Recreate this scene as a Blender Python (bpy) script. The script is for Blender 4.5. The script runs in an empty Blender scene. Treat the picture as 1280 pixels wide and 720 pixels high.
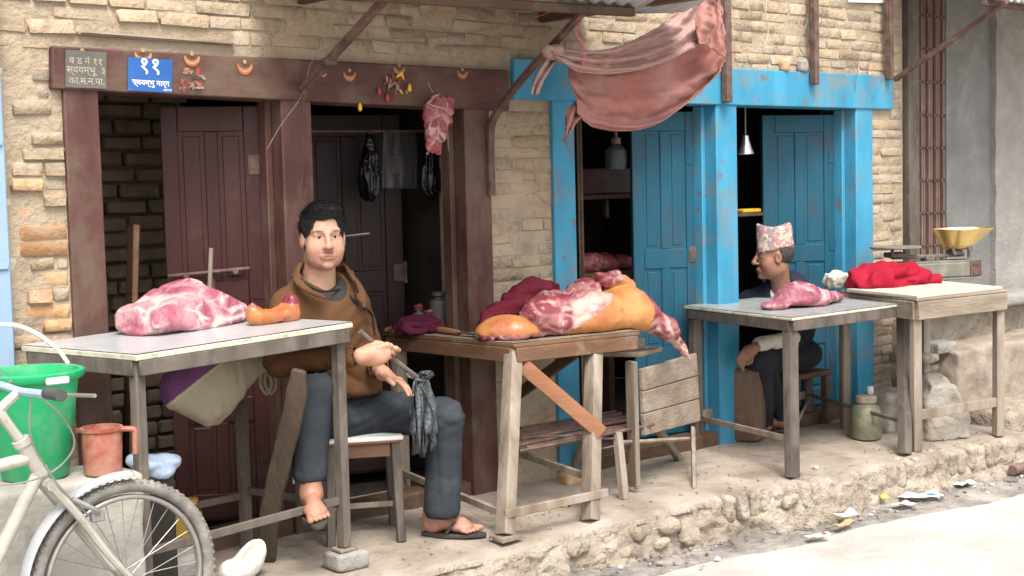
import bpy, bmesh, math, random
import numpy as np
from mathutils import Vector, Matrix

# ------------------------------------------------------------------ camera, sky, sun, exposure
SC = bpy.context.scene
COL = SC.collection
FPX, PITCH, ROLL, YAW = 1691.49, 0.0730405, -0.024609, 0.70149
CAM = np.array([-1.9110663, -4.6878045, 1.361799])
FWD = np.array([math.sin(YAW)*math.cos(PITCH), math.cos(YAW)*math.cos(PITCH), -math.sin(PITCH)])
_r = np.array([math.cos(YAW), -math.sin(YAW), 0.0]); _u = np.cross(_r, FWD)
CR = math.cos(ROLL)*_r + math.sin(ROLL)*_u
CU = -math.sin(ROLL)*_r + math.cos(ROLL)*_u
cd = bpy.data.cameras.new('camera'); cam = bpy.data.objects.new('camera', cd); COL.objects.link(cam)
cd.sensor_width = 36.0; cd.lens = FPX/1280*36.0; cd.clip_start = 0.05; cd.clip_end = 400
cam.matrix_world = Matrix(((CR[0], CU[0], -FWD[0], CAM[0]), (CR[1], CU[1], -FWD[1], CAM[1]), (CR[2], CU[2], -FWD[2], CAM[2]), (0, 0, 0, 1)))
SC.camera = cam
SUN_EL, SUN_AZ = 58.0, 205.0      # azimuth measured from +Y towards +X
world = bpy.data.worlds.new('World'); SC.world = world; world.use_nodes = True
wn = world.node_tree; bg = wn.nodes['Background']
sky = wn.nodes.new('ShaderNodeTexSky'); sky.sky_type = 'NISHITA'; sky.sun_disc = False
sky.sun_elevation = math.radians(SUN_EL); sky.sun_rotation = math.radians(SUN_AZ)
sky.air_density = 1.0; sky.dust_density = 4.0
hs = wn.nodes.new('ShaderNodeHueSaturation'); hs.inputs['Saturation'].default_value = 0.30
wn.links.new(sky.outputs[0], hs.inputs['Color']); wn.links.new(hs.outputs[0], bg.inputs[0])
bg.inputs[1].default_value = 0.14
sl = bpy.data.lights.new('sun', 'SUN'); sl.energy = 1.5; sl.angle = math.radians(28); sl.color = (1.0, 0.95, 0.88)
sun = bpy.data.objects.new('sun', sl); COL.objects.link(sun)
_sd = Vector((math.sin(math.radians(SUN_AZ))*math.cos(math.radians(SUN_EL)), math.cos(math.radians(SUN_AZ))*math.cos(math.radians(SUN_EL)), math.sin(math.radians(SUN_EL))))
sun.rotation_euler = _sd.to_track_quat('Z', 'Y').to_euler(); sun.location = (0, -6, 9)
vs = SC.view_settings; vs.view_transform = 'Standard'; vs.look = 'None'; vs.exposure = 1.36; vs.gamma = 1.0; vs.use_curve_mapping = False
SC.cycles.max_bounces = 6; SC.cycles.diffuse_bounces = 3

# ------------------------------------------------------------------ measuring helpers (the place was surveyed from the photograph)
def ray(u, v): return (u-640)*CR - (v-360)*CU + FPX*FWD
def at(u, v, Y): d = ray(u, v); return CAM + (Y-CAM[1])/d[1]*d
def gz(u, v, Z): d = ray(u, v); return CAM + (Z-CAM[2])/d[2]*d
def ax(u, v, X): d = ray(u, v); return CAM + (X-CAM[0])/d[0]*d
def pl(u, v, p, n): d = ray(u, v); n = np.asarray(n, float); return CAM + (np.dot(np.asarray(p)-CAM, n)/np.dot(d, n))*d
def V3(*a): return np.array(a, float)
def px(P):
    d = np.asarray(P)-CAM; w = d@FWD; return 640+FPX*(d@CR)/w, 360-FPX*(d@CU)/w
def unit(a): a = np.asarray(a, float); return a/np.linalg.norm(a)
rng = random.Random(7); nr = np.random.RandomState(5)
SR = unit([math.cos(YAW), -math.sin(YAW), 0]); SF = unit([math.sin(YAW), math.cos(YAW), 0]); UP = V3(0, 0, 1)

# ------------------------------------------------------------------ noise, implicit surfaces
def _hash(i, j, k, s):
    n = (i*374761393 + j*668265263 + k*2147483647 + s*1274126177) & 0xffffffff
    n = ((n ^ (n >> 13))*1274126177) & 0xffffffff
    return ((n ^ (n >> 16)) & 0xffff)/65535.0
def vn(P, sc, seed=0):
    Q = np.asarray(P, float)*sc + 100.0; I = np.floor(Q).astype(np.int64); f = Q-I; f = f*f*(3-2*f)
    o = 0
    for a in (0, 1):
        for b in (0, 1):
            for c in (0, 1):
                w = (f[..., 0] if a else 1-f[..., 0])*(f[..., 1] if b else 1-f[..., 1])*(f[..., 2] if c else 1-f[..., 2])
                o = o + w*_hash(I[..., 0]+a, I[..., 1]+b, I[..., 2]+c, seed)
    return o*2-1
def fbm(P, sc, seed=0, n=3):
    return sum(vn(P, sc*2**i, seed+i)*0.5**i for i in range(n))
def worley(P, sc, seed=0):
    Q = np.asarray(P, float)*sc+50; I = np.floor(Q).astype(np.int64); F1 = np.full(len(Q), 9.); F2 = np.full(len(Q), 9.)
    for a in (-1, 0, 1):
        for b in (-1, 0, 1):
            for c in (-1, 0, 1):
                J = I+np.array((a, b, c)); o = np.stack([_hash(J[:, 0], J[:, 1], J[:, 2], seed+k*7) for k in range(3)], -1)
                d = np.linalg.norm(J+o-Q, axis=1); F2 = np.minimum(F2, np.maximum(d, F1)); F1 = np.minimum(F1, d)
    return F1, F2
def cap(P, a, b, ra, rb):
    a = np.asarray(a, float); b = np.asarray(b, float); ba = b-a
    t = np.clip(((P-a)@ba)/max(ba@ba, 1e-9), 0, 1)
    return np.linalg.norm(P-a-t[..., None]*ba, axis=-1) - (ra+(rb-ra)*t)
def ell(P, c, r, R=None):
    q = P-np.asarray(c, float)
    if R is not None: q = q@np.asarray(R).T
    r = np.asarray(r, float); k0 = np.linalg.norm(q/r, axis=-1); k1 = np.linalg.norm(q/(r*r), axis=-1)+1e-9
    return k0*(k0-1)/k1
def rbx(P, c, s, rad=0.01, R=None):
    q = P-np.asarray(c, float)
    if R is not None: q = q@np.asarray(R).T
    q = np.abs(q)-(np.asarray(s, float)-rad)
    return np.linalg.norm(np.maximum(q, 0), axis=-1)+np.minimum(q.max(-1), 0)-rad
def smin(a, b, k):
    h = np.clip(0.5+0.5*(b-a)/k, 0, 1); return b+(a-b)*h-k*h*(1-h)
def smax(a, b, k): return -smin(-a, -b, k)
def union(ds, k):
    o = ds[0]
    for d in ds[1:]: o = smin(o, d, k)
    return o
def nets(f, lo, hi, h):
    lo = np.asarray(lo, float); hi = np.asarray(hi, float); n = np.ceil((hi-lo)/h).astype(int)+1
    xs = [lo[i]+h*np.arange(n[i]) for i in range(3)]
    G = np.stack(np.meshgrid(*xs, indexing='ij'), -1)
    D = np.empty(tuple(n))
    st = max(1, int(400000/(n[1]*n[2])))
    for i in range(0, n[0], st): D[i:i+st] = f(G[i:i+st])
    s = D < 0
    m = n-1
    cnt = np.zeros(m, int); acc = np.zeros(tuple(m)+(3,))
    def sh(A, o): return A[o[0]:o[0]+m[0], o[1]:o[1]+m[1], o[2]:o[2]+m[2]]
    cs = [(a, b, c) for a in (0, 1) for b in (0, 1) for c in (0, 1)]
    for o in cs:
        for axis in range(3):
            if o[axis]: continue
            o2 = list(o); o2[axis] = 1
            d0, d1 = sh(D, o), sh(D, o2); x = (d0 < 0) != (d1 < 0)
            t = np.where(x, d0/(d0-d1+1e-12*(~x)+1e-15), 0)
            cnt += x
            for q in range(3): acc[..., q] += np.where(x, (t if q == axis else o[q]), 0)
    act = cnt > 0
    idx = -np.ones(m, int); idx[act] = np.arange(act.sum())
    base = np.stack(np.meshgrid(*[np.arange(k) for k in m], indexing='ij'), -1)
    V = (base[act]+acc[act]/cnt[act][:, None])*h+lo
    F = []
    for axis in range(3):
        a1, a2 = (axis+1) % 3, (axis+2) % 3
        sl0 = [slice(None)]*3; sl1 = [slice(None)]*3
        sl0[axis] = slice(0, -1); sl1[axis] = slice(1, None)
        s0, s1 = s[tuple(sl0)], s[tuple(sl1)]; ch = s0 != s1
        I = np.argwhere(ch)
        ok = (I[:, a1] > 0) & (I[:, a2] > 0) & (I[:, a1] < n[a1]-1) & (I[:, a2] < n[a2]-1); I = I[ok]
        e1 = np.zeros(3, int); e1[a1] = 1; e2 = np.zeros(3, int); e2[a2] = 1
        q = np.stack([idx[tuple((I-e1-e2).T)], idx[tuple((I-e2).T)], idx[tuple(I.T)], idx[tuple((I-e1).T)]], 1)
        fl = s0[tuple(I.T)]
        F.append(np.where(fl[:, None], q, q[:, ::-1]))
    F = np.concatenate(F) if F else np.zeros((0, 4), int)
    F = F[(F >= 0).all(1)]
    return V, F
def vnormals(V, F):
    N = np.zeros_like(V)
    fn = np.cross(V[F[:, 2]]-V[F[:, 0]], V[F[:, 3]]-V[F[:, 1]])
    for i in range(4): np.add.at(N, F[:, i], fn)
    return N/(np.linalg.norm(N, axis=1)[:, None]+1e-12)

# ------------------------------------------------------------------ materials
MATS = {}
def mat(name, cols, scale=8.0, rough=0.85, bump=0.25, bscale=60.0, metal=0.0, rand=0.0, stretch=(1, 1, 1), dirt=None, spec=0.3,
        attr=None, detail=6.0, bdist=0.01, sss=0.0, coat=0.0, trans=0.0, alpha=1.0, local=False, hrand=0.0, speck=None):
    m = bpy.data.materials.new(name); m.use_nodes = True; nt = m.node_tree; N = nt.nodes; L = nt.links
    b = N['Principled BSDF']
    if local: src = N.new('ShaderNodeTexCoord').outputs['Object']
    else: src = N.new('ShaderNodeNewGeometry').outputs['Position']
    mp = N.new('ShaderNodeMapping'); L.new(src, mp.inputs['Vector']); mp.inputs['Scale'].default_value = stretch
    def noise(s, d=detail, rr=0.6, vec=None):
        n = N.new('ShaderNodeTexNoise'); n.inputs['Scale'].default_value = s; n.inputs['Detail'].default_value = d; n.inputs['Roughness'].default_value = rr
        L.new(vec or mp.outputs[0], n.inputs['Vector']); return n.outputs['Fac']
    rp = N.new('ShaderNodeValToRGB'); L.new(noise(scale), rp.inputs[0])
    cols = list(cols)*2 if len(cols) == 1 else cols
    k = len(cols); e = rp.color_ramp.elements
    while len(e) < k: e.new(0.5)
    for i, c in enumerate(cols):
        e[i].position = 0.5 if k == 1 else 0.32+0.36*i/(k-1); e[i].color = (*c, 1)
    out = rp.outputs[0]
    if attr:
        an = N.new('ShaderNodeAttribute'); an.attribute_name = 'Col'
        mx = N.new('ShaderNodeMix'); mx.data_type = 'RGBA'; mx.blend_type = 'MULTIPLY'; mx.inputs[0].default_value = 1.0
        L.new(an.outputs['Color'], mx.inputs[6]); L.new(out, mx.inputs[7]); out = mx.outputs[2]
    if dirt:
        dc, amt, dsc = dirt[:3]; lo = dirt[3] if len(dirt) > 3 else 0.5
        r2 = N.new('ShaderNodeMapRange'); r2.inputs[1].default_value = lo; r2.inputs[2].default_value = lo+0.16; r2.inputs[4].default_value = amt
        L.new(noise(dsc, 8, 0.65, src), r2.inputs[0])
        mx = N.new('ShaderNodeMix'); mx.data_type = 'RGBA'; L.new(r2.outputs[0], mx.inputs[0]); L.new(out, mx.inputs[6]); mx.inputs[7].default_value = (*dc, 1); out = mx.outputs[2]
    if speck:
        dc, amt, dsc, lo = speck
        r2 = N.new('ShaderNodeMapRange'); r2.inputs[1].default_value = lo; r2.inputs[2].default_value = lo+0.05; r2.inputs[4].default_value = amt
        L.new(noise(dsc, 4, 0.7, src), r2.inputs[0])
        mx = N.new('ShaderNodeMix'); mx.data_type = 'RGBA'; L.new(r2.outputs[0], mx.inputs[0]); L.new(out, mx.inputs[6]); mx.inputs[7].default_value = (*dc, 1); out = mx.outputs[2]
    if rand or hrand:
        oi = N.new('ShaderNodeObjectInfo'); h = N.new('ShaderNodeHueSaturation')
        r3 = N.new('ShaderNodeMapRange'); r3.inputs[3].default_value = 1-rand; r3.inputs[4].default_value = 1+rand; L.new(oi.outputs['Random'], r3.inputs[0]); L.new(r3.outputs[0], h.inputs['Value'])
        if hrand:
            mm = N.new('ShaderNodeMath'); mm.operation = 'MULTIPLY'; mm.inputs[1].default_value = 17.31; L.new(oi.outputs['Random'], mm.inputs[0])
            m2 = N.new('ShaderNodeMath'); m2.operation = 'FRACT'; L.new(mm.outputs[0], m2.inputs[0])
            r4 = N.new('ShaderNodeMapRange'); r4.inputs[3].default_value = 1-hrand; r4.inputs[4].default_value = 1+hrand; L.new(m2.outputs[0], r4.inputs[0]); L.new(r4.outputs[0], h.inputs['Saturation'])
        L.new(out, h.inputs['Color']); out = h.outputs[0]
    L.new(out, b.inputs['Base Color'])
    b.inputs['Roughness'].default_value = rough; b.inputs['Metallic'].default_value = metal; b.inputs['Specular IOR Level'].default_value = spec
    if sss:
        b.inputs['Subsurface Weight'].default_value = sss; b.inputs['Subsurface Radius'].default_value = (0.02, 0.008, 0.005); b.inputs['Subsurface Scale'].default_value = 0.5
    if coat: b.inputs['Coat Weight'].default_value = coat; b.inputs['Coat Roughness'].default_value = 0.25
    if trans: b.inputs['Transmission Weight'].default_value = trans
    if alpha < 1: b.inputs['Alpha'].default_value = alpha
    if bump:
        bp = N.new('ShaderNodeBump'); bp.inputs['Strength'].default_value = bump; bp.inputs['Distance'].default_value = bdist
        L.new(noise(bscale, 5, 0.6), bp.inputs['Height']); L.new(bp.outputs[0], b.inputs['Normal'])
    MATS[name] = m; return m
def meat_mat(name, lean, lean2, fat, fsc=7.0, famt=0.5, vsc=14.0, rough=0.32, attr=True, bmp=0.8):
    m = bpy.data.materials.new(name); m.use_nodes = True; nt = m.node_tree; N = nt.nodes; L = nt.links; b = N['Principled BSDF']
    src = N.new('ShaderNodeNewGeometry').outputs['Position']
    wz = N.new('ShaderNodeTexNoise'); wz.inputs['Scale'].default_value = 6; wz.inputs['Detail'].default_value = 3; L.new(src, wz.inputs['Vector'])
    mw = N.new('ShaderNodeMix'); mw.data_type = 'VECTOR'; mw.inputs[0].default_value = 0.16; L.new(src, mw.inputs[4]); L.new(wz.outputs['Color'], mw.inputs[5])
    def noise(s, d, rr, vec):
        n = N.new('ShaderNodeTexNoise'); n.inputs['Scale'].default_value = s; n.inputs['Detail'].default_value = d; n.inputs['Roughness'].default_value = rr; L.new(vec, n.inputs['Vector']); return n.outputs['Fac']
    def rng_(x, a, c, hi=1.0):
        r = N.new('ShaderNodeMapRange'); r.inputs[1].default_value = a; r.inputs[2].default_value = c; r.inputs[4].default_value = hi; L.new(x, r.inputs[0]); return r.outputs[0]
    def mix(f, a, c):
        x = N.new('ShaderNodeMix'); x.data_type = 'RGBA'; L.new(f, x.inputs[0])
        for q, s in ((6, a), (7, c)):
            if isinstance(s, tuple): x.inputs[q].default_value = (*s, 1)
            else: L.new(s, x.inputs[q])
        return x.outputs[2]
    base = mix(rng_(noise(11, 5, 0.65, mw.outputs[1]), 0.35, 0.65), lean, lean2)
    f1 = rng_(noise(fsc, 4, 0.6, mw.outputs[1]), 0.72-famt*0.2, 0.80-famt*0.2)
    vo = N.new('ShaderNodeTexVoronoi'); vo.feature = 'DISTANCE_TO_EDGE'; vo.inputs['Scale'].default_value = vsc; L.new(mw.outputs[1], vo.inputs['Vector'])
    f2 = rng_(vo.outputs['Distance'], 0.085, 0.010, 0.85)
    mxx = N.new('ShaderNodeMath'); mxx.operation = 'MAXIMUM'; L.new(f1, mxx.inputs[0])
    mlt = N.new('ShaderNodeMath'); mlt.operation = 'MULTIPLY'; L.new(f2, mlt.inputs[0]); L.new(rng_(noise(9, 2, 0.5, src), 0.42, 0.6), mlt.inputs[1]); L.new(mlt.outputs[0], mxx.inputs[1])
    an = N.new('ShaderNodeAttribute'); an.attribute_name = 'Col'
    sp = N.new('ShaderNodeSeparateColor'); L.new(an.outputs['Color'], sp.inputs[0])
    mx3 = N.new('ShaderNodeMath'); mx3.operation = 'MAXIMUM'; L.new(mxx.outputs[0], mx3.inputs[0]); L.new(sp.outputs[1], mx3.inputs[1])
    col = mix(mx3.outputs[0], base, fat)
    if attr:
        sk = mix(rng_(noise(5, 2, 0.5, src), 0.35, 0.65), (0.38, 0.135, 0.035), (0.50, 0.25, 0.085))
        sk = mix(rng_(noise(16, 5, 0.7, src), 0.60, 0.70, 0.8), sk, (0.13, 0.035, 0.03))
        sk = mix(rng_(noise(6, 3, 0.5, src), 0.50, 0.68, 0.65), sk, (0.34, 0.085, 0.045))
        ed = N.new('ShaderNodeMath'); ed.operation = 'ADD'; L.new(sp.outputs[0], ed.inputs[0])
        e2 = N.new('ShaderNodeMapRange'); e2.inputs[3].default_value = -0.35; e2.inputs[4].default_value = 0.35; L.new(noise(18, 4, 0.6, src), e2.inputs[0]); L.new(e2.outputs[0], ed.inputs[1])
        col = mix(rng_(ed.outputs[0], 0.44, 0.54), col, sk)
    L.new(col, b.inputs['Base Color']); b.inputs['Roughness'].default_value = rough; b.inputs['Specular IOR Level'].default_value = 0.45
    b.inputs['Subsurface Weight'].default_value = 0.06; b.inputs['Subsurface Radius'].default_value = (0.02, 0.006, 0.004); b.inputs['Subsurface Scale'].default_value = 0.4
    bp = N.new('ShaderNodeBump'); bp.inputs['Strength'].default_value = bmp; bp.inputs['Distance'].default_value = 0.012
    L.new(noise(45, 5, 0.6, mw.outputs[1]), bp.inputs['Height']); L.new(bp.outputs[0], b.inputs['Normal'])
    return m

# ------------------------------------------------------------------ object helpers
WL = {}
def wloc(o): return WL.get(o.name, V3(0, 0, 0)) if o else V3(0, 0, 0)
def thing(name, label, cat, loc, group=None):
    o = bpy.data.objects.new(name, None); COL.objects.link(o); o.location = loc; o.empty_display_size = 0.1
    o['label'] = label; o['category'] = cat
    if group: o['group'] = group
    WL[o.name] = np.array(loc, float); return o
def tag(o, label=None, cat=None, group=None, kind=None):
    for k, v in (('label', label), ('category', cat), ('group', group), ('kind', kind)):
        if v: o[k] = v
    return o
def _rb(sx, sy, sz, b):
    V = []; idx = {}
    for i in (-1, 1):
        for j in (-1, 1):
            for k in (-1, 1):
                for a in range(3):
                    p = [i*(sx-b), j*(sy-b), k*(sz-b)]; p[a] = (i*sx, j*sy, k*sz)[a]
                    idx[(i, j, k, a)] = len(V); V.append(p)
    F = []
    for a in range(3):
        a1, a2 = (a+1) % 3, (a+2) % 3
        for s in (-1, 1):
            q = []
            for (t, w) in ((-1, -1), (1, -1), (1, 1), (-1, 1)):
                c = [0, 0, 0]; c[a] = s; c[a1] = t; c[a2] = w; q.append(idx[(*c, a)])
            F.append(q)
        for t in (-1, 1):
            for w in (-1, 1):
                c0 = [0, 0, 0]; c0[a] = -1; c0[a1] = t; c0[a2] = w; c1 = list(c0); c1[a] = 1
                F.append([idx[(*c0, a1)], idx[(*c1, a1)], idx[(*c1, a2)], idx[(*c0, a2)]])
    for i in (-1, 1):
        for j in (-1, 1):
            for k in (-1, 1): F.append([idx[(i, j, k, a)] for a in range(3)])
    return np.array(V, float), F
class B:
    def __init__(s): s.v = []; s.f = []; s.m = []; s.n = 0; s.recalc = True; s.c = []
    def add(s, V, F, m=0, c=None):
        V = np.asarray(V, float); s.v.append(V)
        for f in F: s.f.append([int(i)+s.n for i in f]); s.m.append(m)
        s.c.append(np.tile((1, 1, 1), (len(V), 1)) if c is None else np.asarray(c, float))
        s.n += len(V); return s
    def box(s, c, size, b=0.004, R=None, m=0, jit=0):
        V, F = _rb(size[0]/2, size[1]/2, size[2]/2, min(b, min(size)*0.45))
        if jit: V = V+nr.uniform(-jit, jit, V.shape)
        if R is not None: V = V@np.asarray(R)
        return s.add(V+np.asarray(c, float), F, m)
    def beam(s, p0, p1, w, h, b=0.004, m=0, side=None, jit=0):
        p0 = np.asarray(p0, float); p1 = np.asarray(p1, float); d = unit(p1-p0)
        sd = np.cross(d, UP if abs(d[2]) < 0.95 else V3(0, 1, 0)) if side is None else np.asarray(side, float)
        sd = unit(sd-d*np.dot(sd, d)); up = np.cross(sd, d)
        return s.box((p0+p1)/2, (np.linalg.norm(p1-p0), w, h), b, np.array([d, sd, up]), m, jit)
    def tube(s, pts, r, n=8, m=0, caps=True):
        pts = np.array(pts, float); k = len(pts); r = np.full(k, r) if np.isscalar(r) else np.asarray(r, float)
        T = np.gradient(pts, axis=0); T /= np.linalg.norm(T, axis=1)[:, None]+1e-12
        a = V3(0, 0, 1) if abs(T[0][2]) < 0.9 else V3(1, 0, 0)
        u = unit(np.cross(T[0], a)); V = []
        for i in range(k):
            u = unit(u-T[i]*np.dot(u, T[i])); w = np.cross(T[i], u)
            for j in range(n):
                t = 2*math.pi*j/n; V.append(pts[i]+r[i]*(math.cos(t)*u+math.sin(t)*w))
        F = [[i*n+j, i*n+(j+1) % n, (i+1)*n+(j+1) % n, (i+1)*n+j] for i in range(k-1) for j in range(n)]
        if caps: F += [list(range(n))[::-1], [(k-1)*n+j for j in range(n)]]
        return s.add(V, F, m)
    def lathe(s, prof, c, n=24, m=0, ax_=None):
        c = np.asarray(c, float); V = []
        for r, z in prof:
            for j in range(n):
                t = 2*math.pi*j/n; V.append((r*math.cos(t), r*math.sin(t), z))
        V = np.array(V)  # shade of eye hollows and cheek crease put into the skin colour
        if ax_ is not None:
            w = unit(ax_); a = V3(1, 0, 0) if abs(w[0]) < 0.9 else V3(0, 1, 0); u = unit(np.cross(w, a)); q = np.cross(w, u)
            V = V[:, :1]*u+V[:, 1:2]*q+V[:, 2:3]*w
        k = len(prof)
        F = [[i*n+j, i*n+(j+1) % n, (i+1)*n+(j+1) % n, (i+1)*n+j] for i in range(k-1) for j in range(n)]
        if prof[0][0] > 1e-6: F.append(list(range(n)))
        if prof[-1][0] > 1e-6: F.append([(k-1)*n+j for j in range(n)])
        return s.add(V+c, F, m)
    def sheet(s, G, m=0):
        G = np.asarray(G, float); a, b = G.shape[:2]
        return s.add(G.reshape(-1, 3), [[i*b+j, i*b+j+1, (i+1)*b+j+1, (i+1)*b+j] for i in range(a-1) for j in range(b-1)], m)
    def prism(s, poly, off, m=0):
        P = np.asarray(poly, float); n = len(P); Q = P+np.asarray(off, float)
        return s.add(np.vstack([P, Q]), [list(range(n))[::-1], [n+i for i in range(n)]]+[[i, (i+1) % n, n+(i+1) % n, n+i] for i in range(n)], m)
    def sdf(s, f, lo, hi, h, m=0, disp=None, col=None):
        V, F = nets(f, lo, hi, h)
        if len(V) == 0: print('EMPTY SDF'); return s
        if disp is not None: V = V+vnormals(V, F)*disp(V)[:, None]
        s.recalc = False
        return s.add(V, F.tolist(), m, None if col is None else col(V))
def obj(name, b, mats, parent=None, smooth=40, origin=None, bevel=0, solid=0, sub=0, color=False):
    V = np.vstack(b.v)
    pw = wloc(parent)
    if origin is None:
        lo, hi = V.min(0), V.max(0); origin = V3((lo[0]+hi[0])/2, (lo[1]+hi[1])/2, lo[2])
    else: origin = np.asarray(origin, float)
    me = bpy.data.meshes.new(name); me.from_pydata((V-origin).tolist(), [], b.f)
    for mm in (mats if isinstance(mats, (list, tuple)) else [mats]): me.materials.append(mm)
    if any(b.m): me.polygons.foreach_set('material_index', b.m)
    if color:
        at_ = me.color_attributes.new('Col', 'FLOAT_COLOR', 'POINT'); c = np.vstack(b.c); c = np.hstack([c, np.ones((len(c), 1))]); at_.data.foreach_set('color', c.ravel())
    if b.recalc:
        bm = bmesh.new(); bm.from_mesh(me); bmesh.ops.recalc_face_normals(bm, faces=bm.faces); bm.to_mesh(me); bm.free()
    if smooth:
        me.polygons.foreach_set('use_smooth', [True]*len(me.polygons))
        if smooth < 180: me.set_sharp_from_angle(angle=math.radians(smooth))
    me.update()
    o = bpy.data.objects.new(name, me); COL.objects.link(o); o.parent = parent; o.location = origin-pw; WL[o.name] = origin
    if solid: md = o.modifiers.new('solid', 'SOLIDIFY'); md.thickness = solid; md.offset = 0
    if sub: md = o.modifiers.new('sub', 'SUBSURF'); md.levels = sub; md.render_levels = sub
    if bevel: md = o.modifiers.new('bevel', 'BEVEL'); md.width = bevel; md.segments = 2; md.limit_method = 'ANGLE'
    return o
def one(name, label, cat, b, mats, group=None, **k):
    return tag(obj(name, b, mats, None, **k), label, cat, group)
def spl(pts, n):
    "Catmull-Rom through pts"
    P = np.array(pts, float); P = np.vstack([2*P[0]-P[1], P, 2*P[-1]-P[-2]]); k = len(P)-3; o = []
    for t in np.linspace(0, k, n):
        i = min(int(t), k-1); f = t-i; a, b_, c, d = P[i:i+4]
        o.append(0.5*((2*b_)+(-a+c)*f+(2*a-5*b_+4*c-d)*f*f+(-a+3*b_-3*c+d)*f**3))
    return np.array(o)

# ------------------------------------------------------------------ palette
m_brick = mat('brick', [(0.25, 0.185, 0.125), (0.33, 0.255, 0.18), (0.39, 0.32, 0.24)], 26, 0.97, 0.7, 40, rand=0.07, hrand=0.12, dirt=((0.375, 0.30, 0.21), 0.95, 6, 0.42), speck=((0.20, 0.145, 0.095), 0.5, 24, 0.62), spec=0.08, bdist=0.02)
m_brick_o = mat('orange_brick', [(0.36, 0.19, 0.09), (0.44, 0.26, 0.14), (0.45, 0.33, 0.23)], 14, 0.95, 0.6, 55, rand=0.12, dirt=((0.50, 0.42, 0.32), 0.6, 9, 0.52), spec=0.1)
m_mortar = mat('mud_mortar', [(0.25, 0.19, 0.13), (0.32, 0.255, 0.185), (0.38, 0.315, 0.235)], 9, 0.97, 0.8, 30, dirt=((0.375, 0.30, 0.21), 0.95, 6, 0.42), speck=((0.20, 0.145, 0.095), 0.5, 18, 0.62), spec=0.08, bdist=0.02)
m_plaster = mat('mud_plaster', [(0.42, 0.36, 0.285), (0.50, 0.45, 0.37)], 5, 0.97, 0.7, 35, dirt=((0.36, 0.28, 0.2), 0.6, 6, 0.52), spec=0.1, bdist=0.015)
m_red = mat('maroon_paint', [(0.055, 0.021, 0.016), (0.084, 0.035, 0.028), (0.115, 0.062, 0.049)], 10, 0.6, 0.25, 50, stretch=(1, 1, 0.25), dirt=((0.115, 0.080, 0.058), 0.85, 4, 0.45), speck=((0.40, 0.33, 0.28), 0.6, 60, 0.70))
m_redlint = mat('maroon_lintel_paint', [(0.055, 0.022, 0.018), (0.082, 0.034, 0.028), (0.105, 0.055, 0.042)], 9, 0.6, 0.3, 45, stretch=(0.25, 1, 1), dirt=((0.125, 0.085, 0.06), 0.85, 3.5, 0.46), speck=((0.40, 0.30, 0.25), 0.5, 70, 0.70))
m_reddoor2 = mat('shaded_red_door_paint', [(0.016, 0.006, 0.005), (0.028, 0.010, 0.009)], 9, 0.5, 0.2, 50, stretch=(1, 1, 0.2), spec=0.3)  # red door paint taken near black, doorway shade put into the colour
m_reddoor = mat('dark_red_door_paint', [(0.034, 0.0095, 0.008), (0.054, 0.016, 0.014)], 9, 0.45, 0.2, 50, stretch=(1, 1, 0.2), dirt=((0.075, 0.045, 0.035), 0.6, 6, 0.55), spec=0.3)
m_blue = mat('blue_paint', [(0.030, 0.185, 0.30), (0.040, 0.235, 0.37), (0.055, 0.28, 0.43)], 7, 0.6, 0.3, 40, stretch=(1, 1, 0.3), dirt=((0.15, 0.185, 0.19), 0.8, 5, 0.50), speck=((0.14, 0.125, 0.11), 0.8, 7, 0.61))
m_bluedoor = mat('shaded_blue_door_paint', [(0.006, 0.062, 0.100), (0.010, 0.092, 0.145)], 6, 0.5, 0.3, 40, stretch=(1, 1, 0.25), dirt=((0.03, 0.06, 0.085), 0.85, 5, 0.50), speck=((0.07, 0.10, 0.11), 0.6, 30, 0.62))  # darker than the frame blue, shade of the recess put into the colour
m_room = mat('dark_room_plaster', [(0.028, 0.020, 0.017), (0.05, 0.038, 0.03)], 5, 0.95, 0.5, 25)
m_roombrick = mat('dark_inner_brick', [(0.10, 0.075, 0.052), (0.16, 0.12, 0.085)], 16, 0.95, 0.5, 40, rand=0.15)  # inner bricks in a darker brown than the outer wall
m_rust = mat('rusty_iron', [(0.06, 0.035, 0.03), (0.11, 0.06, 0.045), (0.15, 0.10, 0.08)], 18, 0.75, 0.4, 80, spec=0.4)
m_dkwood = mat('dark_wood', [(0.06, 0.035, 0.022), (0.11, 0.065, 0.04)], 10, 0.7, 0.4, 60, stretch=(0.3, 1, 1), dirt=((0.18, 0.13, 0.09), 0.5, 9, 0.54))
m_gwood = mat('weathered_wood', [(0.17, 0.13, 0.095), (0.25, 0.205, 0.16), (0.33, 0.28, 0.23)], 12, 0.9, 0.6, 70, stretch=(1, 1, 0.15), dirt=((0.19, 0.14, 0.10), 0.7, 9, 0.55), spec=0.15)
m_gwoodx = mat('weathered_plank', [(0.17, 0.13, 0.092), (0.24, 0.195, 0.148), (0.31, 0.26, 0.205)], 12, 0.9, 0.6, 70, stretch=(0.2, 1, 1), dirt=((0.17, 0.12, 0.08), 0.6, 9, 0.54), spec=0.15)
m_owood = mat('fresh_orange_wood', [(0.20, 0.085, 0.042), (0.27, 0.125, 0.065)], 14, 0.75, 0.4, 80, stretch=(0.3, 0.3, 1), dirt=((0.25, 0.15, 0.10), 0.6, 14, 0.55))
m_bwood = mat('brown_table_wood', [(0.11, 0.055, 0.03), (0.17, 0.09, 0.05)], 12, 0.6, 0.4, 60, stretch=(0.25, 0.25, 1), dirt=((0.28, 0.22, 0.16), 0.5, 10, 0.56))
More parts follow.
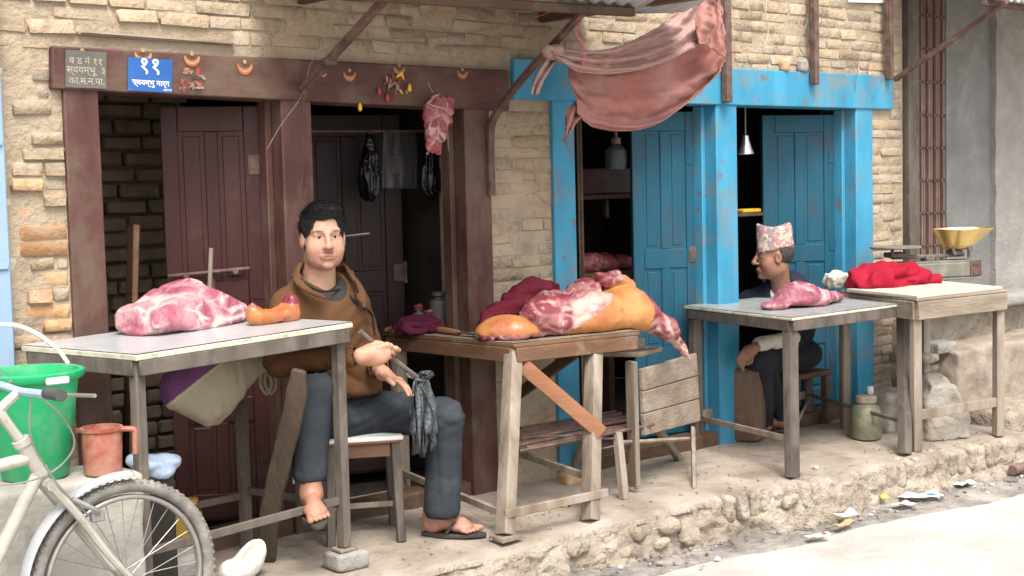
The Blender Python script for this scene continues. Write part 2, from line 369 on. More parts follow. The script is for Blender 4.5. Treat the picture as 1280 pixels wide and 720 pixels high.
m_frame = mat('grey_brown_metal', [(0.065, 0.052, 0.042), (0.105, 0.086, 0.070), (0.14, 0.115, 0.095)], 14, 0.7, 0.3, 60, stretch=(1, 1, 0.3), dirt=((0.19, 0.16, 0.13), 0.6, 12, 0.56))
m_tin = mat('worn_tin_sheet', [(0.42, 0.43, 0.44), (0.52, 0.53, 0.53)], 7, 0.30, 0.15, 30, metal=0.25, dirt=((0.30, 0.28, 0.24), 0.5, 9, 0.56), spec=0.6)
m_tinedge = mat('tin_edge', [(0.40, 0.38, 0.28), (0.60, 0.57, 0.45)], 16, 0.6, 0.3, 60, dirt=((0.16, 0.17, 0.11), 0.7, 22, 0.52))
m_slate = mat('grey_table_sheet', [(0.24, 0.25, 0.25), (0.36, 0.36, 0.35)], 8, 0.35, 0.15, 40, metal=0.15, dirt=((0.14, 0.135, 0.12), 0.6, 12, 0.54), spec=0.6)
m_conc = mat('dusty_concrete', [(0.22, 0.18, 0.14), (0.295, 0.25, 0.20), (0.355, 0.31, 0.26)], 4, 0.95, 0.7, 30, dirt=((0.165, 0.13, 0.098), 0.8, 3.6, 0.51), speck=((0.15, 0.12, 0.1), 0.6, 38, 0.69), spec=0.15, bdist=0.012)
m_face = mat('crumbled_plinth', [(0.25, 0.205, 0.15), (0.33, 0.28, 0.22), (0.40, 0.35, 0.285)], 8, 0.97, 1.0, 30, dirt=((0.12, 0.10, 0.085), 0.85, 3.5, 0.54), speck=((0.12, 0.095, 0.075), 0.7, 30, 0.60), spec=0.1, bdist=0.025)
m_street = mat('dusty_street', [(0.36, 0.335, 0.30), (0.42, 0.40, 0.37), (0.47, 0.45, 0.42)], 2.0, 0.95, 0.8, 40, dirt=((0.32, 0.29, 0.25), 0.7, 1.8, 0.50), speck=((0.25, 0.225, 0.20), 0.6, 26, 0.63), spec=0.15)
m_gutter = mat('gutter_sludge', [(0.10, 0.095, 0.09), (0.20, 0.18, 0.16), (0.30, 0.27, 0.24)], 9, 0.7, 0.9, 30, dirt=((0.40, 0.36, 0.31), 0.8, 4, 0.5), bdist=0.02)
m_cement = mat('grey_cement', [(0.155, 0.15, 0.142), (0.21, 0.205, 0.195)], 5, 0.9, 0.5, 40, dirt=((0.33, 0.31, 0.28), 0.6, 3, 0.54), speck=((0.12, 0.11, 0.1), 0.5, 30, 0.7), spec=0.2)
m_cement2 = mat('pale_cement', [(0.235, 0.222, 0.20), (0.315, 0.30, 0.275)], 6, 0.92, 0.8, 28, dirt=((0.24, 0.225, 0.2), 0.7, 7, 0.54), spec=0.2, bdist=0.015)
m_gate = mat('red_brown_gate_paint', [(0.13, 0.075, 0.06), (0.21, 0.13, 0.105)], 12, 0.6, 0.2, 60, stretch=(1, 1, 0.15), dirt=((0.27, 0.22, 0.18), 0.6, 9, 0.54))
m_black = mat('black_plastic', [(0.005, 0.005, 0.006), (0.010, 0.010, 0.012)], 20, 0.22, 0.25, 30, spec=0.4)
m_clear = mat('clear_plastic_bag', [(0.10, 0.10, 0.105)], 20, 0.15, 0.6, 25, spec=0.9, alpha=0.22)
m_white = mat('white_paint', [(0.66, 0.65, 0.62), (0.76, 0.75, 0.73)], 14, 0.6, 0.1, 40, dirt=((0.45, 0.42, 0.36), 0.5, 14, 0.57))
m_steel = mat('steel', [(0.40, 0.40, 0.40), (0.5, 0.5, 0.5)], 20, 0.35, 0.1, 60, metal=0.9)
m_brass = mat('brass', [(0.62, 0.44, 0.17), (0.76, 0.56, 0.25)], 6, 0.26, 0.1, 40, metal=0.9, dirt=((0.48, 0.26, 0.10), 0.5, 9, 0.55))
m_iron = mat('cast_iron_weight', [(0.11, 0.095, 0.085), (0.18, 0.155, 0.14)], 22, 0.6, 0.3, 70, metal=0.3)
m_yellow = mat('yellow_paint', [(0.75, 0.42, 0.03)], 9, 0.6, 0)
m_orange = mat('vermilion_paint', [(0.30, 0.06, 0.03), (0.36, 0.17, 0.09)], 30, 0.7, 0.2, 90)
m_gold = mat('faded_gold_paint', [(0.38, 0.17, 0.06), (0.42, 0.28, 0.15)], 30, 0.7, 0.2, 90)
m_flowred = mat('red_petal', [(0.32, 0.03, 0.03), (0.36, 0.08, 0.05)], 40, 0.8, 0.3, 90)

# ------------------------------------------------------------------ street and platform
def street_z(x):
    t = np.clip((np.asarray(x, float)+0.3)/2.6, 0, 1); return -0.045-0.16*t
EX = np.array([-9, -3, -.6, 0.4, 1.0, 1.375, 1.65, 2.08, 2.44, 2.8, 3.3, 3.8, 4.5, 4.78])
EY = np.array([-.84, -.84, -.83, -.80, -.79, -.775, -.75, -.76, -.765, -.85, -.905, -.93, -1.0, -1.0])
def edge_y(x): return np.interp(x, EX, EY)
xs = np.concatenate([np.linspace(-45, -4, 9), np.arange(-3.6, 8.5, 0.07), np.linspace(9, 60, 9)])
ys = np.concatenate([np.linspace(-60, -6, 9), np.arange(-5.6, -0.35, 0.07)])
G = np.stack(np.meshgrid(xs, ys, indexing='ij'), -1); G = np.concatenate([G, np.zeros(G.shape[:2]+(1,))], -1)
G[..., 2] = street_z(G[..., 0])+0.012*fbm(G, 1.3, 3, 3)+0.004*fbm(G, 9, 4, 2)
tag(obj('street', B().sheet(G), m_street, None, origin=(0, 0, 0)), kind='structure')
xs = np.arange(-0.6, 8.5, 0.05); ts = np.linspace(0, 1, 9)      # sludge along the foot of the platform
G = np.zeros((len(xs), 9, 3))
wd = 0.10+0.10*vn(np.stack([xs, xs*0, xs*0], -1), 2.2, 9)+0.05*np.clip(xs-2, 0, 2)
for j, t in enumerate(ts):
    G[:, j, 0] = xs; G[:, j, 1] = np.where(xs < 4.8, edge_y(xs), -0.98)+0.02-t*(0.10+np.clip(wd, 0.03, 1))
G[..., 2] = street_z(G[..., 0])+0.012*fbm(G*V3(1, 1, 0), 1.3, 3, 3)+0.006+0.016*np.abs(fbm(G*V3(1, 1, 0), 16, 12, 2))*(1-ts)[None, :]
G[:, -1, 2] -= 0.012
tag(obj('gutter', B().sheet(G), m_gutter, None, origin=(0, 0, 0)), kind='structure')

xs = np.concatenate([np.linspace(-9, -1.2, 14), np.arange(-1.1, 4.80, 0.022)])
prof = []      # (u, kind): across the top, round the lip, down the face
NT, NL, NF = 22, 5, 12
G = np.zeros((len(xs), NT+NL+NF, 3)); G[..., 0] = xs[:, None]
e0 = edge_y(xs)
E3 = np.stack([xs, xs*0, xs*0], -1)
e = e0+0.020*vn(E3, 7, 1)+0.012*vn(E3, 19, 2)
for j in range(NT): t = j/(NT-1); G[:, j, 1] = 0.36+(e+0.035-0.36)*t**0.9
for j in range(NL):
    a = (j+1)/NL*math.pi/2; G[:, NT+j, 1] = e+0.035-0.035*math.sin(a); G[:, NT+j, 2] = -0.035*(1-math.cos(a))
zs = street_z(xs)-0.03
for j in range(NF):
    t = (j+1)/NF; G[:, NT+NL+j, 1] = e-0.050*t; G[:, NT+NL+j, 2] = -0.035+(zs+0.035)*t
lum = 0.018*fbm(G, 6, 21, 3)+0.016*fbm(G, 21, 22, 3)
for sc_, am_ in ((8, .014), (19, .008)):
    w1_, w2_ = worley((G+.03*vn(G, 9, 3)[..., None]).reshape(-1, 3)*V3(1, 1, 1.4), sc_, 5); lum += am_*np.clip(1-(w2_-w1_)/.16, 0, 1).reshape(G.shape[:2])
G[:, NT+NL:, 1] += lum[:, NT+NL:]
Gp = G*V3(1, 1, 0)
dz = 0.007*fbm(Gp, 2.3, 5, 3)+0.002*fbm(Gp, 15, 6, 2)
near = np.clip((G[..., 1]-e[:, None])/0.22, 0, 1)
dz -= (1-near)**2*0.016*(1+vn(Gp, 10, 8))
G[:, :NT+NL, 2] += dz[:, :NT+NL]
bp_ = B().sheet(G); k0 = len(xs)-1
bp_.add(np.vstack([G[k0], G[k0]*V3(1, 1, 0)+V3(0.05, 0, -0.26)]), [[i, i+1, NT+NL+NF+i+1, NT+NL+NF+i] for i in range(NT+NL+NF-1)])
bp_.m = [1 if (i % (NT+NL+NF-1)) >= NT+NL-3 else 0 for i in range(len(bp_.m))]
plat = tag(obj('platform', bp_, [m_conc, m_face], None, origin=(0, 0, 0), smooth=60), kind='structure')
# bricks laid on edge along the lip, worn round
def worn_mesh(sx, sy, sz, rad, seed, amp=0.10):
    f = lambda P: rbx(P, (0, 0, 0), (sx, sy, sz), rad)+amp*rad*2*vn(P, 18/max(sx, sy, sz)*0.1, seed)
    bb = B().sdf(f, (-sx-.03, -sy-.03, -sz-.03), (sx+.03, sy+.03, sz+.03), min(sx, sy, sz)*0.55)
    return bb
kerb_meshes = []
for i in range(5):
    o = obj('tmp', worn_mesh(0.031, 0.060, 0.060, 0.014, 40+i, 0.16), m_face, None, origin=(0, 0, 0), smooth=180); kerb_meshes.append(o.data); bpy.data.objects.remove(o)
x = 2.40
while x < 4.55:
    w = rng.uniform(0.9, 1.25)
    o = bpy.data.objects.new('brick', rng.choice(kerb_meshes)); COL.objects.link(o); o.parent = plat
    o.location = (x, edge_y(x)+0.053+rng.uniform(-0.008, 0.008), -0.066+rng.uniform(-0.012, 0.004)); o.scale = (w, 1, 1)
    o.rotation_euler = (rng.uniform(-.12, .12), rng.uniform(-.1, .1), rng.uniform(-.12, .12)); x += 0.060*w+rng.uniform(0.002, 0.014)
stone_meshes = []
for i in range(4):
    f = (lambda s: lambda P: ell(P, (0, 0, 0), (0.085, 0.06, 0.05))*0.5+0.5*rbx(P, (0, 0, 0), (0.075, 0.05, 0.042), 0.02)+0.010*vn(P, 22, s))(60+i)
    o = obj('tmp', B().sdf(f, (-.11, -.09, -.08), (.11, .09, .08), 0.016), m_face, None, origin=(0, 0, 0), smooth=180); stone_meshes.append(o.data); bpy.data.objects.remove(o)
for i in range(9):
    x = 1.70+i*0.09+rng.uniform(-.02, .02) if i < 8 else rng.uniform(2.6, 4.6)
    row = i % 2
    o = bpy.data.objects.new('stone', rng.choice(stone_meshes)); COL.objects.link(o); o.parent = plat
    z = -0.085-row*0.065+rng.uniform(-.01, .01); s = rng.uniform(0.5, 0.95)
    o.location = (x, edge_y(x)-0.004+rng.uniform(-.012, .012)-row*0.014, max(z, float(street_z(x))+0.02)); o.scale = (s, s*0.8, s*0.8); o.rotation_euler = (rng.uniform(-.2, .2), rng.uniform(-.3, .3), rng.uniform(-.3, .3))

# ------------------------------------------------------------------ the brick house
house = thing('brick_house', 'old mud brick house with maroon and blue wooden shop doorways', 'house', (2.4, 0.2, 0))
def wx(u, v, y=0.0): return float(at(u, v, y)[0])
def wz(u, v, y=0.0): return float(at(u, v, y)[2])
RX = dict(l0=wx(79, 113, -.02), l1=wx(123, 115, -.02), m0=wx(351, 126, -.02), m1=wx(389, 130, -.02), r0=wx(580, 136, -.02), r1=wx(612, 140, -.02))
BX = dict(l0=wx(690, 125, -.02), l1=wx(717.5, 127, -.02), m0=wx(895, 135, -.02), m1=wx(921, 138, -.02), r0=wx(1070, 140, -.02), r1=wx(1091, 142, -.02))
lintR = [at(65, 57, -.03), at(637, 88, -.03), at(637, 139, -.03), at(65, 111, -.03)]
lintB = [at(643, 72, -.03), at(1117, 95, -.03), at(1117, 137, -.03), at(643, 124, -.03)]
def zlin(L, x, top=True):
    a, b = (L[0], L[1]) if top else (L[3], L[2]); return float(a[2]+(b[2]-a[2])*(x-a[0])/(b[0]-a[0]))
LRx0, LRx1, LBx0, LBx1 = lintR[0][0], lintR[1][0], lintB[0][0], lintB[1][0]
GATE_X = wx(1128, 100)
MY = 0.0005     # mortar face
b = B()
def wbox(x0, x1, z0, z1): b.box(((x0+x1)/2, (MY+0.34)/2, (z0+z1)/2), (x1-x0, 0.34-MY, z1-z0), 0.001)
wbox(-6, RX['l0']+.01, -0.3, 2.06); wbox(RX['r1']-.02, BX['l0']+.02, -0.1, 2.06); wbox(BX['r1']-.02, GATE_X, -0.1, 2.06)
wbox(-6, GATE_X, 2.0601, 4.6)
# fill behind the lintels
wbox(RX['l0']+.0101, RX['r1']-.0201, 1.80, 2.0599); wbox(BX['l0']+.0201, BX['r1']-.0201, 1.80, 2.0599)
wall = obj('wall', b, m_mortar, house)
# course by course
def free(z0, z1):
    "x intervals of bare wall for a course"
    ex = []
    if z0 < max(lintR[0][2], lintR[1][2])-0.005 and z1 > min(lintR[2][2], lintR[3][2]):
        # sloping lintel: cut where it covers this course
        if z0 < lintR[1][2]-0.005: ex.append((LRx0, LRx1))
        else:
            xc = LRx0+(LRx1-LRx0)*(lintR[0][2]-z0)/(lintR[0][2]-lintR[1][2]); ex.append((LRx0, xc))
    if z0 < lintR[3][2]: ex.append((RX['l0'], RX['r1']))
    if z0 < lintB[0][2]-0.01 and z1 > lintB[3][2]+0.005: ex.append((LBx0, LBx1))
    if z0 < lintB[3][2]: ex.append((BX['l0'], BX['r1']))
    # embedded timber over the left doorway
    if z0 < TB[1]+.002 and z1 > TB[0]: ex.append((TBx[0], TBx[1]))
    iv = [(-1.3, GATE_X-0.01)]
    for a, c in ex:
        nv = []
        for p, q in iv:
            if c <= p or a >= q: nv.append((p, q))
            else:
                if a > p: nv.append((p, a))
                if c < q: nv.append((c, q))
        iv = nv
    return [(p, q) for p, q in iv if q-p > 0.03]
TBx = (wx(95, 40), wx(290, 50)); TB = (wz(190, 55)+0.012, wz(190, 40))
brick_meshes = []
for i in range(7):
    V, F = _rb(0.5, 0.5, 0.5, 0.05)
    V = V+nr.uniform(-0.04, 0.04, V.shape)
    bb = B(); bb.add(V, F); o = obj('tmp', bb, m_brick, None, origin=(0, 0, 0), smooth=50); brick_meshes.append(o.data); bpy.data.objects.remove(o)
ob_meshes = [mm.copy() for mm in brick_meshes[:3]]
for mm in ob_meshes: mm.materials.clear(); mm.materials.append(m_brick_o)
bricks = []; z = 0.0; row = 0
while z < 2.50:
    h = rng.uniform(0.050, 0.061)
    for a, c in free(z+0.004, z+h-0.004):
        x = a+(rng.uniform(-0.1, 0) if c-a > 0.5 else 0)
        while x < c-0.02:
            left = x < 0.3
            w = rng.uniform(0.13, 0.24) if rng.random() < 0.6 else rng.uniform(0.09, 0.13)
            x1 = min(x+w, c)
            if c-x1 < 0.05: x1 = c
            x0 = max(x, a)
            j = 0.009 if left else 0.005
            if x1-x0 > 0.03: bricks.append((x0+j/2, x1-j/2, z+j/2, z+h-j/2))
            x = x1
    z += h; row += 1
def bscore(q):
    c = V3((q[0]+q[1])/2, 0, (q[2]+q[3])/2); u, v = px(c); vis = -25 < u < 1300 and -25 < v < 640
    d = (c-CAM)@FWD
    # hidden low behind tables and people
    return (1 if vis else 0)*(q[1]-q[0])*(q[3]-q[2])/d**2
sel = sorted(range(len(bricks)), key=lambda i: -bscore(bricks[i]))
ind = set(i for i in sel[:300] if bscore(bricks[i]) > 0)
rest = B()
plz = (wx(8, 200), wx(33, 200))
for i, (x0, x1, z0, z1) in enumerate(bricks):
    cx, cz = (x0+x1)/2, (z0+z1)/2; u, v = px((cx, 0, cz))
    if u < 32 and 60 < v: continue                     # plastered strip at the house corner
    if 640 < u < 694 and v > 395 and rng.random() < 0.75: continue    # smeared mud plaster low on the pier
    proud = rng.uniform(-0.001, 0.008)+(rng.uniform(-0.004, 0.014) if u < 320 else 0)
    if rng.random() < 0.04: proud -= 0.02
    orange = 30 < u < 95 and 225 < v < 420 and rng.random() < 0.55
    sc = (x1-x0, 0.10, z1-z0); loc = (cx, 0.05-proud, cz); rot = (rng.uniform(-.04, .04), rng.uniform(-.022, .022), rng.uniform(-.03, .03))
    if i in ind:
        o = bpy.data.objects.new('brick', rng.choice(ob_meshes if orange else brick_meshes)); COL.objects.link(o); o.parent = wall
        o.location = V3(*loc)-wloc(wall); o.scale = sc; o.rotation_euler = rot
    else:
        V, F = _rb(sc[0]/2, sc[1]/2, sc[2]/2, 0.006); rest.add(V+V3(*loc)+nr.uniform(-.002, .002, V.shape), F)
tag(obj('brickwork', rest, m_brick, wall, smooth=50), kind='stuff')
# plaster patches: corner strip, pier foot
def patch(x0, x1, z0, z1, y, seed, amp=0.010):
    nx, nz = max(4, int((x1-x0)/0.02)), max(4, int((z1-z0)/0.02))
    gx, gz_ = np.meshgrid(np.linspace(x0, x1, nx), np.linspace(z0, z1, nz), indexing='ij')
    G = np.stack([gx, np.full_like(gx, y), gz_], -1)
    e = np.minimum.reduce([(gx-x0)/(x1-x0)*4, (x1-gx)/(x1-x0)*4, (gz_-z0)/(z1-z0)*8, (z1-gz_)/(z1-z0)*8]).clip(0, 1)
    G[..., 1] += amp*fbm(G, 14, seed, 3)+(1-e)*0.020
    return B().sheet(G)
obj('plaster_patch', patch(-1.3, wx(34, 250), -0.1, 1.90, -0.006, 3, 0.012), m_plaster, wall, smooth=180)
obj('plaster_patch', patch(RX['r1']+0.10, BX['l0']+.005, 0.0, 0.82, -0.004, 5, 0.012), m_mortar, wall, smooth=180)
b = B().beam((TBx[0], 0.02, (TB[0]+TB[1])/2-0.004), (TBx[1], 0.02, (TB[0]+TB[1])/2-0.012), 0.09, TB[1]-TB[0]-0.012, 0.012, jit=0.004)
obj('embedded_timber', b, m_gwoodx, house)

def lintel(L, m):
    return obj('lintel', B().prism(L, (0, 0.15, 0)), m, house, smooth=30, bevel=0.006)
lr = lintel(lintR, m_redlint); lb = lintel(lintB, m_blue)
def jamb(x0, x1, L, m, y0=-0.02, dep=0.14):
    return obj('jamb', B().prism([(x0, y0, -0.02), (x1, y0, -0.02), (x1, y0, zlin(L, x1, False)+.02), (x0, y0, zlin(L, x0, False)+.02)], (0, dep, 0)), m, house, smooth=30, bevel=0.006)
for k in 'lmr': jamb(RX[k+'0'], RX[k+'1'], lintR, m_red)
for k in 'lmr': jamb(BX[k+'0'], BX[k+'1'], lintB, m_blue)
# inner stops beside each jamb (the rebate the doors close against)
def stop(x0, x1, z, m, y0): obj('door_stop', B().box(((x0+x1)/2, y0+0.03, z/2), (x1-x0, 0.06, z), 0.003), m, house)
for a, c, L, m in ((RX['l1'], RX['m0'], lintR, m_red), (RX['m1'], RX['r0'], lintR, m_red), (BX['l1'], BX['m0'], lintB, m_blue), (BX['m1'], BX['r0'], lintB, m_blue)):
    z = zlin(L, (a+c)/2, False)
    stop(a+0.002, a+0.030, z, m, 0.055); stop(c-0.030, c-0.002, z, m, 0.055)
    obj('threshold', B().box(((a+c)/2, 0.05, 0.02), (c-a-0.004, 0.12, 0.09), 0.008), m_dkwood, house)
# door leaves
def leaf(hx, hy, W, H, ang, m, rows, cols=2, bolt=None, sx=-1, z0=0.05, hinge=True):
    rows = sorted(rows)
    "hinged at (hx,hy); swings inwards by ang"
    d = V3(sx*math.cos(ang), math.sin(ang), 0); n = unit(np.cross(d, UP))
    if n[1] > 0: n = -n                # towards the street
    o0 = V3(hx, hy, z0)
    def P(s, z, q=0): return o0+d*s+UP*z+n*q
    b = B(); st = 0.075*W/0.45; t = 0.030
    b.box(P(W/2, H/2), (W, t*0.5, H), 0.002, np.array([d, n, UP]))
    def bar(s0, s1, za, zb): b.box(P((s0+s1)/2, (za+zb)/2), (s1-s0, t, zb-za), 0.003, np.array([d, n, UP]))
    bar(0, st, 0, H); bar(W-st, W, 0, H); cw = (W-2*st-(cols-1)*st*0.8)/cols
    zs = [0.0]+rows+[H]
    for i, zc in enumerate([0.06]+rows+[H-0.05]): bar(st+.0006, W-st-.0006, max(zc-0.05, 0), min(zc+0.05, H))
    lf = obj('door', b, m, house, smooth=35)
    ee = [0.06+0.05]+[q for r_ in rows for q in (r_-0.05, r_+0.05)]+[H-0.05-0.05]
    for i in range(0, len(ee), 2):
        for c in range(cols):
            s0 = st+c*(cw+st*0.8)
            if c: b2 = B(); b2.box(P(s0-st*0.4, (ee[i]+ee[i+1])/2), (st*0.8, t*0.97, ee[i+1]-ee[i]-.001), 0.003, np.array([d, n, UP])); obj('mullion', b2, m, lf, smooth=35)
            b2 = B(); V, F = _rb((cw-.024)/2, t*0.36, (ee[i+1]-ee[i]-.024)/2, 0.009)
            b2.add(V@np.array([d, n, UP])+P(s0+cw/2, (ee[i]+ee[i+1])/2), F); obj('panel', b2, m, lf, smooth=20)
    if hinge:
        for z in (H*0.16, H*0.56, H*0.86):
            b2 = B().tube([P(-0.006, z-0.05, 0.016), P(-0.006, z+0.05, 0.016)], 0.009, 8); b2.box(P(0.025, z, 0.0165), (0.05, 0.004, 0.08), 0.001, np.array([d, n, UP])); obj('hinge', b2, m if rng.random() < .6 else m_rust, lf)
    return lf, P
ZR1 = zlin(lintR, 0.5, False); ZR2 = zlin(lintR, 1.5, False); ZB1 = zlin(lintB, 3, False); ZB2 = zlin(lintB, 4.2, False)
W1 = (RX['m0']-RX['l1'])*0.515
l1, P1 = leaf(RX['m0']-0.012, 0.135, W1, ZR1-0.07, math.radians(27), m_reddoor, [0.92, 0.45])
bb = B().tube([P1(W1*0.16, 1.02, 0.035), P1(W1*0.98, 1.0, 0.035)], 0.008, 8)
bb.box(P1(W1*0.55, 0.97, 0.024), (0.03, 0.006, 0.10), 0.001); bb.tube([P1(W1*.3, 1.01, .02), P1(W1*.3, 1.01, .045)], .012, 8); bb.tube([P1(W1*.8, 1.0, .02), P1(W1*.8, 1.0, .045)], .012, 8)
obj('bolt', bb, m_rust, l1)
cc = P1(W1*0.82, 0.83, 0.022)
obj('ring_handle', B().tube([cc+0.022*math.cos(a)*unit(P1(1, 0)-P1(0, 0))+0.022*math.sin(a)*UP for a in np.linspace(0, 2*math.pi, 15)], 0.005, 6), m_rust, l1)
W2 = (RX['r0']-RX['m1'])*0.62
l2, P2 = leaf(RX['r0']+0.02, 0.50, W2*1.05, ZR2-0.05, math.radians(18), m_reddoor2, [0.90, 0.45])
l3, P3 = leaf(BX['m0']-0.012, 0.12, (BX['m0']-BX['l1'])*0.37, ZB1-0.075, math.radians(20), m_bluedoor, [0.93, 0.42])
l4, P4 = leaf(BX['r0']-0.012, 0.12, (BX['r0']-BX['m1'])*0.45, ZB2-0.075, math.radians(24), m_bluedoor, [0.90, 0.42])
# leaves folded back inside on the left of the blue doorway
l5, P5 = leaf(BX['l1']+0.33, 0.30, 0.40, ZB1-0.09, math.radians(70), m_dkwood, [0.9, 0.45], sx=1, hinge=False)

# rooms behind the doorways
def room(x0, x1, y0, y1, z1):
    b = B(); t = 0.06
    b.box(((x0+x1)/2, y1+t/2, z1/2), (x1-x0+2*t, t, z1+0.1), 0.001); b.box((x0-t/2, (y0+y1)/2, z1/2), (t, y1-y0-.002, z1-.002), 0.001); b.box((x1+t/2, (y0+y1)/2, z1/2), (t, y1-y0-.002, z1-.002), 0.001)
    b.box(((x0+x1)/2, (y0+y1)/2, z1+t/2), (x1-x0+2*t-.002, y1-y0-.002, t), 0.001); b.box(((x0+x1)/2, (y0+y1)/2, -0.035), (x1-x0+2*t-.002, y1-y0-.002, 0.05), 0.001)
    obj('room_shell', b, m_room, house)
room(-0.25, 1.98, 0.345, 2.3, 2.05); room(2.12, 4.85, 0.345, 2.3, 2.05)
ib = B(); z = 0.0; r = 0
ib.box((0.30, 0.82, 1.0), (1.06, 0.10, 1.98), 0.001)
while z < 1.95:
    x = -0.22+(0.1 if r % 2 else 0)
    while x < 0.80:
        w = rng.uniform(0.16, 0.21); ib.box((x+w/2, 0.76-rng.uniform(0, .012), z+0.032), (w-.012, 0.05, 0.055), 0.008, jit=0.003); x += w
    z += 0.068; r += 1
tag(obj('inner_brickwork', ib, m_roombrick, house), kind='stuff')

# painted lotus marks over the doors
def mark(u, v, m1, m2, s=1.0):
    c = at(u, v, -.0335); b = B()
    for k in range(2):
        arc = [c+s*V3(0.034*math.cos(a)*(1-0.0*k), 0, 0.034*math.sin(a)+0.012)-V3(0, 0.0008*k, 0) for a in np.linspace(math.pi*1.02, math.pi*1.98, 11)]
        out = []
        for i, p in enumerate(arc):
            t = math.sin(math.pi*i/10)
            d = unit(p-(c+V3(0, 0, 0.012*s))); wd = s*(0.004+0.010*t)*(1 if k == 0 else 0.35); out.append((p-d*wd, p+d*wd))
        G = np.array(out); b.add(G.reshape(-1, 3), [[2*i, 2*i+1, 2*i+3, 2*i+2] for i in range(10)], k)
    ring = [c+s*V3(0.009*math.cos(a), -0.001/s, 0.020+0.009*math.sin(a)) for a in np.linspace(0, 2*math.pi, 9)[:-1]]
    b.add(ring, [list(range(8))], 1)
    return obj('painted_mark', b, [m1, m2], lr, smooth=0)
for u, v, s in ((103, 69, 1.0), (179, 69, 1.05), (240, 73, 1.0), (306, 83, 1.05), (437, 93, .95), (499, 86, .9), (578, 91, .9), (404, 92, .5)):
    mark(u, v, m_orange, m_gold, s*.85)
def dabs(u, v, w, h, n, mlist, seed):
    rr = random.Random(seed); b = B()
    for i in range(n):
        c = at(u+rr.uniform(-w, w), v+rr.uniform(-h, h), -.0335-0.0006*i); a0 = rr.uniform(0, 6.28); l = rr.uniform(0.008, 0.022); t = rr.uniform(0.003, 0.008)
        e1 = V3(math.cos(a0), 0, math.sin(a0)); e2 = V3(-math.sin(a0), 0, math.cos(a0))
        b.add([c-e1*l, c+e2*t-e1*l*.3, c+e1*l, c-e2*t+e1*.2*l], [[0, 1, 2, 3]], rr.randrange(len(mlist)))
    obj('offering_smear', b, mlist, lr, smooth=0)
m_chalk = mat('chalk_smear', [(0.27, 0.20, 0.17)], 9, 0.9, 0)
dabs(240, 98, 14, 13, 26, [m_flowred, m_orange, m_chalk, m_chalk, m_dkwood], 2)
dabs(494, 104, 16, 12, 30, [m_flowred, m_yellow, m_chalk, m_dkwood, m_dkwood], 3)
for u, v, m in ((474, 114, m_flowred), (484, 122, m_flowred), (512, 110, m_yellow), (450, 134, m_yellow)):
    c = at(u, v, -.04); b = B().lathe([(0, .02), (.006, .012), (.009, 0), (.007, -.012), (0, -.018)], c, 8); obj('offering_flower', b, m, lr)

# ------------------------------------------------------------------ signs
def text_mesh(body, size, org, m, parent, name='lettering', sx=1.0, bold=0.0):
    cu = bpy.data.curves.new('txt', 'FONT'); cu.body = body; cu.size = size; cu.align_x = 'CENTER'; cu.offset = bold
    to = bpy.data.objects.new('txt', cu); COL.objects.link(to); bpy.context.view_layer.update()
    me = bpy.data.meshes.new_from_object(to.evaluated_get(bpy.context.evaluated_depsgraph_get())); bpy.data.objects.remove(to)
    V = np.array([v.co[:] for v in me.vertices]); F = [list(p.vertices) for p in me.polygons]
    ex, ez = org[1], org[2]
    b = B(); b.recalc = False; b.add(org[0]+V[:, :1]*ex*sx+V[:, 1:2]*ez, F)
    return obj(name, b, m, parent, smooth=0)
m_signblue = mat('blue_enamel', [(0.012, 0.075, 0.27), (0.018, 0.10, 0.33)], 8, 0.35, 0.05, 30, spec=0.5, dirt=((0.3, 0.3, 0.32), 0.3, 20, 0.6))
m_letter = mat('white_lettering', [(0.78, 0.78, 0.76)], 9, 0.6, 0)
m_slatepaint = mat('dark_grey_painted_plate', [(0.085, 0.085, 0.075), (0.125, 0.12, 0.105)], 14, 0.7, 0.2, 40, dirt=((0.16, 0.12, 0.1), 0.5, 12, 0.55))
m_letter2 = mat('faded_cream_lettering', [(0.48, 0.42, 0.30), (0.30, 0.25, 0.18)], 40, 0.7, 0)
def sign(q, m, label):
    P = [at(u, v, -.036) for u, v in q]; b = B().prism(P, (0, 0.004, 0)); c = sum(P)/4; o = one('street_sign', label, 'sign', b, m, smooth=30)
    ex = unit(P[1]-P[0]); return o, c-V3(0, 0.0015, 0), ex, UP
s1, c1, ex, ez = sign([(160, 71), (216, 75), (214, 116), (160, 113)], m_signblue, 'small blue enamel street sign with white Devanagari lettering on maroon lintel')
text_mesh('११', 0.080, (c1+UP*0.008, ex, ez), m_letter, s1, bold=0.0006)
text_mesh('स्वयम्भु मार्ग', 0.028, (c1-UP*0.038, ex, ez), m_letter, s1, bold=0.0003)
text_mesh('काठमाडौं', 0.010, (c1-UP*0.055+ex*0.065, ex, ez), m_letter, s1)
s2, c2, ex, ez = sign([(82, 62), (133, 65), (133, 111), (82, 109)], m_slatepaint, 'dark grey painted address plate with faded cream Devanagari lettering')
text_mesh('व ड नं ११', 0.034, (c2+UP*0.018, ex, ez), m_letter2, s2)
text_mesh('स्वयम्भू  ३', 0.034, (c2-UP*0.014, ex, ez), m_letter2, s2)
text_mesh('का.म.न.पा.', 0.034, (c2-UP*0.052, ex, ez), m_letter2, s2)

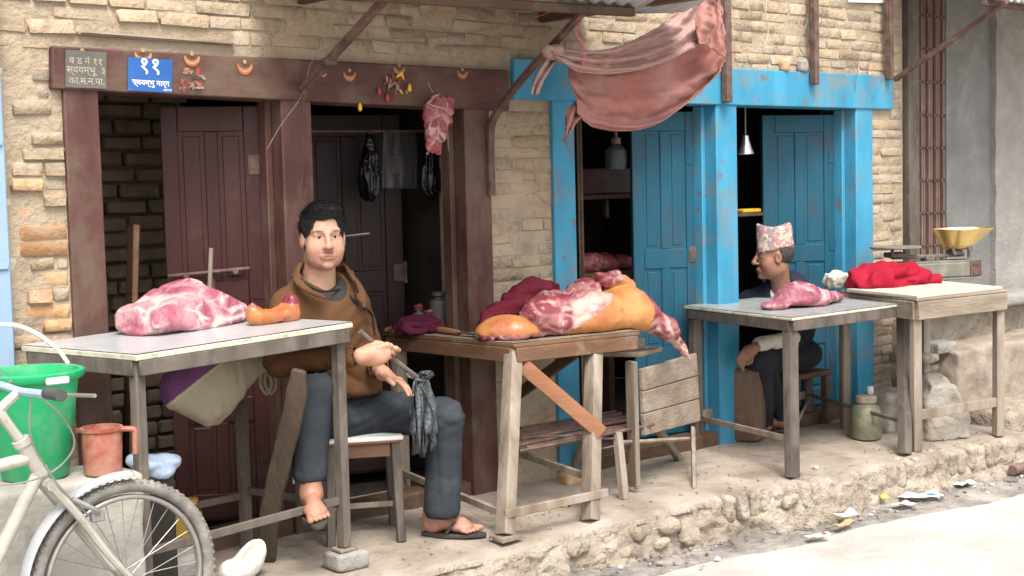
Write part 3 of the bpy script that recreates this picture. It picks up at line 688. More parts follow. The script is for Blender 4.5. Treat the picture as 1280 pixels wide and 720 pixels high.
# ------------------------------------------------------------------ neighbour at the right: gate, cement panels, ledge and steps
x0, x1 = GATE_X, wx(1145, 100); xg = wx(1185, 100); xp = wx(1240, 100)
gt = thing('collapsible_gate', 'folded red-brown collapsible steel gate with riveted vertical bars', 'gate', ((x1+xg)/2, 0.05, 0.63))
obj('gate_post', B().box(((x0+x1)/2+.008, 0.05, 1.85), (x1-x0-.03, 0.16, 2.5), 0.004), m_frame, gt)
n = 9
for i in range(n):
    x = x1+0.010+(xg-x1-0.03)*i/(n-1)
    bb = B().box((x, 0.03+0.01*(i % 2), 1.83), (0.020, 0.03, 2.40), 0.003); bar = obj('bar', bb, m_gate, gt)
    rb_ = B()
    for z in (0.75, 0.95, 1.15, 1.35, 1.55, 1.75, 1.95, 2.15, 2.35): obj('rivet', B().tube([(x, 0.02, z), (x, 0.004, z)], 0.008, 6), m_frame, bar)
for z in (0.75, 1.35, 1.75, 2.15): obj('cross_link', B().box(((x1+xg)/2, 0.060, z), (xg-x1, 0.006, 0.018), 0.001), m_gate, gt)
nb = thing('cement_building', 'grey cement rendered building front with rough pale pillar', 'building', (6.5, 0.2, 0.6))
obj('wall', B().box(((x0+xg)/2+0.01, 0.25, 2.3), (xg-x0+.06, 0.18, 4.6), 0.002), m_cement, nb)
obj('wall', B().box(((xg+xp)/2+0.03, 0.13, 2.3), (xp-xg+.06, 0.24, 4.6), 0.004), m_cement, nb)
nz = 60; na = 10; G = np.zeros((nz, na, 3))
xx = np.concatenate([[xp, xp], np.linspace(xp+.01, 9.5, na-2)])
for i, z in enumerate(np.linspace(0, 4.6, nz)):
    G[i, :, 0] = xx; G[i, :, 1] = -0.03; G[i, 0, 1] = 0.12; G[i, :, 2] = z
G[..., 1] += 0.008*fbm(G, 9, 31, 3); G[:, :3, 0] += (0.012*fbm(G, 12, 33, 3))[:, :3]
obj('pillar', B().sheet(G), m_cement2, nb, smooth=60)
def lumpy_box(x0, x1, y0, y1, z0, z1, m, name, parent, amp=0.012, h=0.03, seed=1, rad=0.02):
    c = V3((x0+x1)/2, (y0+y1)/2, (z0+z1)/2); s = V3(x1-x0, y1-y0, z1-z0)/2
    f = lambda P: rbx(P, c, s, rad)
    return obj(name, B().sdf(f, c-s-0.05, c+s+0.05, h, disp=lambda V: amp*fbm(V, 9, seed, 3)), m, parent, smooth=180)
lz = wz(1270, 363, -.1)
ST = thing('stone_steps', 'dusty stone and cement steps and ledge beside blue doorway', 'steps', (6, -0.4, 0))
lumpy_box(5.22, 9.4, -0.20, 0.04, lz-0.085, lz, m_cement2, 'ledge_slab', ST, 0.004, 0.03, 3)
lumpy_box(5.02, 9.4, -0.08, 0.14, 0.10, lz-0.087, m_face, 'ledge_wall', ST, 0.022, 0.022, 4)
z1 = wz(1200, 438, -.4)
lumpy_box(5.06, 9.4, -0.42, 0.0, -0.1, z1, m_conc, 'step', ST, 0.014, 0.02, 5)
lumpy_box(4.96, 9.4, -0.80, -0.38, -0.32, 0.055, m_face, 'step', ST, 0.016, 0.025, 6)
for i in range(3):
    lumpy_box(4.80+0.07*i, 4.98+.09*i, -0.36+.06*i, -0.12, z1-0.06-0.075*i, z1-0.075*i-.004, m_face, 'stone', ST, 0.010, 0.02, 8+i)
c = at(1174, 434, -.30)
bb = B().sdf(lambda P: rbx(P, c, (0.095, 0.06, 0.036), 0.012), c-.15, c+.15, 0.012, disp=lambda V: 0.012*fbm(V, 14, 9, 3))
one('loose_stone', 'flat pale stone lying on the step top beside table leg', 'stone', bb, m_cement2, smooth=180)

# light blue shutter edge at the far left of the brick corner
SHX = wx(7, 200, -.055)
bl = B().box((SHX-0.25, -0.03, 1.1), (0.5, 0.05, 2.6), 0.006)
m_palebl = mat('pale_blue_paint', [(0.22, 0.32, 0.43), (0.26, 0.36, 0.47)], 5, 0.6, 0.1, 30)
sh = thing('shutter', 'pale blue metal shutter beside the brick corner', 'shutter', (SHX-.25, -.03, -.1)); obj('panel', bl, m_palebl, sh)
for i in range(5): obj('slat_rib', B().box((SHX-0.25, -0.058, 0.3+0.42*i), (0.48, 0.012, 0.02), 0.003), m_palebl, sh)

# ------------------------------------------------------------------ awnings, iron brackets, struts
aw = thing('tin_awning', 'corrugated tin awning on rusty iron brackets over maroon doorway', 'awning', (1.8, -0.03, 1.7))
X1 = wx(378, 112, -.035); e1 = ax(480, 0, X1); d1 = unit(e1-V3(X1, -.035, wz(378, 112, -.035)))
p0 = V3(X1, -.035, wz(378, 112, -.035)); obj('bracket', B().beam(p0, p0+d1*0.98, 0.030, 0.030, 0.004).box(p0+d1*0.21+V3(0.0, -.01, 0), (0.05, .05, .03), .006), m_rust, aw)
X2 = wx(612, 150, -.035)
crv = spl([at(613, 245, -.035), at(612, 180, -.036), at(620, 146, -.07), ax(655, 96, X2), ax(690, 58, X2), ax(735, 8, X2)], 26)
crv[:, 0] = X2+0.0
obj('bracket', B().tube(crv, 0.019, 6), m_rust, aw)
yb = -0.66; bz = wz(680, 9, yb)
obj('beam', B().beam((0.75, yb, bz-.02), (wx(790, 10, yb), yb, bz+.012), 0.04, 0.038, 0.006, jit=0.003), m_dkwood, aw)
xa = np.linspace(0.72, wx(858, 8, yb), 150); G = np.zeros((len(xa), 20, 3))
for j, t in enumerate(np.linspace(0, 1, 20)):
    G[:, j, 0] = xa; G[:, j, 1] = -0.005-1.05*t; G[:, j, 2] = bz+0.10-0.06*min(t/.63, 1)+.11*max(t-.63, 0)/.37+0.010*np.sin(xa*2*math.pi/0.076)
m_tinroof = mat('galvanised_tin', [(0.40, 0.40, 0.39), (0.52, 0.51, 0.49)], 6, 0.5, 0.2, 40, metal=0.4, dirt=((0.25, 0.15, 0.10), 0.6, 4, 0.55))
obj('tin_sheet', B().sheet(G), m_tinroof, aw, solid=0.002, smooth=180)
obj('rafter', B().beam((X1+.03, 0.0, bz+.065), (X1+.03, yb-.3, bz+.055), 0.04, 0.05), m_dkwood, aw); obj('rafter', B().beam((X2+.35, 0.0, bz+.07), (X2+.35, yb-.3, bz+.06), 0.04, 0.05), m_dkwood, aw)
aw2 = thing('tin_awning', 'rusty corrugated tin awning edge above cement building and gate', 'awning', (5.6, -0.03, 1.9))
X3 = wx(1118, 100, -.035); p3 = at(1118, 100, -.035); e3 = ax(1250, 8, X3)
obj('bracket', B().beam(p3, p3+(e3-p3)*1.06, 0.022, 0.030, 0.003), m_rust, aw2)
xa = np.linspace(4.9, 9.2, 320); G = np.zeros((len(xa), 8, 3)); yb2 = e3[1]-0.02; bz2 = wz(1220, 0, yb2)+.005
for j, t in enumerate(np.linspace(0, 1, 8)): G[:, j, 0] = xa; G[:, j, 1] = -0.005+yb2*t; G[:, j, 2] = bz2+0.28-0.26*t+0.012*np.sin(xa*2*math.pi/0.076)
obj('tin_sheet', B().sheet(G), m_tinroof, aw2, solid=0.002, smooth=180)
obj('beam', B().beam((4.9, yb2+.06, bz2+.0), (9.2, yb2+.06, bz2+.0), 0.03, 0.03), m_rust, aw2)
for (u0, v1, w, lab) in ((906, 128, 0.050, 'rusty iron strut on wall beside the hanging red cloth'), (1016, 106, 0.045, 'rusty iron strut above the blue doorway with topi man'), (1110, 100, 0.040, 'rusty iron strut at the end of blue lintel')):
    xq = wx(u0+1, 60, -.05); zb = wz(u0+1, v1, -.05)
    st_ = thing('wall_strut', lab, 'strut', (xq, -.05, zb), 'iron struts over blue lintel')
    obj('channel', B().box((xq, -.056, (zb+2.75)/2), (w, 0.035, 2.75-zb), 0.004), m_rust, st_)
    obj('flange', B().box((xq-w*.55, -.050, (zb+2.75)/2+.1), (0.010, 0.020, 2.5-zb), 0.002), m_rust, st_)
# loose stones on the lintel and a small white notice at the top
for u, v, m, lab in ((980, 80, m_brick_o, 'broken reddish brick bit resting on blue lintel'), (1002, 82, m_cement2, 'pale broken stone resting on blue lintel')):
    c = at(u, v, -.02); c[2] = zlin(lintB, c[0])+.033
    bb = B().sdf(lambda P: rbx(P, c, (0.030, 0.025, 0.034), 0.012), c-.06, c+.06, 0.008, disp=lambda V: 0.008*vn(V, 40, 3)); one('broken_brick', lab, 'brick', bb, m, smooth=180)
q = [at(1062, -14, -.02), at(1107, -12, -.02), at(1107, 3.5, -.02), at(1062, 2.5, -.02)]
one('notice_board', 'white notice board on the wall above blue lintel', 'notice', B().prism(q, (0, .012, 0)), m_white, smooth=30)
# wires
m_wire = mat('grey_wire', [(0.20, 0.18, 0.16)], 9, 0.7, 0); m_pink = mat('pink_string', [(0.65, 0.10, 0.13)], 9, 0.8, 0)
def wire(pts, r, m, label, name='wire'): return one(name, label, 'wire', B().tube(spl(pts, 40), r, 5), m)
wire([at(334, 186, -.05), at(352, 155, -.06), at(378, 118, -.07), at(395, 70, -.04), at(450, 50, -.02), at(560, 46, -.02), at(640, 28, -.03), at(690, 8, -.2)], 0.0014, m_wire, 'thin pale wire sagging across brick above maroon lintel')
wire([at(1018, 0, -.03), at(1008, 30, -.03), at(1000, 60, -.025), at(1020, 75, -.025), at(1068, 78, -.04), at(1070, 112, -.04)], 0.003, m_wire, 'dark cable looping down the brick above blue lintel')
wire([at(958, -6, -.3), at(957, 18, -.3), at(960, 40, -.3), at(956, 58, -.3)], 0.004, m_letter2, 'frayed white cord hanging in front of upper brick wall', 'cord')
wire([at(384, 112, -.06), at(376, 140, -.045), at(380, 200, -.04), at(374, 255, -.04), at(376, 300, -.04)], 0.0011, m_rust, 'loose wire hanging down the maroon door post')
b = B()
for i in range(4):
    p = at(378+rng.uniform(-6, 8), 108+rng.uniform(-8, 8), -.06); b.tube(spl([p, p+V3(rng.uniform(-.03, .03), -.02, rng.uniform(-.03, .03)), p+V3(rng.uniform(-.05, .05), rng.uniform(-.01, 0), -rng.uniform(.02, .15))], 8), 0.0013, 5)
one('wire_knot', 'thin twine tied round bracket foot on maroon lintel', 'wire', b, m_rust)

# ------------------------------------------------------------------ hanging cloth
def cloth(edges, ns, nt, seed, amp, yfun):
    rows = [spl([V3(u, v, 0) for u, v in e], ns) for e in edges]
    G = np.zeros((ns, nt, 3)); R = np.array(rows)
    for i in range(ns):
        c = spl(R[:, i, :], nt) if len(edges) > 2 else np.array([R[0, i]*(1-t)+R[1, i]*t for t in np.linspace(0, 1, nt)])
        for j in range(nt):
            u, v = c[j][:2]; s, t = i/(ns-1), j/(nt-1)
            G[i, j] = at(u, v, yfun(s, t))
    G[..., 1] += .012*fbm(G*V3(.7, 1, 1.8), 16, seed, 3)+.005*fbm(G*V3(.7, 1, 1.8), 50, seed+9, 2)
    return G
m_cloth = mat('faded_red_cloth', [(0.27, 0.105, 0.09), (0.32, 0.14, 0.12), (0.36, 0.185, 0.165)], 3, 0.95, 0.4, 160, dirt=((0.28, 0.185, 0.155), 0.6, 4, 0.48), spec=0.1, bdist=0.004)
m_cloth2 = mat('greyed_pink_cloth', [(0.30, 0.165, 0.145), (0.34, 0.205, 0.18), (0.38, 0.25, 0.225)], 3, 0.95, 0.4, 160, dirt=((0.29, 0.205, 0.175), 0.6, 4, 0.48), spec=0.1, bdist=0.004)
cl = thing('hanging_cloth', 'faded red cloth slung from awning in front of blue doorway', 'cloth', at(770, 165, -.5))
def yb_(base, amp, fr, ph):
    def f(s, t):
        return base+amp*math.sin(fr*(t+0.18*math.sin(3*s+ph))+ph)*math.sin(math.pi*min(max(t, .06), .94))**0.5*(0.4+0.6*math.sin(math.pi*s))+0.018*math.sin(9*s+4*t+ph)-0.03*t
    return f
lower = [[(700, 62), (735, 76), (775, 78), (822, 62), (868, 32), (892, 10), (893, -6)], [(709, 84), (733, 108), (768, 120), (820, 112), (862, 86), (893, 52), (899, -6)],
         [(716, 110), (734, 138), (768, 152), (820, 148), (866, 118), (900, 80), (905, 30)], [(722, 140), (742, 159), (780, 164), (820, 156), (862, 127), (896, 94), (906, 72)]]
obj('lower_fold', B().sheet(cloth(lower, 90, 50, 1, 0.03, yb_(-.48, 0.024, 17, 0.4))), m_cloth, cl, smooth=180, solid=0.004)
upper = [[(688, 60), (715, 62), (757, 62), (800, 46), (838, 22), (862, -8)], [(690, 64), (717, 70), (760, 72), (806, 57), (848, 32), (876, -8)],
         [(693, 69), (720, 80), (765, 83), (815, 70), (862, 42), (888, -8)], [(697, 73), (724, 89), (772, 92), (824, 80), (868, 60), (876, 54)]]
obj('upper_fold', B().sheet(cloth(upper, 90, 60, 2, 0.03, yb_(-.54, 0.017, 17, 1.2))), m_cloth2, cl, smooth=180, solid=0.004)
rf = [[(866, 4), (878, 0), (890, -4), (897, -8)], [(868, 30), (880, 26), (893, 24), (901, 20)], [(872, 55), (884, 58), (896, 66), (906, 74)]]
obj('side_fold', B().sheet(cloth(rf, 24, 30, 3, 0.02, yb_(-.575, 0.012, 6, .3))), m_cloth, cl, smooth=180, solid=0.004)
kn = at(692, 66, -.52)
obj('knot', B().sdf(lambda P: union([ell(P, kn, (0.045, 0.04, 0.03)), cap(P, kn+V3(-.02, 0, .01), kn+V3(.05, 0, -.01), .02, .028)], .02), kn-.1, kn+.1, .008, disp=lambda V: .007*fbm(V, 40, 4, 2)), m_cloth2, cl, smooth=180)
tl = [[(711, 134), (724, 130), (732, 138)], [(708, 152), (716, 150), (720, 154)], [(706, 175), (707, 174), (708, 172)]]
obj('cloth_tail', B().sheet(cloth(tl, 10, 16, 4, .01, yb_(-.50, .01, 5, .2))), m_cloth, cl, smooth=180, solid=0.004)
tl = [[(686, 66), (694, 62), (700, 70)], [(674, 86), (682, 84), (690, 82)], [(664, 112), (671, 108), (676, 112)], [(665, 118), (670, 117), (673, 118)]]
obj('cloth_tail', B().sheet(cloth(tl, 10, 16, 4, .01, yb_(-.50, .012, 5, 1.2))), m_cloth2, cl, smooth=180, solid=0.004)
wire([at(731, -8, -.62), at(728, 20, -.6), at(720, 40, -.6), at(731, 62, -.6), at(726, 90, -.56)], 0.0028, m_pink, 'pink string hanging against the upper folds of red cloth', 'string')
wire([at(640, 30, -.2), at(680, 18, -.45), at(712, 4, -.64)], 0.002, m_pink, 'pink string stretched from wall to awning beam', 'string')

# ------------------------------------------------------------------ tables
def lerp2(FL, FR, BL, s, t): return FL+(FR-FL)*s+(BL-FL)*t
def table(label, FL, FR, BL, thick, ap_h, leg, feet, m_top, m_ap, m_leg, inset=0.03, edge=None, name='butcher_table', group='butcher tables along the platform', legin={}):
    FL, FR, BL = map(np.asarray, (FL, FR, BL)); BR = FR+BL-FL
    ex = unit(FR-FL); ey = unit(BL-FL); n = unit(np.cross(ex, ey))
    L = np.linalg.norm(FR-FL); D = np.linalg.norm(BL-FL)
    c = (FL+FR+BL+BR)/4
    t = thing(name, label, 'table', (c[0], c[1], 0), group)
    R = np.array([ex, ey, n])
    if edge is not None:
        obj('tabletop', B().prism([FL-n*thick, FR-n*thick, BR-n*thick, BL-n*thick], n*(thick-.003)), edge, t, smooth=30, bevel=0.003)
        e = 0.001; q = [FL, FR, BR, BL]; b = B()
        gx = np.linspace(0, 1, 30); gy = np.linspace(0, 1, 20); GG = np.zeros((30, 20, 3))
        for i, s in enumerate(gx):
            for j, w in enumerate(gy): GG[i, j] = lerp2(FL, FR, BL, s*.996+.002, w*.996+.002)
        GG += (0.0016*vn(GG, 5, 3))[..., None]*n+n*0.0005
        obj('top_sheet', b.sheet(GG), m_top, t, smooth=180)
    else: obj('tabletop', B().prism([FL-n*thick, FR-n*thick, BR-n*thick, BL-n*thick], n*thick), m_top, t, smooth=30, bevel=0.004)
    def P(s, w, z=0): return lerp2(FL, FR, BL, s/L, w/D)-n*(thick+z)
    h = ap_h; k = inset
    for a, c_ in (((k+.001, k), (L-k-.001, k)), ((k+.001, D-k), (L-k-.001, D-k)), ((k, k+.016), (k, D-k-.016)), ((L-k, k+.016), (L-k, D-k-.016))):
        obj('apron', B().beam(P(*a, h/2+.001), P(*c_, h/2+.001), 0.024, h, 0.003), m_ap, t)
    fp = {}
    for nm, (s, w) in dict(FL=(k+leg*.5, k+leg*.5+.013), FR=(L-k-leg*.5, k+leg*.5+.013), BL=(k+leg*.5, D-k-leg*.5-.013), BR=(L-k-leg*.5, D-k-leg*.5-.013)).items():
        if nm in legin: s, w = s+legin[nm][0], w+legin[nm][1]
        top = P(s, w, .002); f = feet.get(nm, 0.0); foot = np.array([top[0], top[1], f]) if np.isscalar(f) else np.asarray(f, float)
        obj('leg', B().beam(foot, top, leg, leg, 0.004, side=ey, jit=0.002), m_leg, t); fp[nm] = (top, foot)
    return t, fp, P, n
def stretch(t, a, b_, w, h, m): obj('stretcher', B().beam(a, b_, w, h, 0.003), m, t)
def onleg(fp, k, z): a, b_ = fp[k]; return b_+(a-b_)*((z-b_[2])/(a[2]-b_[2]))

# table 1: tin topped, by the brick corner
z1a, z1b = 0.870, 0.900
T1FL = gz(170, 443, z1a); T1FR = gz(441, 402, z1b); T1BL = gz(26, 431, z1a+.003)
T1, F1, TP1, n1 = table('tall steel legged table with pale tin top holding large pink meat', T1FL, T1FR, T1BL, 0.022, 0.050, 0.038, dict(FR=0.075, FL=-.045, BL=0, BR=0), m_tin, m_frame, m_frame, 0.012, m_tinedge)
for a, c, z in (('FR', 'BR', .23), ('FL', 'BL', .23), ('BL', 'BR', .21)): stretch(T1, onleg(F1, a, z), onleg(F1, c, z), 0.012, 0.028, m_frame)
stretch(T1, onleg(F1, 'FL', .22)+V3(0, 0, 0), onleg(F1, 'FR', .25), 0.014, 0.03, m_frame)
fr = F1['FR'][1]
def chunk(c, s, m, name, label, cat, seed, rad=0.008, amp=0.006, R=None, h=None, group=None):
    c = np.asarray(c, float); s = np.asarray(s, float); e = np.linalg.norm(s)*1.1+.02
    bb = B().sdf(lambda P: rbx(P, c, s, rad, R), c-e, c+e, h or min(s)*0.35, disp=lambda V: amp*fbm(V, 0.5/max(s), seed, 3)); return one(name, label, cat, bb, m, smooth=180, group=group)
chunk((fr[0]+.0, fr[1]-.005, 0.032), (0.065, 0.055, 0.032), m_cement2, 'support_brick', 'pale crumbly brick propping the tin table leg', 'brick', 4)
one('wood_shim', 'thin wooden shim between the pale brick and tin table leg', 'shim', B().box((fr[0], fr[1], 0.0695), (0.08, 0.07, 0.010), .002), m_gwood)

# table 2: wooden, in front of the second doorway
T2FL = gz(643, 429, .735); T2FR = gz(800, 413, .735); T2BL = gz(478, 414, .735)
T2FR = T2FL+(T2FR-T2FL)*1.0
T2, F2, TP2, n2 = table('brown wooden butcher table with diagonal orange brace carrying the large leg', T2FL, T2FR, T2BL, 0.020, 0.060, 0.058, dict(FL=gz(631, 668, 0.02), FR=gz(738, 650, 0.0), BL=0.0, BR=0.0), m_gwoodx, m_bwood, m_gwood, 0.010, m_bwood, legin=dict(FR=(-.165, .0), BR=(-.1, 0)))
stretch(T2, onleg(F2, 'FL', .10)+V3(-.03, -.03, 0), onleg(F2, 'FR', .10)+V3(.06, -.035, .0), 0.02, 0.035, m_gwood)
stretch(T2, onleg(F2, 'FL', .09), onleg(F2, 'BL', .09), 0.02, 0.03, m_gwood); stretch(T2, onleg(F2, 'FR', .16), onleg(F2, 'BR', .16), 0.02, 0.03, m_gwood)
a = F2['FL'][0]+V3(.015, -.036, -.075); c = onleg(F2, 'FR', .335)+V3(.015, -.042, 0)
obj('brace', B().beam(a, c, 0.012, 0.062, 0.002, jit=.001), m_owood, T2)
obj('brace', B().beam(F2['FR'][0]+V3(-.05, .06, -.06), onleg(F2, 'BR', .30), 0.02, 0.05, 0.002), m_dkwood, T2)
w0 = F2['FL'][1]
one('wood_wedge', 'thin pale wood wedge under front leg of wooden butcher table', 'wedge', B().box((w0[0]+.005, w0[1], 0.008), (0.105, 0.085, 0.016), .003, jit=.003), m_gwood)

# table 3 and table 4
T3FL = gz(990, 397, .735); T3FR = gz(1144, 377, .735); T3BL = gz(855, 382, .735)
T3, F3, TP3, n3 = table('square grey topped table with one meat cut beside blue post', T3FL, T3FR, T3BL, 0.016, 0.05, 0.052, dict(FL=gz(990, 597, 0), FR=gz(1131, 568, 0), BL=0, BR=0), m_slate, m_frame, m_frame, 0.014, m_tinedge)
stretch(T3, onleg(F3, 'FL', .17), onleg(F3, 'BL', .15), 0.012, 0.03, m_gwood); stretch(T3, onleg(F3, 'FR', .15), onleg(F3, 'BR', .16), 0.012, 0.02, m_frame)
stretch(T3, onleg(F3, 'BL', .16), onleg(F3, 'BR', .16), 0.02, 0.045, m_gwood); stretch(T3, onleg(F3, 'FL', .165)+V3(0, .02, 0), onleg(F3, 'BR', .17)+V3(-.1, -.1, 0), 0.012, 0.02, m_frame)
T4FL = gz(1146, 374, .770); T4FR = gz(1259, 362, .770); T4BL = T4FL+(gz(1046, 362, .770)-T4FL)*1.0
T4FR = T4FL+(T4FR-T4FL)*1.0
T4, F4, TP4, n4 = table('worn grey wooden table carrying red cloth and weighing scale', T4FL, T4FR, T4BL, 0.014, 0.090, 0.046, dict(FR=gz(1248, 545, .0), FL=0.0, BL=0.0, BR=0.0), m_gwoodx, m_gwoodx, m_gwood, 0.006)
stretch(T4, onleg(F4, 'FL', .18), onleg(F4, 'FR', .18), 0.02, 0.05, m_gwood)
bd = [TP4(.01, .008), TP4(np.linalg.norm(T4FR-T4FL)-.02, .02), TP4(np.linalg.norm(T4FR-T4FL)-.02, .60), TP4(-.04, .60)]
bd = [p+n4*.0145 for p in bd]
m_board = mat('scrubbed_white_board', [(0.38, 0.34, 0.28), (0.48, 0.44, 0.38)], 9, 0.7, 0.3, 40, dirt=((0.30, 0.20, 0.14), 0.6, 14, 0.56))
one('cutting_board', 'thin pale scrubbed board under the red cloth and scale', 'board', B().prism(bd, n4*0.016), m_board, smooth=30, bevel=0.003)
ZB4 = 0.770+0.0165

# ------------------------------------------------------------------ meat
mt_pink = meat_mat('fresh_pink_meat', (0.36, 0.105, 0.145), (0.23, 0.055, 0.085), (0.64, 0.49, 0.45), 9.0, 0.25, 9.0, 0.42)
mt_dark = meat_mat('dark_red_meat', (0.20, 0.025, 0.04), (0.28, 0.06, 0.07), (0.52, 0.33, 0.28), 9.0, 0.5, 12.0, 0.38)
mt_skin = meat_mat('skin_on_meat', (0.26, 0.05, 0.065), (0.13, 0.018, 0.03), (0.56, 0.37, 0.31), 9.0, 0.55, 7.0, 0.30, attr=True, bmp=.25)
def meat(name, label, f, lo, hi, h, m, disp, floor=None, col=None, cat='meat', lob=(7.0, .012), fat=.10, seed=3, blot=.25):
    g = f if floor is None else (lambda P: smax(f(P), floor(P), 0.01))
    V, F = nets(g, lo, hi, h); N = vnormals(V, F)
    warp = V+.035*np.stack([vn(V, 9, 31), vn(V, 9, 32), vn(V, 9, 33)], -1)
    F1, F2 = worley(warp*V3(.8, 1, 1.6), lob[0], seed); gap = F2-F1
    skin = col(V)[:, 0] if col is not None else np.zeros(len(V))
    crease = lob[1]*(np.clip(gap/.22, 0, 1)**.6-1)*(1-skin)
    G1, G2 = worley(warp*V3(.7, 1, 1.5), lob[0]*2.3, seed+5); ft = np.maximum(np.clip(1.15-gap/fat, 0, 1)*np.clip(.55+1.1*vn(V, 8, 44), 0, 1), np.clip(1.1-(G2-G1)/.12, 0, 1)*np.clip(.1+1.2*vn(V, 10, 47), 0, 1)); ft = np.maximum(ft, blot*np.clip((vn(warp, 7, 51)-.45)*5, 0, 1))
    V2 = V+N*(disp(V)+crease+.0025*fbm(V, 60, 5, 2)*(1-.7*skin))[:, None]
    bb = B(); bb.recalc = False; bb.add(V2, F.tolist(), 0, np.stack([skin, ft, ft*0], -1))
    return one(name, label, cat, bb, m, smooth=180, color=True)
def rotz(a): return np.array([[math.cos(a), math.sin(a), 0], [-math.sin(a), math.cos(a), 0], [0, 0, 1]])
def above(p, n): return lambda P: -((P-np.asarray(p))@np.asarray(n))
# big cut on table 1
c0 = gz(240, 413, 0.885)+V3(0, .05, 0); ex1 = unit(T1FR-T1FL); A1 = math.atan2(ex1[1], ex1[0]); R1 = rotz(A1)
def M1(s, w, z): return c0+ex1*s+unit(T1BL-T1FL)*w+UP*z
def f(P):
    d = [ell(P, M1(0, 0, .06), (0.235, 0.155, 0.075), R1), ell(P, M1(.04, .02, .11), (0.15, 0.12, 0.070), R1), ell(P, M1(-.17, -.01, .06), (0.10, 0.12, 0.065), R1), ell(P, M1(.16, 0, .07), (0.10, 0.12, 0.07), R1), ell(P, M1(-.02, .02, .125), (0.12, .10, .05), R1)]
    d = union(d, 0.03)
    ey1 = unit(T1BL-T1FL)
    for o_, n_ in ((M1(0, -.105, .05), -ey1*.93+UP*.36), (M1(-.05, -.02, .145), UP*.93-ex1*.34-ey1*.12), (M1(.13, 0, .130), UP*.88+ex1*.46-ey1*.15), (M1(-.215, 0, .05), -ex1*.9+UP*.35-ey1*.25), (M1(.05, -.07, .118), UP*.75-ey1*.66)): d = smax(d, (P-o_)@unit(n_), .012)
    d = smax(d, -cap(P, M1(-.22, -.15, .062), M1(.22, -.13, .055), .007, .006), .012)
    return d
meat('meat_cut', 'large pink marbled meat cut on tin topped table', f, c0-V3(.34, .34, .05), c0+V3(.34, .34, .25), 0.0065, mt_pink, lambda V: 0.005*fbm(V, 11, 5, 3)+.0015*fbm(V, 40, 6, 2), above(M1(0, 0, .0005), n1), lob=(6.0, .006), fat=.15, blot=.3)
# curved skin-on piece beside it
c1_ = gz(343, 404, .895)
def f(P):
    a = ell(P, c1_+V3(0, 0, .030), (0.105, 0.05, 0.034), R1); a = smin(a, cap(P, c1_+ex1*.06+UP*.03, c1_+ex1*.075+UP*.07, .036, .030), .03)
    a = smin(a, cap(P, c1_-ex1*.08+UP*.03, c1_-ex1*.09+UP*.07, .03, .022), .03)
    return smax(a, -ell(P, c1_-ex1*.005+UP*.085+V3(0, -.01, 0), (0.062, 0.06, 0.040), R1), .012)
def skc(V): t = ((V-c1_)@UP); q = np.clip(1.1-np.abs((V-c1_)@ex1-.07)*0-((t-.055)/.02).clip(0, 1), 0, 1); return np.stack([q, q, q], -1)
meat('skin_on_cut', 'curved golden skinned trotter piece beside the large pink meat', f, c1_-V3(.15, .13, .02), c1_+V3(.15, .13, .13), 0.005, mt_skin, lambda V: .003*fbm(V, 30, 5, 2), above(M1(0, 0, .0), n1), skc)
# great leg on table 2
zt = .735
def L2(u, v, y): return at(u, v, y)
yl = -.40
J = [L2(672, 398, yl), L2(735, 393, yl-.02), L2(800, 392, yl-.07), L2(836, 412, yl-.10), L2(861, 447, yl-.11)]
def f(P):
    d = [cap(P, J[0], J[1], .085, .105), cap(P, J[1], J[2], .105, .070), cap(P, J[2], J[3], .068, .040), cap(P, J[3], J[4], .038, .014)]
    d.append(ell(P, L2(775, 372, yl+.02), (.12, .10, .055), rotz(-.2))); d.append(ell(P, L2(690, 385, yl+.08), (.13, .12, .075)))
    d = union(d, .045)
    k = cap(P, L2(750, 339, yl+.02), L2(790, 356, yl), .028, .024); k = smin(k, ell(P, L2(762, 348, yl+.03), (.075, .05, .035)), .03)
    d = smin(d, k, .018); d = smin(d, ell(P, L2(728, 362, yl+.05), (.08, .07, .05)), .02)
    d = smax(d, -cap(P, L2(715, 372, yl-.09), L2(650, 380, yl-.1), .010, .016), .02)
    return d
def skc(V):
    u = 640+FPX*((V-CAM)@CR)/((V-CAM)@FWD); v = 360-FPX*((V-CAM)@CU)/((V-CAM)@FWD)
    a = L2(700, 405, yl-.1); b_ = L2(828, 372, yl-.1)
    along = (V-J[0])@unit(J[2]-J[0]); hgt = V[:, 2]
    Lt = np.linalg.norm(J[2]-J[0]); sk = np.clip(.5+(along/Lt-(.16+.62*(hgt-zt)/.185))/.10, 0, 1)
    end = np.clip(.5+(along-.485)/.02, 0, 1)*np.clip(.5-((V-J[3])@V3(0, 1, 0)+.0)/.03, 0, 1)
    end2 = np.clip((J[3][2]+.015-hgt)/.02, 0, 1)*0
    q = sk*(1-np.clip((along-.56)/.02, 0, 1)*.75); return np.stack([q, q, q], -1)
lo = np.min(J, 0)-V3(.2, .18, .08); hi = np.max(J, 0)+V3(.2, .26, .17)
def fl2(P): return np.where((P@SR) < (T2FR@SR)-.02, -(P[..., 2]-zt-.002), -1.0)
meat('animal_leg', 'whole golden skinned animal leg with exposed flesh hanging over table end', f, lo, hi, 0.0075, mt_skin, lambda V: (.003+.006*(1-skc(V)[:, 0]))*fbm(V, 13, 8, 3)+.0012*fbm(V, 45, 9, 2), fl2, skc, lob=(9, .012), fat=.15, blot=.9)
c2_ = gz(640, 424, zt)+V3(.0, .03, 0)
f = lambda P: ell(P, c2_+V3(0, 0, .02), (0.14, 0.085, 0.080), rotz(-.75))
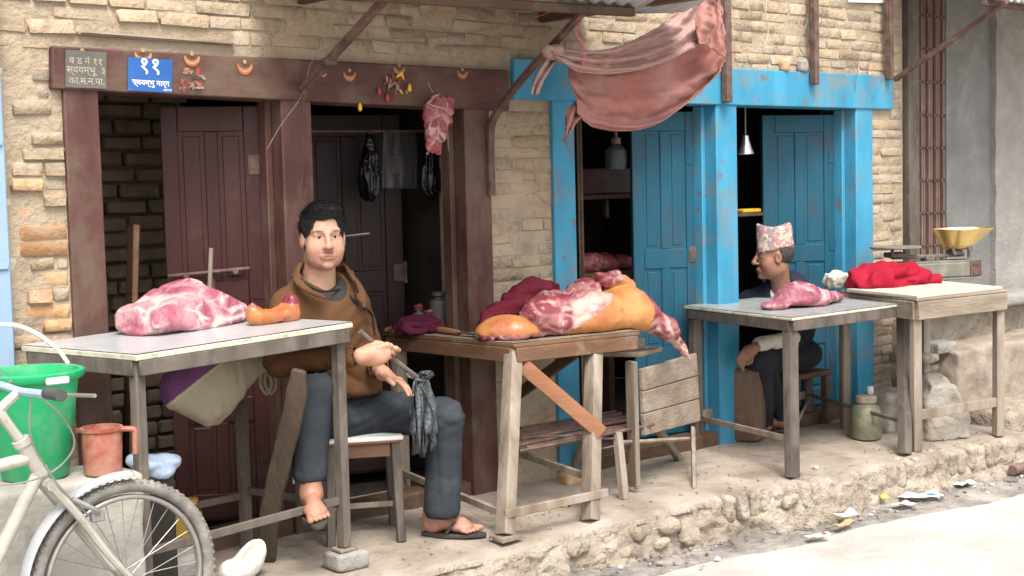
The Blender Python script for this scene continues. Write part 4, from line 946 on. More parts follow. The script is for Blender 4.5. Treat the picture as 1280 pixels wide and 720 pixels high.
meat('skin_on_cut', 'smooth golden skinned cut at front corner of wooden table', f, c2_-V3(.17, .17, .02), c2_+V3(.17, .17, .12), .007, mt_skin, lambda V: .004*fbm(V, 14, 3, 2), above((0, 0, zt+.001), UP), lambda V: np.repeat(np.clip((V[:, 2:3]-zt-.012)/.02, 0, 1), 3, 1))
# cut on table 3
c3_ = V3(3.62, -.42, .735); ex3 = unit(T3FR-T3FL); R3 = rotz(math.atan2(ex3[1], ex3[0]))
f = lambda P: union([ell(P, c3_+UP*.035, (.20, .13, .06), R3), ell(P, c3_-ex3*.04+UP*.075, (.12, .10, .05), R3), ell(P, c3_+ex3*.19+UP*.03, (.11, .08, .035), R3), ell(P, c3_-ex3*.22+UP*.018, (.09, .07, .022), R3)], .025)
meat('meat_cut', 'mottled pink meat cut on square grey topped table', f, c3_-V3(.4, .25, .03), c3_+V3(.4, .25, .17), .008, meat_mat('mottled_meat', (0.27, 0.07, 0.10), (0.19, 0.04, 0.068), (0.50, 0.30, 0.29), 7, .0, 5, .42), lambda V: .005*fbm(V, 11, 15, 3)+.001*fbm(V, 45, 2, 2), above((0, 0, .7365), UP), lob=(6.5, .006), fat=.16)
# hanging cut in the second doorway
hm = at(547, 150, -.10)
f = lambda P: union([ell(P, hm+V3(0, 0, .03), (.066, .035, .085)), ell(P, hm+V3(-.035, 0, -.04), (.035, .028, .10)), ell(P, hm+V3(.02, .01, -.03), (.04, .03, .07)), cap(P, hm+V3(.07, 0, .08), hm+V3(.075, 0, -.01), .02, .008), cap(P, hm+V3(-.05, 0, -.08), hm+V3(-.06, 0, -.15), .016, .005), cap(P, hm+V3(-.01, 0, -.09), hm+V3(.0, 0, -.135), .022, .014), ell(P, hm+V3(-.01, -.01, .07), (.035, .03, .045))], .015)
meat('hanging_meat', 'strip of red meat hanging under the maroon lintel', f, hm-V3(.12, .1, .18), hm+V3(.12, .1, .16), .006, mt_dark, lambda V: .006*fbm(V, 22, 15, 3))
one('meat_string', 'knotted straw cord hanging beside the hanging meat strip', 'cord', B().tube(spl([hm+V3(.02, .03, .13), hm+V3(.055, 0, .06), hm+V3(.05, 0, 0), hm+V3(.052, 0, -.08), hm+V3(.055, 0, -.13)], 20), .004, 6).tube([hm+V3(0, .06, .16), hm+V3(0, .03, .12), hm+V3(0, 0, .08)], .003, 6), m_gwood)

# ------------------------------------------------------------------ cloths on the tables
m_maroon = mat('maroon_cloth', [(0.085, 0.009, 0.018), (0.12, 0.016, 0.026)], 8, 0.9, 0.4, 160, spec=0.1, bdist=.003)
m_purple = mat('purple_cloth', [(0.065, 0.010, 0.024), (0.10, 0.018, 0.04)], 9, 0.9, 0.5, 160, spec=0.1, bdist=.003)
m_crimson = mat('crimson_cloth', [(0.235, 0.008, 0.022), (0.30, 0.013, 0.033)], 6, 0.85, 0.3, 200, spec=0.1, bdist=.003)
def heap(name, label, cat, f, lo, hi, h, m, seed, amp, floorz, sc=14, dirv=(1, .3, .2), group=None):
    def disp(V):
        q = V@np.array([unit(dirv), unit(np.cross(dirv, UP))*1.0, UP]).T; q = q*V3(.35, 1, 1)
        w = vn(q, sc*1.3, seed); w2 = vn(q, sc*2.7, seed+3); return amp*(1.1-2.4*np.abs(w))+amp*.45*(1-2.4*np.abs(w2))
    return one(name, label, cat, B().sdf(lambda P: smax(f(P), -(P[..., 2]-floorz), .008), lo, hi, h, disp=disp), m, smooth=180, group=group)
cm = L2(640, 388, yl+.13)
heap('maroon_cloth', 'maroon cloth thrown over the flesh end of golden leg', 'cloth', lambda P: union([cap(P, L2(610, 400, yl+.16), L2(665, 366, yl+.18), .03, .035), ell(P, L2(655, 388, yl+.22), (.13, .07, .09)), cap(P, L2(665, 364, yl+.18), L2(700, 358, yl+.18), .03, .018)], .04), cm-.3, cm+V3(.3, .3, .25), .008, m_maroon, 4, .019, zt+.002, 18, (-.5, .2, -.6))
cp = gz(524, 416.5, zt)
heap('purple_cloth', 'crumpled dark purple cloth bundle beside iron weights', 'cloth', lambda P: union([cap(P, cp-SR*.07+UP*.03, cp+SR*.07+UP*.028, .032, .034), ell(P, cp+UP*.03, (.09, .07, .03))], .02), cp-.18, cp+V3(.18, .18, .12), .007, m_purple, 5, .013, zt+.001, 22, (1, -.6, 0))
cp2 = gz(592, 411, zt)
heap('purple_cloth', 'small limp purple rag between knife and golden cut', 'cloth', lambda P: ell(P, cp2+UP*.012, (.075, .05, .022)), cp2-.12, cp2+V3(.12, .12, .08), .006, m_purple, 9, .009, zt+.001, 30)
cr = V3(4.38, -.40, ZB4)
heap('crimson_cloth', 'bright crimson cloth draped over a mound beside scale', 'cloth', lambda P: union([ell(P, cr+V3(-.06, .04, .03), (.17, .13, .075)), ell(P, cr+V3(.12, .0, .03), (.15, .10, .07)), cap(P, cr+V3(.2, -.05, .01), cr+V3(.30, -.10, .005), .045, .02)], .05), cr-.42, cr+V3(.45, .4, .2), .0095, m_crimson, 6, .026, ZB4+.001, 12, (.8, .2, -.5))
crw = gz(1036, 352, .735)+V3(.02, .1, 0)
m_linen = mat('dirty_linen', [(0.36, 0.34, 0.29), (0.5, 0.47, 0.41)], 12, .95, .5, 120)
crw = V3(4.20, -.22, ZB4)
heap('linen_rag', 'crumpled off white rag against the crimson cloth', 'cloth', lambda P: union([ell(P, crw+V3(.02, .03, .03), (.09, .06, .05)), cap(P, crw+V3(-.02, 0, .05), crw+V3(-.1, .02, .075), .02, .006)], .03), crw-.2, crw+V3(.2, .2, .15), .007, m_linen, 12, .008, ZB4+.001, 26)

# ------------------------------------------------------------------ weights, knife on table 2
def weight(u, v, r, h, label, yoff=0.0):
    c = gz(u, v, zt)+V3(0, yoff, .0015)
    t = thing('iron_weight', label, 'weight', c, 'iron weights on wooden table')
    obj('body', B().lathe([(r*.96, 0), (r, .006), (r, h*.70), (r*.92, h*.76), (r*.5, h*.79), (r*.45, h*.86)], c, 24), m_iron, t)
    obj('knob', B().lathe([(r*.45, h*.86), (r*.72, h*.89), (r*.74, h*.98), (r*.6, h), (0, h)], c, 20), m_iron, t); return c, h
w1 = weight(550, 409.5, .046, .165, 'largest iron weight with capped neck behind purple cloth')
w2 = weight(524, 411, .027, .095, 'medium iron weight topped with pink meat scrap')
w3 = weight(536, 410.5, .020, .070, 'slim iron weight between medium and largest weights')
w4 = weight(512, 412, .022, .050, 'shortest iron weight beside the medium iron weight')
for (c, h), lab in ((w2, 'pink meat scrap sitting on the medium weight'), (w3, 'pink meat scrap sitting on the slim weight')):
    q = c+UP*(h+.006); one('meat_scrap', lab, 'meat', B().sdf(lambda P: ell(P, q, (.026, .022, .011)), q-.05, q+.05, .005, disp=lambda V: .006*vn(V, 60, 3)), mt_dark, smooth=180)
kf = thing('butcher_knife', 'broad butcher knife with worn wooden handle on wooden table', 'knife', gz(575, 416, zt+.006))
ka, kb, kc = gz(546, 412, zt+.016), gz(574, 416, zt+.014), gz(610, 420, zt+.010)
obj('handle', B().tube(spl([ka, (ka+kb)/2+UP*.001, kb], 8), [.012, .015, .0155, .015, .014, .013, .012, .011], 10), m_owood, kf)
d = unit(kc-kb); s = unit(np.cross(UP, d))
m_blade = mat('dark_steel_blade', [(0.06, 0.06, 0.065), (0.10, 0.10, 0.105)], 14, 0.4, 0.15, 60, metal=.5)
obj('blade', B().prism([kb-s*.014, kb+d*.10-s*.024, kc-s*.018, kc+d*.03+s*.012, kb+d*.1+s*.016, kb+s*.012], UP*.003), m_blade, kf, smooth=30)
one('bamboo_handle_piece', 'small cut wooden peg lying behind purple cloth', 'peg', B().tube([gz(483, 412, zt+.012), gz(490, 410, zt+.012)], .010, 8), m_owood)

# ------------------------------------------------------------------ scale on table 4
sb0 = gz(1163, 353, ZB4)+V3(.0, .0, 0); e4 = unit(T4FR-T4FL)
e4 = unit(SR*.93+SF*.30)
sc_c = at(1164, 352, (gz(1200, 352, ZB4)[1]))
yS = gz(1195, 350, ZB4)[1]+.02
pS = lambda u, v: pl(u, v, V3(4.93, -.42, ZB4), np.cross(e4, UP))
bl_, br_ = pS(1110, 350), pS(1222, 350); zz0 = ZB4+.0005
m_scale = mat('dull_green_grey_iron', [(0.13, 0.125, 0.10), (0.20, 0.19, 0.155)], 14, .6, .3, 50, dirt=((0.26, 0.22, 0.17), .6, 14, .54))
sct = thing('weighing_scale', 'old iron beam scale with brass scoop pan on worn table', 'scale', (sc_c[0], sc_c[1], zz0))
def SP(s, w, z): return V3(bl_[0], bl_[1], zz0)+e4*s+unit(np.cross(UP, e4))*w+UP*z
LS = np.linalg.norm((br_-bl_)[:2]); Rs = np.array([e4, unit(np.cross(UP, e4)), UP])
obj('base', B().box(SP(LS*.5, .05, .055), (LS, .16, .085), .008, Rs).box(SP(LS*.5, .05, .006), (LS*.96, .17, .012), .003, Rs).box(SP(LS*.5, .05, .102), (LS*.98, .13, .012), .003, Rs), m_scale, sct)
obj('end_frame', B().box(SP(LS*.94, -.032, .06), (.075, .006, .09), .002, Rs).box(SP(LS*.94, -.036, .085), (.04, .006, .02), .002, Rs).box(SP(LS*.94, -.036, .035), (.04, .006, .03), .002, Rs), m_rust, sct)
obj('beam', B().beam(SP(LS*.1, .05, .135), SP(LS*.9, .05, .135), .03, .02).box(SP(LS*.5, .05, .125), (.06, .06, .04), .006, Rs), m_iron, sct)
obj('pan_support', B().box(SP(LS*.14, .05, .150), (.10, .10, .030), .006, Rs).tube([SP(LS*.05, .0, .14), SP(LS*.05, .0, .185)], .010, 8).tube([SP(LS*.24, .05, .14), SP(LS*.24, .05, .185)], .010, 8), m_iron, sct)
q = SP(LS*.14, .05, .186); obj('weight_plate', B().lathe([(.0, 0), (.135, 0), (.142, .004), (.142, .012), (.13, .012), (0, .009)], q, 32), m_steel if False else m_scale, sct)
obj('pan_support', B().box(SP(LS*.80, .05, .150), (.06, .09, .030), .006, Rs).tube([SP(LS*.74, .0, .14), SP(LS*.72, .0, .175)], .009, 8).tube([SP(LS*.90, 0, .12), SP(LS*.90, .0, .175)], .009, 8).box(SP(LS*.88, -.03, .175), (.03, .012, .03), .003, Rs), m_iron, sct)
# scoop pan: round bowl drawn out to a lip
n_a, n_r = 40, 12; G = np.zeros((n_r*2, n_a+1, 3)); q0 = SP(LS*.83, .05, .168)
for i in range(n_r*2):
    inner = i >= n_r; t = (i/(n_r-1)) if not inner else 1-(i-n_r)/(n_r-1)
    rr = (.085*min(1, t*2.2) if t < .45 else .085+(t-.45)/.55*.055); zz = 0 if t < .40 else (t-.40)/.60*.115
    for j in range(n_a+1):
        a = 2*math.pi*j/n_a; sp = max(0, math.cos(a))**3*(max(0, t-.45)/.55)*.10
        p = q0+e4*(rr*math.cos(a)+sp)+Rs[1]*rr*math.sin(a)*.95+UP*(zz+(.004 if inner else 0)); G[i, j] = p-(unit(p-q0-UP*.1)*.003 if inner else 0)
obj('scoop_pan', B().sheet(G), m_brass, sct, smooth=60)

# ------------------------------------------------------------------ low wooden seat with plank end and iron rods
A_, B_ = V3(2.35, -.52, 0), V3(2.66, -.40, 0); nn = np.cross(unit(B_-A_), UP)
q = lambda u, v, o=0: pl(u, v, A_, nn)+nn*(-o)
ws = thing('rickety_bench', 'rickety plank ended wooden bench with bundled iron rods', 'bench', (2.35, -.45, 0))
for k in range(3):
    a, c = k/3, (k+1)/3
    L0, L1 = V3(803, 461, 0), V3(807, 545, 0); R0, R1_ = V3(871, 441, 0), V3(876, 527, 0)
    p = [L0+(L1-L0)*(a+.006), R0+(R1_-R0)*(a+.006), R0+(R1_-R0)*(c-.006), L0+(L1-L0)*(c-.006)]
    obj('plank', B().prism([q(x[0], x[1]) for x in p], nn*-.022), m_gwoodx, ws, smooth=30, bevel=.004)
obj('post', B().beam(q(805, 608, -.0)+V3(-.03, .03, 0), q(798, 452)+V3(-.015, .03, 0), .032, .05, .004, jit=.002), m_gwood, ws)
def leg(a, c, w=.036): obj('leg', B().beam(a, c, w, w, .005, jit=.002), m_gwood, ws)
leg(gz(780, 625, 0), at(772, 540, -.50)); leg(gz(868, 612, 0), q(866, 535), .022); leg(gz(700, 600, 0)+V3(.12, .05, 0), at(735, 540, -.12)); leg(gz(850, 575, 0), q(852, 530)+V3(-.05, .14, 0))
zr = float(at(740, 540, -.4)[2])
for k in range(8):
    y = -.50+.055*k; a = V3(at(660-k*2, 530, y)[0]+rng.uniform(-.05, .05), y, zr+rng.uniform(-.006, .01)); c = V3(2.44+.02*k, y, zr+rng.uniform(-.006, .01)); obj('rod', B().tube([a, (a+c)/2+UP*rng.uniform(-.006, .006), c], .008, 6), m_rust, ws)
obj('stretcher', B().tube(spl([at(775, 553, -.51), at(830, 550, -.45), q(868, 548)], 8), .010, 6), m_gwood, ws); obj('stretcher', B().tube(spl([at(775, 549, -.51), at(700, 545, -.40), at(640, 548, -.30)], 8), .006, 6), m_rust, ws)
p = [at(752, 446, -.32), at(800, 456, -.47), at(828, 440, -.40), at(778, 432, -.25)]
b = B().prism([V3(x[0], x[1], p[0][2]) for x in p], V3(0, 0, .022)); obj('seat_board', b, m_gwoodx, ws, smooth=30, bevel=.004)
zsb = p[0][2]
cst = at(783, 436, -.33); cst[2] = zsb+.045
chunk(cst, (.075, .05, .024), m_cement2, 'grindstone', 'flat grey whetstone block on the rickety bench', 'stone', 9, .008, .004, group=None)

# ------------------------------------------------------------------ things on the platform
m_green = mat('dusty_green_glass', [(0.10, 0.105, 0.060), (0.17, 0.165, 0.105)], 12, .5, .3, 40, spec=.4, dirt=((0.26, .225, .165), .7, 9, .46))
cb = gz(1083, 549, 0)
jr = thing('glass_jar', 'dusty greenish glass jar standing behind the table stretcher', 'jar', cb); 
obj('body', B().lathe([(.06, 0), (.078, .01), (.082, .05), (.082, .14), (.07, .175), (.05, .19), (.05, .20)], cb, 28), m_green, jr); obj('lid', B().lathe([(.05, .195), (.056, .20), (.056, .225), (.05, .232), (0, .232)], cb, 24), m_gwood, jr)
cb2 = gz(1095, 542, 0)+V3(.02, .05, 0)
bo = thing('bottle', 'small yellowish bottle with white cap beside dusty jar', 'bottle', cb2)
m_oil = mat('yellowish_bottle', [(0.36, .32, .14), (.42, .38, .2)], 8, .35, .1, 30, spec=.5)
obj('body', B().lathe([(.035, 0), (.038, .01), (.038, .16), (.016, .20), (.016, .215)], cb2, 20), m_oil, bo); obj('cap', B().lathe([(.018, .212), (.019, .215), (.019, .245), (.015, .25), (0, .25)], cb2, 16), m_white, bo)
rk = gz(1180, 548, 0)+V3(.04, .07, 0); e_ = unit(SR)
m_rock = mat('pale_boulder', [(0.27, .24, .20), (.36, .33, .285)], 5, .95, .8, 22, dirt=((.27, .21, .15), .7, 5, .53), bdist=.02)
Rrk = np.array([unit(SR*.9+SF*.3), unit(SF*.9-SR*.3), UP])
f = lambda P: smax(smax(smax(rbx(P, rk+UP*.15, (.135, .12, .175), .03, Rrk), (P-rk-UP*.31)@unit(UP+SR*.18-SF*.2), .012), (P-rk-SR*.11-UP*.2)@unit(SR+UP*.55), .012), (P-rk+SR*.10-UP*.24)@unit(-SR+UP*.6), .012)
bb = B().sdf(lambda P: smax(f(P), -(P[..., 2]+.01), .01), rk-V3(.25, .25, .05), rk+V3(.25, .25, .4), .010, disp=lambda V: .014*fbm(V, 11, 3, 4))
one('boulder', 'big pale angular boulder on platform beside the table legs', 'boulder', bb, m_rock, smooth=180)
rk2 = gz(1150, 545, 0)+V3(.06, .22, 0)
one('boulder', 'lower rough stone wedged behind the big pale boulder', 'boulder', B().sdf(lambda P: smax(rbx(P, rk2+UP*.10, (.14, .09, .12), .03), -(P[..., 2]+.01), .01), rk2-.3, rk2+.35, .012, disp=lambda V: .016*fbm(V, 10, 13, 3)), m_rock, smooth=180)
pk = gz(700, 634, 0); dk = unit(SR*.95+SF*-.25); 
m_lime = mat('lime_packet', [(.50, .52, .02)], 9, .4, 0); m_lgrey = mat('packet_grey', [(.5, .52, .55)], 9, .4, 0)
pt = thing('small_packet', 'crushed lime and grey packet on platform under wooden table', 'packet', pk); Rk = np.array([dk, np.cross(UP, dk), UP])
obj('box', B().box(pk+UP*.016, (.075, .04, .024), .003, Rk), m_lime, pt); obj('flap', B().box(pk+UP*.0295+dk*.012, (.045, .041, .0025), .001, Rk), m_lgrey, pt); obj('end', B().box(pk+UP*.016+dk*.041, (.008, .03, .018), .002, Rk), m_black, pt)
one('metal_disc', 'tiny bluish metal disc lying by the square table leg', 'disc', B().lathe([(.012, 0), (.015, .012), (.013, .014), (0, .014)], gz(1020, 587, 0)+UP*.003, 14), m_lgrey)
chunk(gz(713, 606, 0)+V3(.02, .02, .025), (.05, .04, .028), m_brick_o, 'broken_brick', 'broken brick at the foot of blue door post', 'brick', 3)
# stump and inner stool
sp_ = gz(940, 552, 0)+V3(.03, .06, 0)
m_stump = mat('old_stump_wood', [(.10, .06, .04), (.17, .11, .075)], 12, .85, .5, 50, stretch=(1, 1, .2), dirt=((.22, .17, .12), .5, 9, .54))
one('wooden_block', 'upright dark wooden chopping block in front of topi man', 'block', B().box(sp_+UP*.195, (.15, .17, .39), .015, rotz(.35), jit=.006), m_stump)
# log leaning beside the seated man
lg = [gz(322, 698, 0)+V3(.0, -.06, 0), at(338, 640, -.40), at(352, 575, -.50), at(368, 508, -.60), at(374, 462, -.64)]
b = B(); pts = spl(lg, 20); pts[0][2] = .005
n_ = len(pts); V = []; side = unit(np.cross(unit(pts[-1]-pts[0]), SF))
ps = []
for i, p in enumerate(pts):
    w = .036 if i < n_-3 else .036*(1-.35*(i-(n_-4))/3); t_ = .022
    for a, c in ((-1, -1), (1, -1), (1, 1), (-1, 1)): V.append(p+side*w*a*(1+.04*math.sin(i*1.7))+SF*t_*c)
F = [[i*4+j, i*4+(j+1) % 4, (i+1)*4+(j+1) % 4, (i+1)*4+j] for i in range(n_-1) for j in range(4)]+[[3, 2, 1, 0], [n_*4-4, n_*4-3, n_*4-2, n_*4-1]]
m_log = mat('rough_plank', [(.048, .033, .022), (.08, .057, .038)], 10, .9, .6, 60, stretch=(1, 1, .2), dirt=((.11, .085, .06), .5, 10, .54))
one('leaning_plank', 'rough curved plank leaning upright beside the seated man', 'plank', b.add(V, F), m_log, bevel=.008, smooth=40)
pa = at(152, 545, .30); pb = at(167, 280, .33); pa[2] = max(pa[2], .0)
pb2 = pa+(pb-pa); one('leaning_plank', 'dark pointed plank leaning inside the first doorway', 'plank', B().beam((pa[0], pa[1], .02), pb2, .02, .085, .008, jit=.005), m_owood if False else m_bwood)
one('pale_stick', 'thin pale stick tucked upright through the red door bolt', 'stick', B().tube([at(264, 310, .115), at(262, 360, .125), at(261, 400, .13)], .009, 8), m_gwood)
# cloth shoulder bag hanging under table 1
m_canvas = mat('beige_canvas', [(.30, .26, .17), (.40, .35, .25)], 8, .95, .4, 120, dirt=((.22, .18, .12), .5, 7, .54)); m_violet = mat('violet_panel', [(.17, .06, .18), (.23, .09, .24)], 10, .9, .3, 90)
bgc = V3(.40, -.16, .68); e1_ = SR; 
bgt = thing('canvas_bag', 'beige canvas bag with violet panel hanging behind tin table', 'bag', V3(*at(270, 528, -.16)))
def BP(u, v, y=-.16): return at(u, v, y)
def f(P):
    return union([cap(P, BP(218, 480), BP(300, 448), .05, .05), cap(P, BP(220, 498), BP(262, 508), .045, .06), cap(P, BP(262, 505), BP(318, 455), .06, .05), ell(P, BP(262, 478), (.13, .075, .12))], .05)
lo, hi = BP(270, 480)-V3(.3, .2, .26), BP(270, 480)+V3(.3, .2, .26)
def bcol(V):
    u = 640+FPX*((V-CAM)@CR)/((V-CAM)@FWD); v = 360-FPX*((V-CAM)@CU)/((V-CAM)@FWD)
    k = (u-205)*.79+(v-503); inb = (k > -44) & (k < 7) & (u < 300); pipe = ((np.abs(k-8) < 2.2) | (np.abs(k+45) < 2.2)) & (u < 300)
    c = np.where(inb[:, None], V3(.40, .16, .62), V3(1, 1, 1)); return np.where(pipe[:, None], V3(1.25, 1.25, 1.2), c)
obj('pouch', B().sdf(f, lo, hi, .004, disp=lambda V: .006*fbm(V*V3(1, 1, .4), 24, 3, 2), col=bcol), mat('bag_canvas', [(.36, .31, .22), (.43, .38, .28)], 8, .95, .4, 140, attr=True), bgt, smooth=180, color=True)
for o_ in (0, .02): obj('strap', B().tube(spl([BP(322, 450), BP(331, 462), BP(336, 480), BP(330, 492), BP(322, 480), BP(324, 462)], 24)+V3(o_, -.02, 0), .006, 6), m_canvas, bgt)
obj('strap', B().tube(spl([BP(225, 470), BP(250, 430), BP(300, 412), BP(318, 450)], 20), .010, 6), m_canvas, bgt)
# yellow jerrycan
jc = gz(236, 690, 0)+V3(-.04, -.12, 0)-SR*.055; m_jy = mat('yellow_plastic', [(.42, .25, .03), (.52, .33, .06)], 6, .5, .15, 40, dirt=((.20, .14, .06), .6, 9, .53))
jt = thing('jerrycan', 'grimy yellow plastic jerrycan behind the bicycle wheel', 'jerrycan', jc); Rj = np.array([SR, SF, UP])
def f(P): 
    d = rbx(P, jc+UP*.095, (.085, .06, .095), .022, Rj); d = smin(d, cap(P, jc+SR*-.02+UP*.19, jc+SR*-.02+UP*.20, .03, .02), .03); return smax(d, -cap(P, jc-SR*.045+SF*.1+UP*.178, jc-SR*.045-SF*.1+UP*.178, .014, .014), .01)
obj('body', B().sdf(f, jc-V3(.15, .15, .02), jc+V3(.15, .15, .25), .006), m_jy, jt, smooth=180)
obj('handle', B().tube(spl([jc-SR*.075+UP*.17, jc-SR*.07+UP*.215, jc-SR*.02+UP*.225, jc+SR*.01+UP*.19], 14), .012, 8), m_jy, jt); obj('spout', B().lathe([(.024, .17), (.024, .215), (.028, .215), (.028, .235), (.022, .237)], jc+SR*.052, 18), m_jy, jt)
wl = gz(291, 716, 0)+V3(0, -.10, 0)
m_paleshell = mat('chalky_white', [(.58, .56, .50), (.70, .68, .63)], 9, .9, .4, 40)
f = lambda P: smin(smax(ell(P, wl+UP*.05, (.05, .045, .11), np.array([unit(SR*.8+UP*-.6), SF, unit(SR*.6+UP*.8)])), -ell(P, wl+UP*.10-SF*.04+SR*.03, (.03, .04, .08), np.array([unit(SR*.8+UP*-.6), SF, unit(SR*.6+UP*.8)])), .01), ell(P, wl-SR*.05+UP*.03, (.05, .05, .04)), .02)
one('broken_pot', 'broken chalk white shell of a pot beside bicycle tyre', 'pot', B().sdf(lambda P: smax(f(P), -P[..., 2], .005), wl-.2, wl+.25, .007, disp=lambda V: .004*fbm(V, 25, 3, 2)), m_paleshell, smooth=180)
chunk(gz(225, 718, 0)+V3(0, -.02, .04), (.10, .07, .045), m_cement2, 'rubble_stone', 'grey rubble stone seen through the bicycle spokes', 'stone', 5, .02, .01)

# ------------------------------------------------------------------ concrete block, bucket, jug
cbk = thing('concrete_block', 'stained concrete pedestal under green bucket and red jug', 'block', (-.5, -.66, -.05))
bx1 = float(at(180, 590, -.80)[0]); bz1 = float(at(150, 594, -.80)[2])
f = lambda P: rbx(P, ((bx1-1.1)/2, -.67, (bz1-.06)/2), ((bx1+1.1)/2, .13, (bz1+.06)/2), .015)
obj('slab', B().sdf(f, (-1.2, -.85, -.12), (bx1+.06, -.49, bz1+.05), .018, disp=lambda V: .006*fbm(V, 9, 3, 3)), mat('stained_concrete', [(.30, .28, .24), (.40, .38, .33)], 6, .95, .6, 30, dirt=((.17, .155, .125), .7, 4, .53)), cbk, smooth=180)
bzt = bz1+.001
cbu = at(42, 577, -.66); cbu = V3(cbu[0]+.015, -.63, bzt); 
m_bucket = mat('green_plastic', [(.010, .30, .105), (.016, .38, .145)], 5, .42, .1, 30, spec=.45, dirt=((.16, .36, .21), .5, 9, .50), speck=((.08, .20, .11), .5, 34, .62), stretch=(1, 1, .4))
bt = thing('bucket', 'large bright green plastic bucket on concrete pedestal', 'bucket', cbu); Hb = float(at(45, 463, -.66)[2]-bzt); rb1 = .150
obj('body', B().lathe([(0, .004), (.092, 0), (.098, .006), (rb1-.012, Hb-.03), (rb1, Hb-.028), (rb1+.008, Hb-.018), (rb1+.008, Hb-.004), (rb1, Hb), (rb1-.008, Hb-.002), (rb1-.016, Hb-.03), (.09, .012), (0, .012)], cbu, 48), m_bucket, bt)
hp = spl([at(85, 454, -.70), at(70, 435, -.69), at(40, 414, -.67), at(10, 406, -.66), at(-30, 412, -.64), at(-60, 440, -.62)], 24)
obj('handle', B().tube(hp, .0065, 8), m_white, bt)
obj('handle_lug', B().box(at(72, 476, -.66-.155), (.07, .012, .022), .004), m_lgrey, bt)
cj = at(129, 586, -.74); cj = V3(cj[0], -.74, bzt); m_redp = mat('red_plastic', [(.25, .042, .028), (.31, .065, .042)], 6, .55, .2, 30, spec=.3, dirt=((.38, .21, .15), .85, 6, .45))
jg = thing('plastic_jug', 'worn red plastic jug with spout on concrete pedestal', 'jug', cj); Hj = float(at(130, 533, -.74)[2]-bzt); rj = .058
obj('body', B().lathe([(0, .003), (.052, 0), (.056, .004), (.060, Hj*.6), (rj, Hj-.012), (rj+.005, Hj-.010), (rj+.005, Hj), (rj-.002, Hj), (.054, Hj*.5), (.049, .008), (0, .008)], cj, 36), m_redp, jg)
obj('handle', B().tube(spl([cj+SR*rj+UP*(Hj-.008), cj+SR*(rj+.042)+UP*(Hj-.010), cj+SR*(rj+.044)+UP*(Hj-.03), cj+SR*(rj+.042)+UP*(Hj-.085)], 14), .0085, 8), m_redp, jg)
obj('spout', B().prism([cj-SR*(rj-.005)+UP*(Hj-.002)-SF*.022, cj-SR*(rj+.035)+UP*(Hj-.004), cj-SR*(rj-.005)+UP*(Hj-.002)+SF*.022], UP*-.012), m_redp, jg)
m_stump2 = mat('shaded_crate_wood', [(.018, .014, .012), (.03, .024, .02)], 12, .9, .4, 50)  # near black, the dark of the surrounding recess put into the wood colour
cg = at(190, 585, -.52); cg[2] = bzt*0+float(at(190, 592, -.52)[2])
m_bluebag = mat('pale_blue_plastic', [(.35, .45, .62), (.50, .58, .70)], 14, .4, .5, 40, spec=.4)
bgz = V3(bx1+.02, -.50, 0)
b = B().sdf(lambda P: union([ell(P, at(195, 578, -.40), (.085, .05, .022)), cap(P, at(165, 575, -.4), at(218, 580, -.4), .02, .014), ell(P, at(200, 588, -.4), (.05, .05, .025))], .02), at(195, 580, -.4)-.16, at(195, 580, -.4)+.16, .006, disp=lambda V: .008*fbm(V, 24, 4, 3))
one('plastic_bag', 'crumpled pale blue plastic bag behind red jug', 'bag', b, m_bluebag, smooth=180)
zz = float(at(195, 596, -.4)[2])
one('crate', 'dark crate under the pale blue plastic bag', 'crate', B().box((at(185, 596, -.36)[0], -.36, zz/2+.002), (.13, .14, zz), .006), m_stump2)

# ------------------------------------------------------------------ bicycle
hub = CAM+ray(157, 722)/FPX*3.98; hv = unit(V3(.999, .032, 0)); nv = unit(np.cross(hv, UP))   # nv points to the street
Rw = .292; hub[2] = float(street_z(hub[0]))+Rw+.004
def K(a, z, w=0.0): return hub+hv*a+UP*z+nv*w
m_bike = mat('dusty_cream_bike_paint', [(.33, .31, .26), (.42, .40, .35)], 9, .5, .2, 50, spec=.4, dirt=((.22, .19, .145), .7, 14, .52), speck=((.13, .09, .06), .7, 40, .64)); m_tyre = mat('dusty_tyre', [(.14, .13, .115), (.22, .205, .18)], 20, .9, .3, 90, dirt=((.32, .29, .25), .6, 20, .52)); m_alu = mat('dull_aluminium', [(.24, .23, .21), (.33, .32, .30)], 14, .45, .1, 60, metal=.6)
m_pbl = mat('pale_blue_bar', [(.30, .42, .52)], 9, .5, 0); m_fend = mat('grey_mudguard', [(.30, .31, .32), (.38, .39, .40)], 9, .5, .1, 40, dirt=((.32, .29, .24), .6, 8, .52)); m_grip = mat('dark_rubber', [(.05, .05, .05), (.08, .08, .08)], 9, .7, .2, 90)
bk = thing('bicycle', 'dusty cream bicycle with knobbly front tyre by concrete pedestal', 'bicycle', (hub[0], hub[1], hub[2]-Rw))
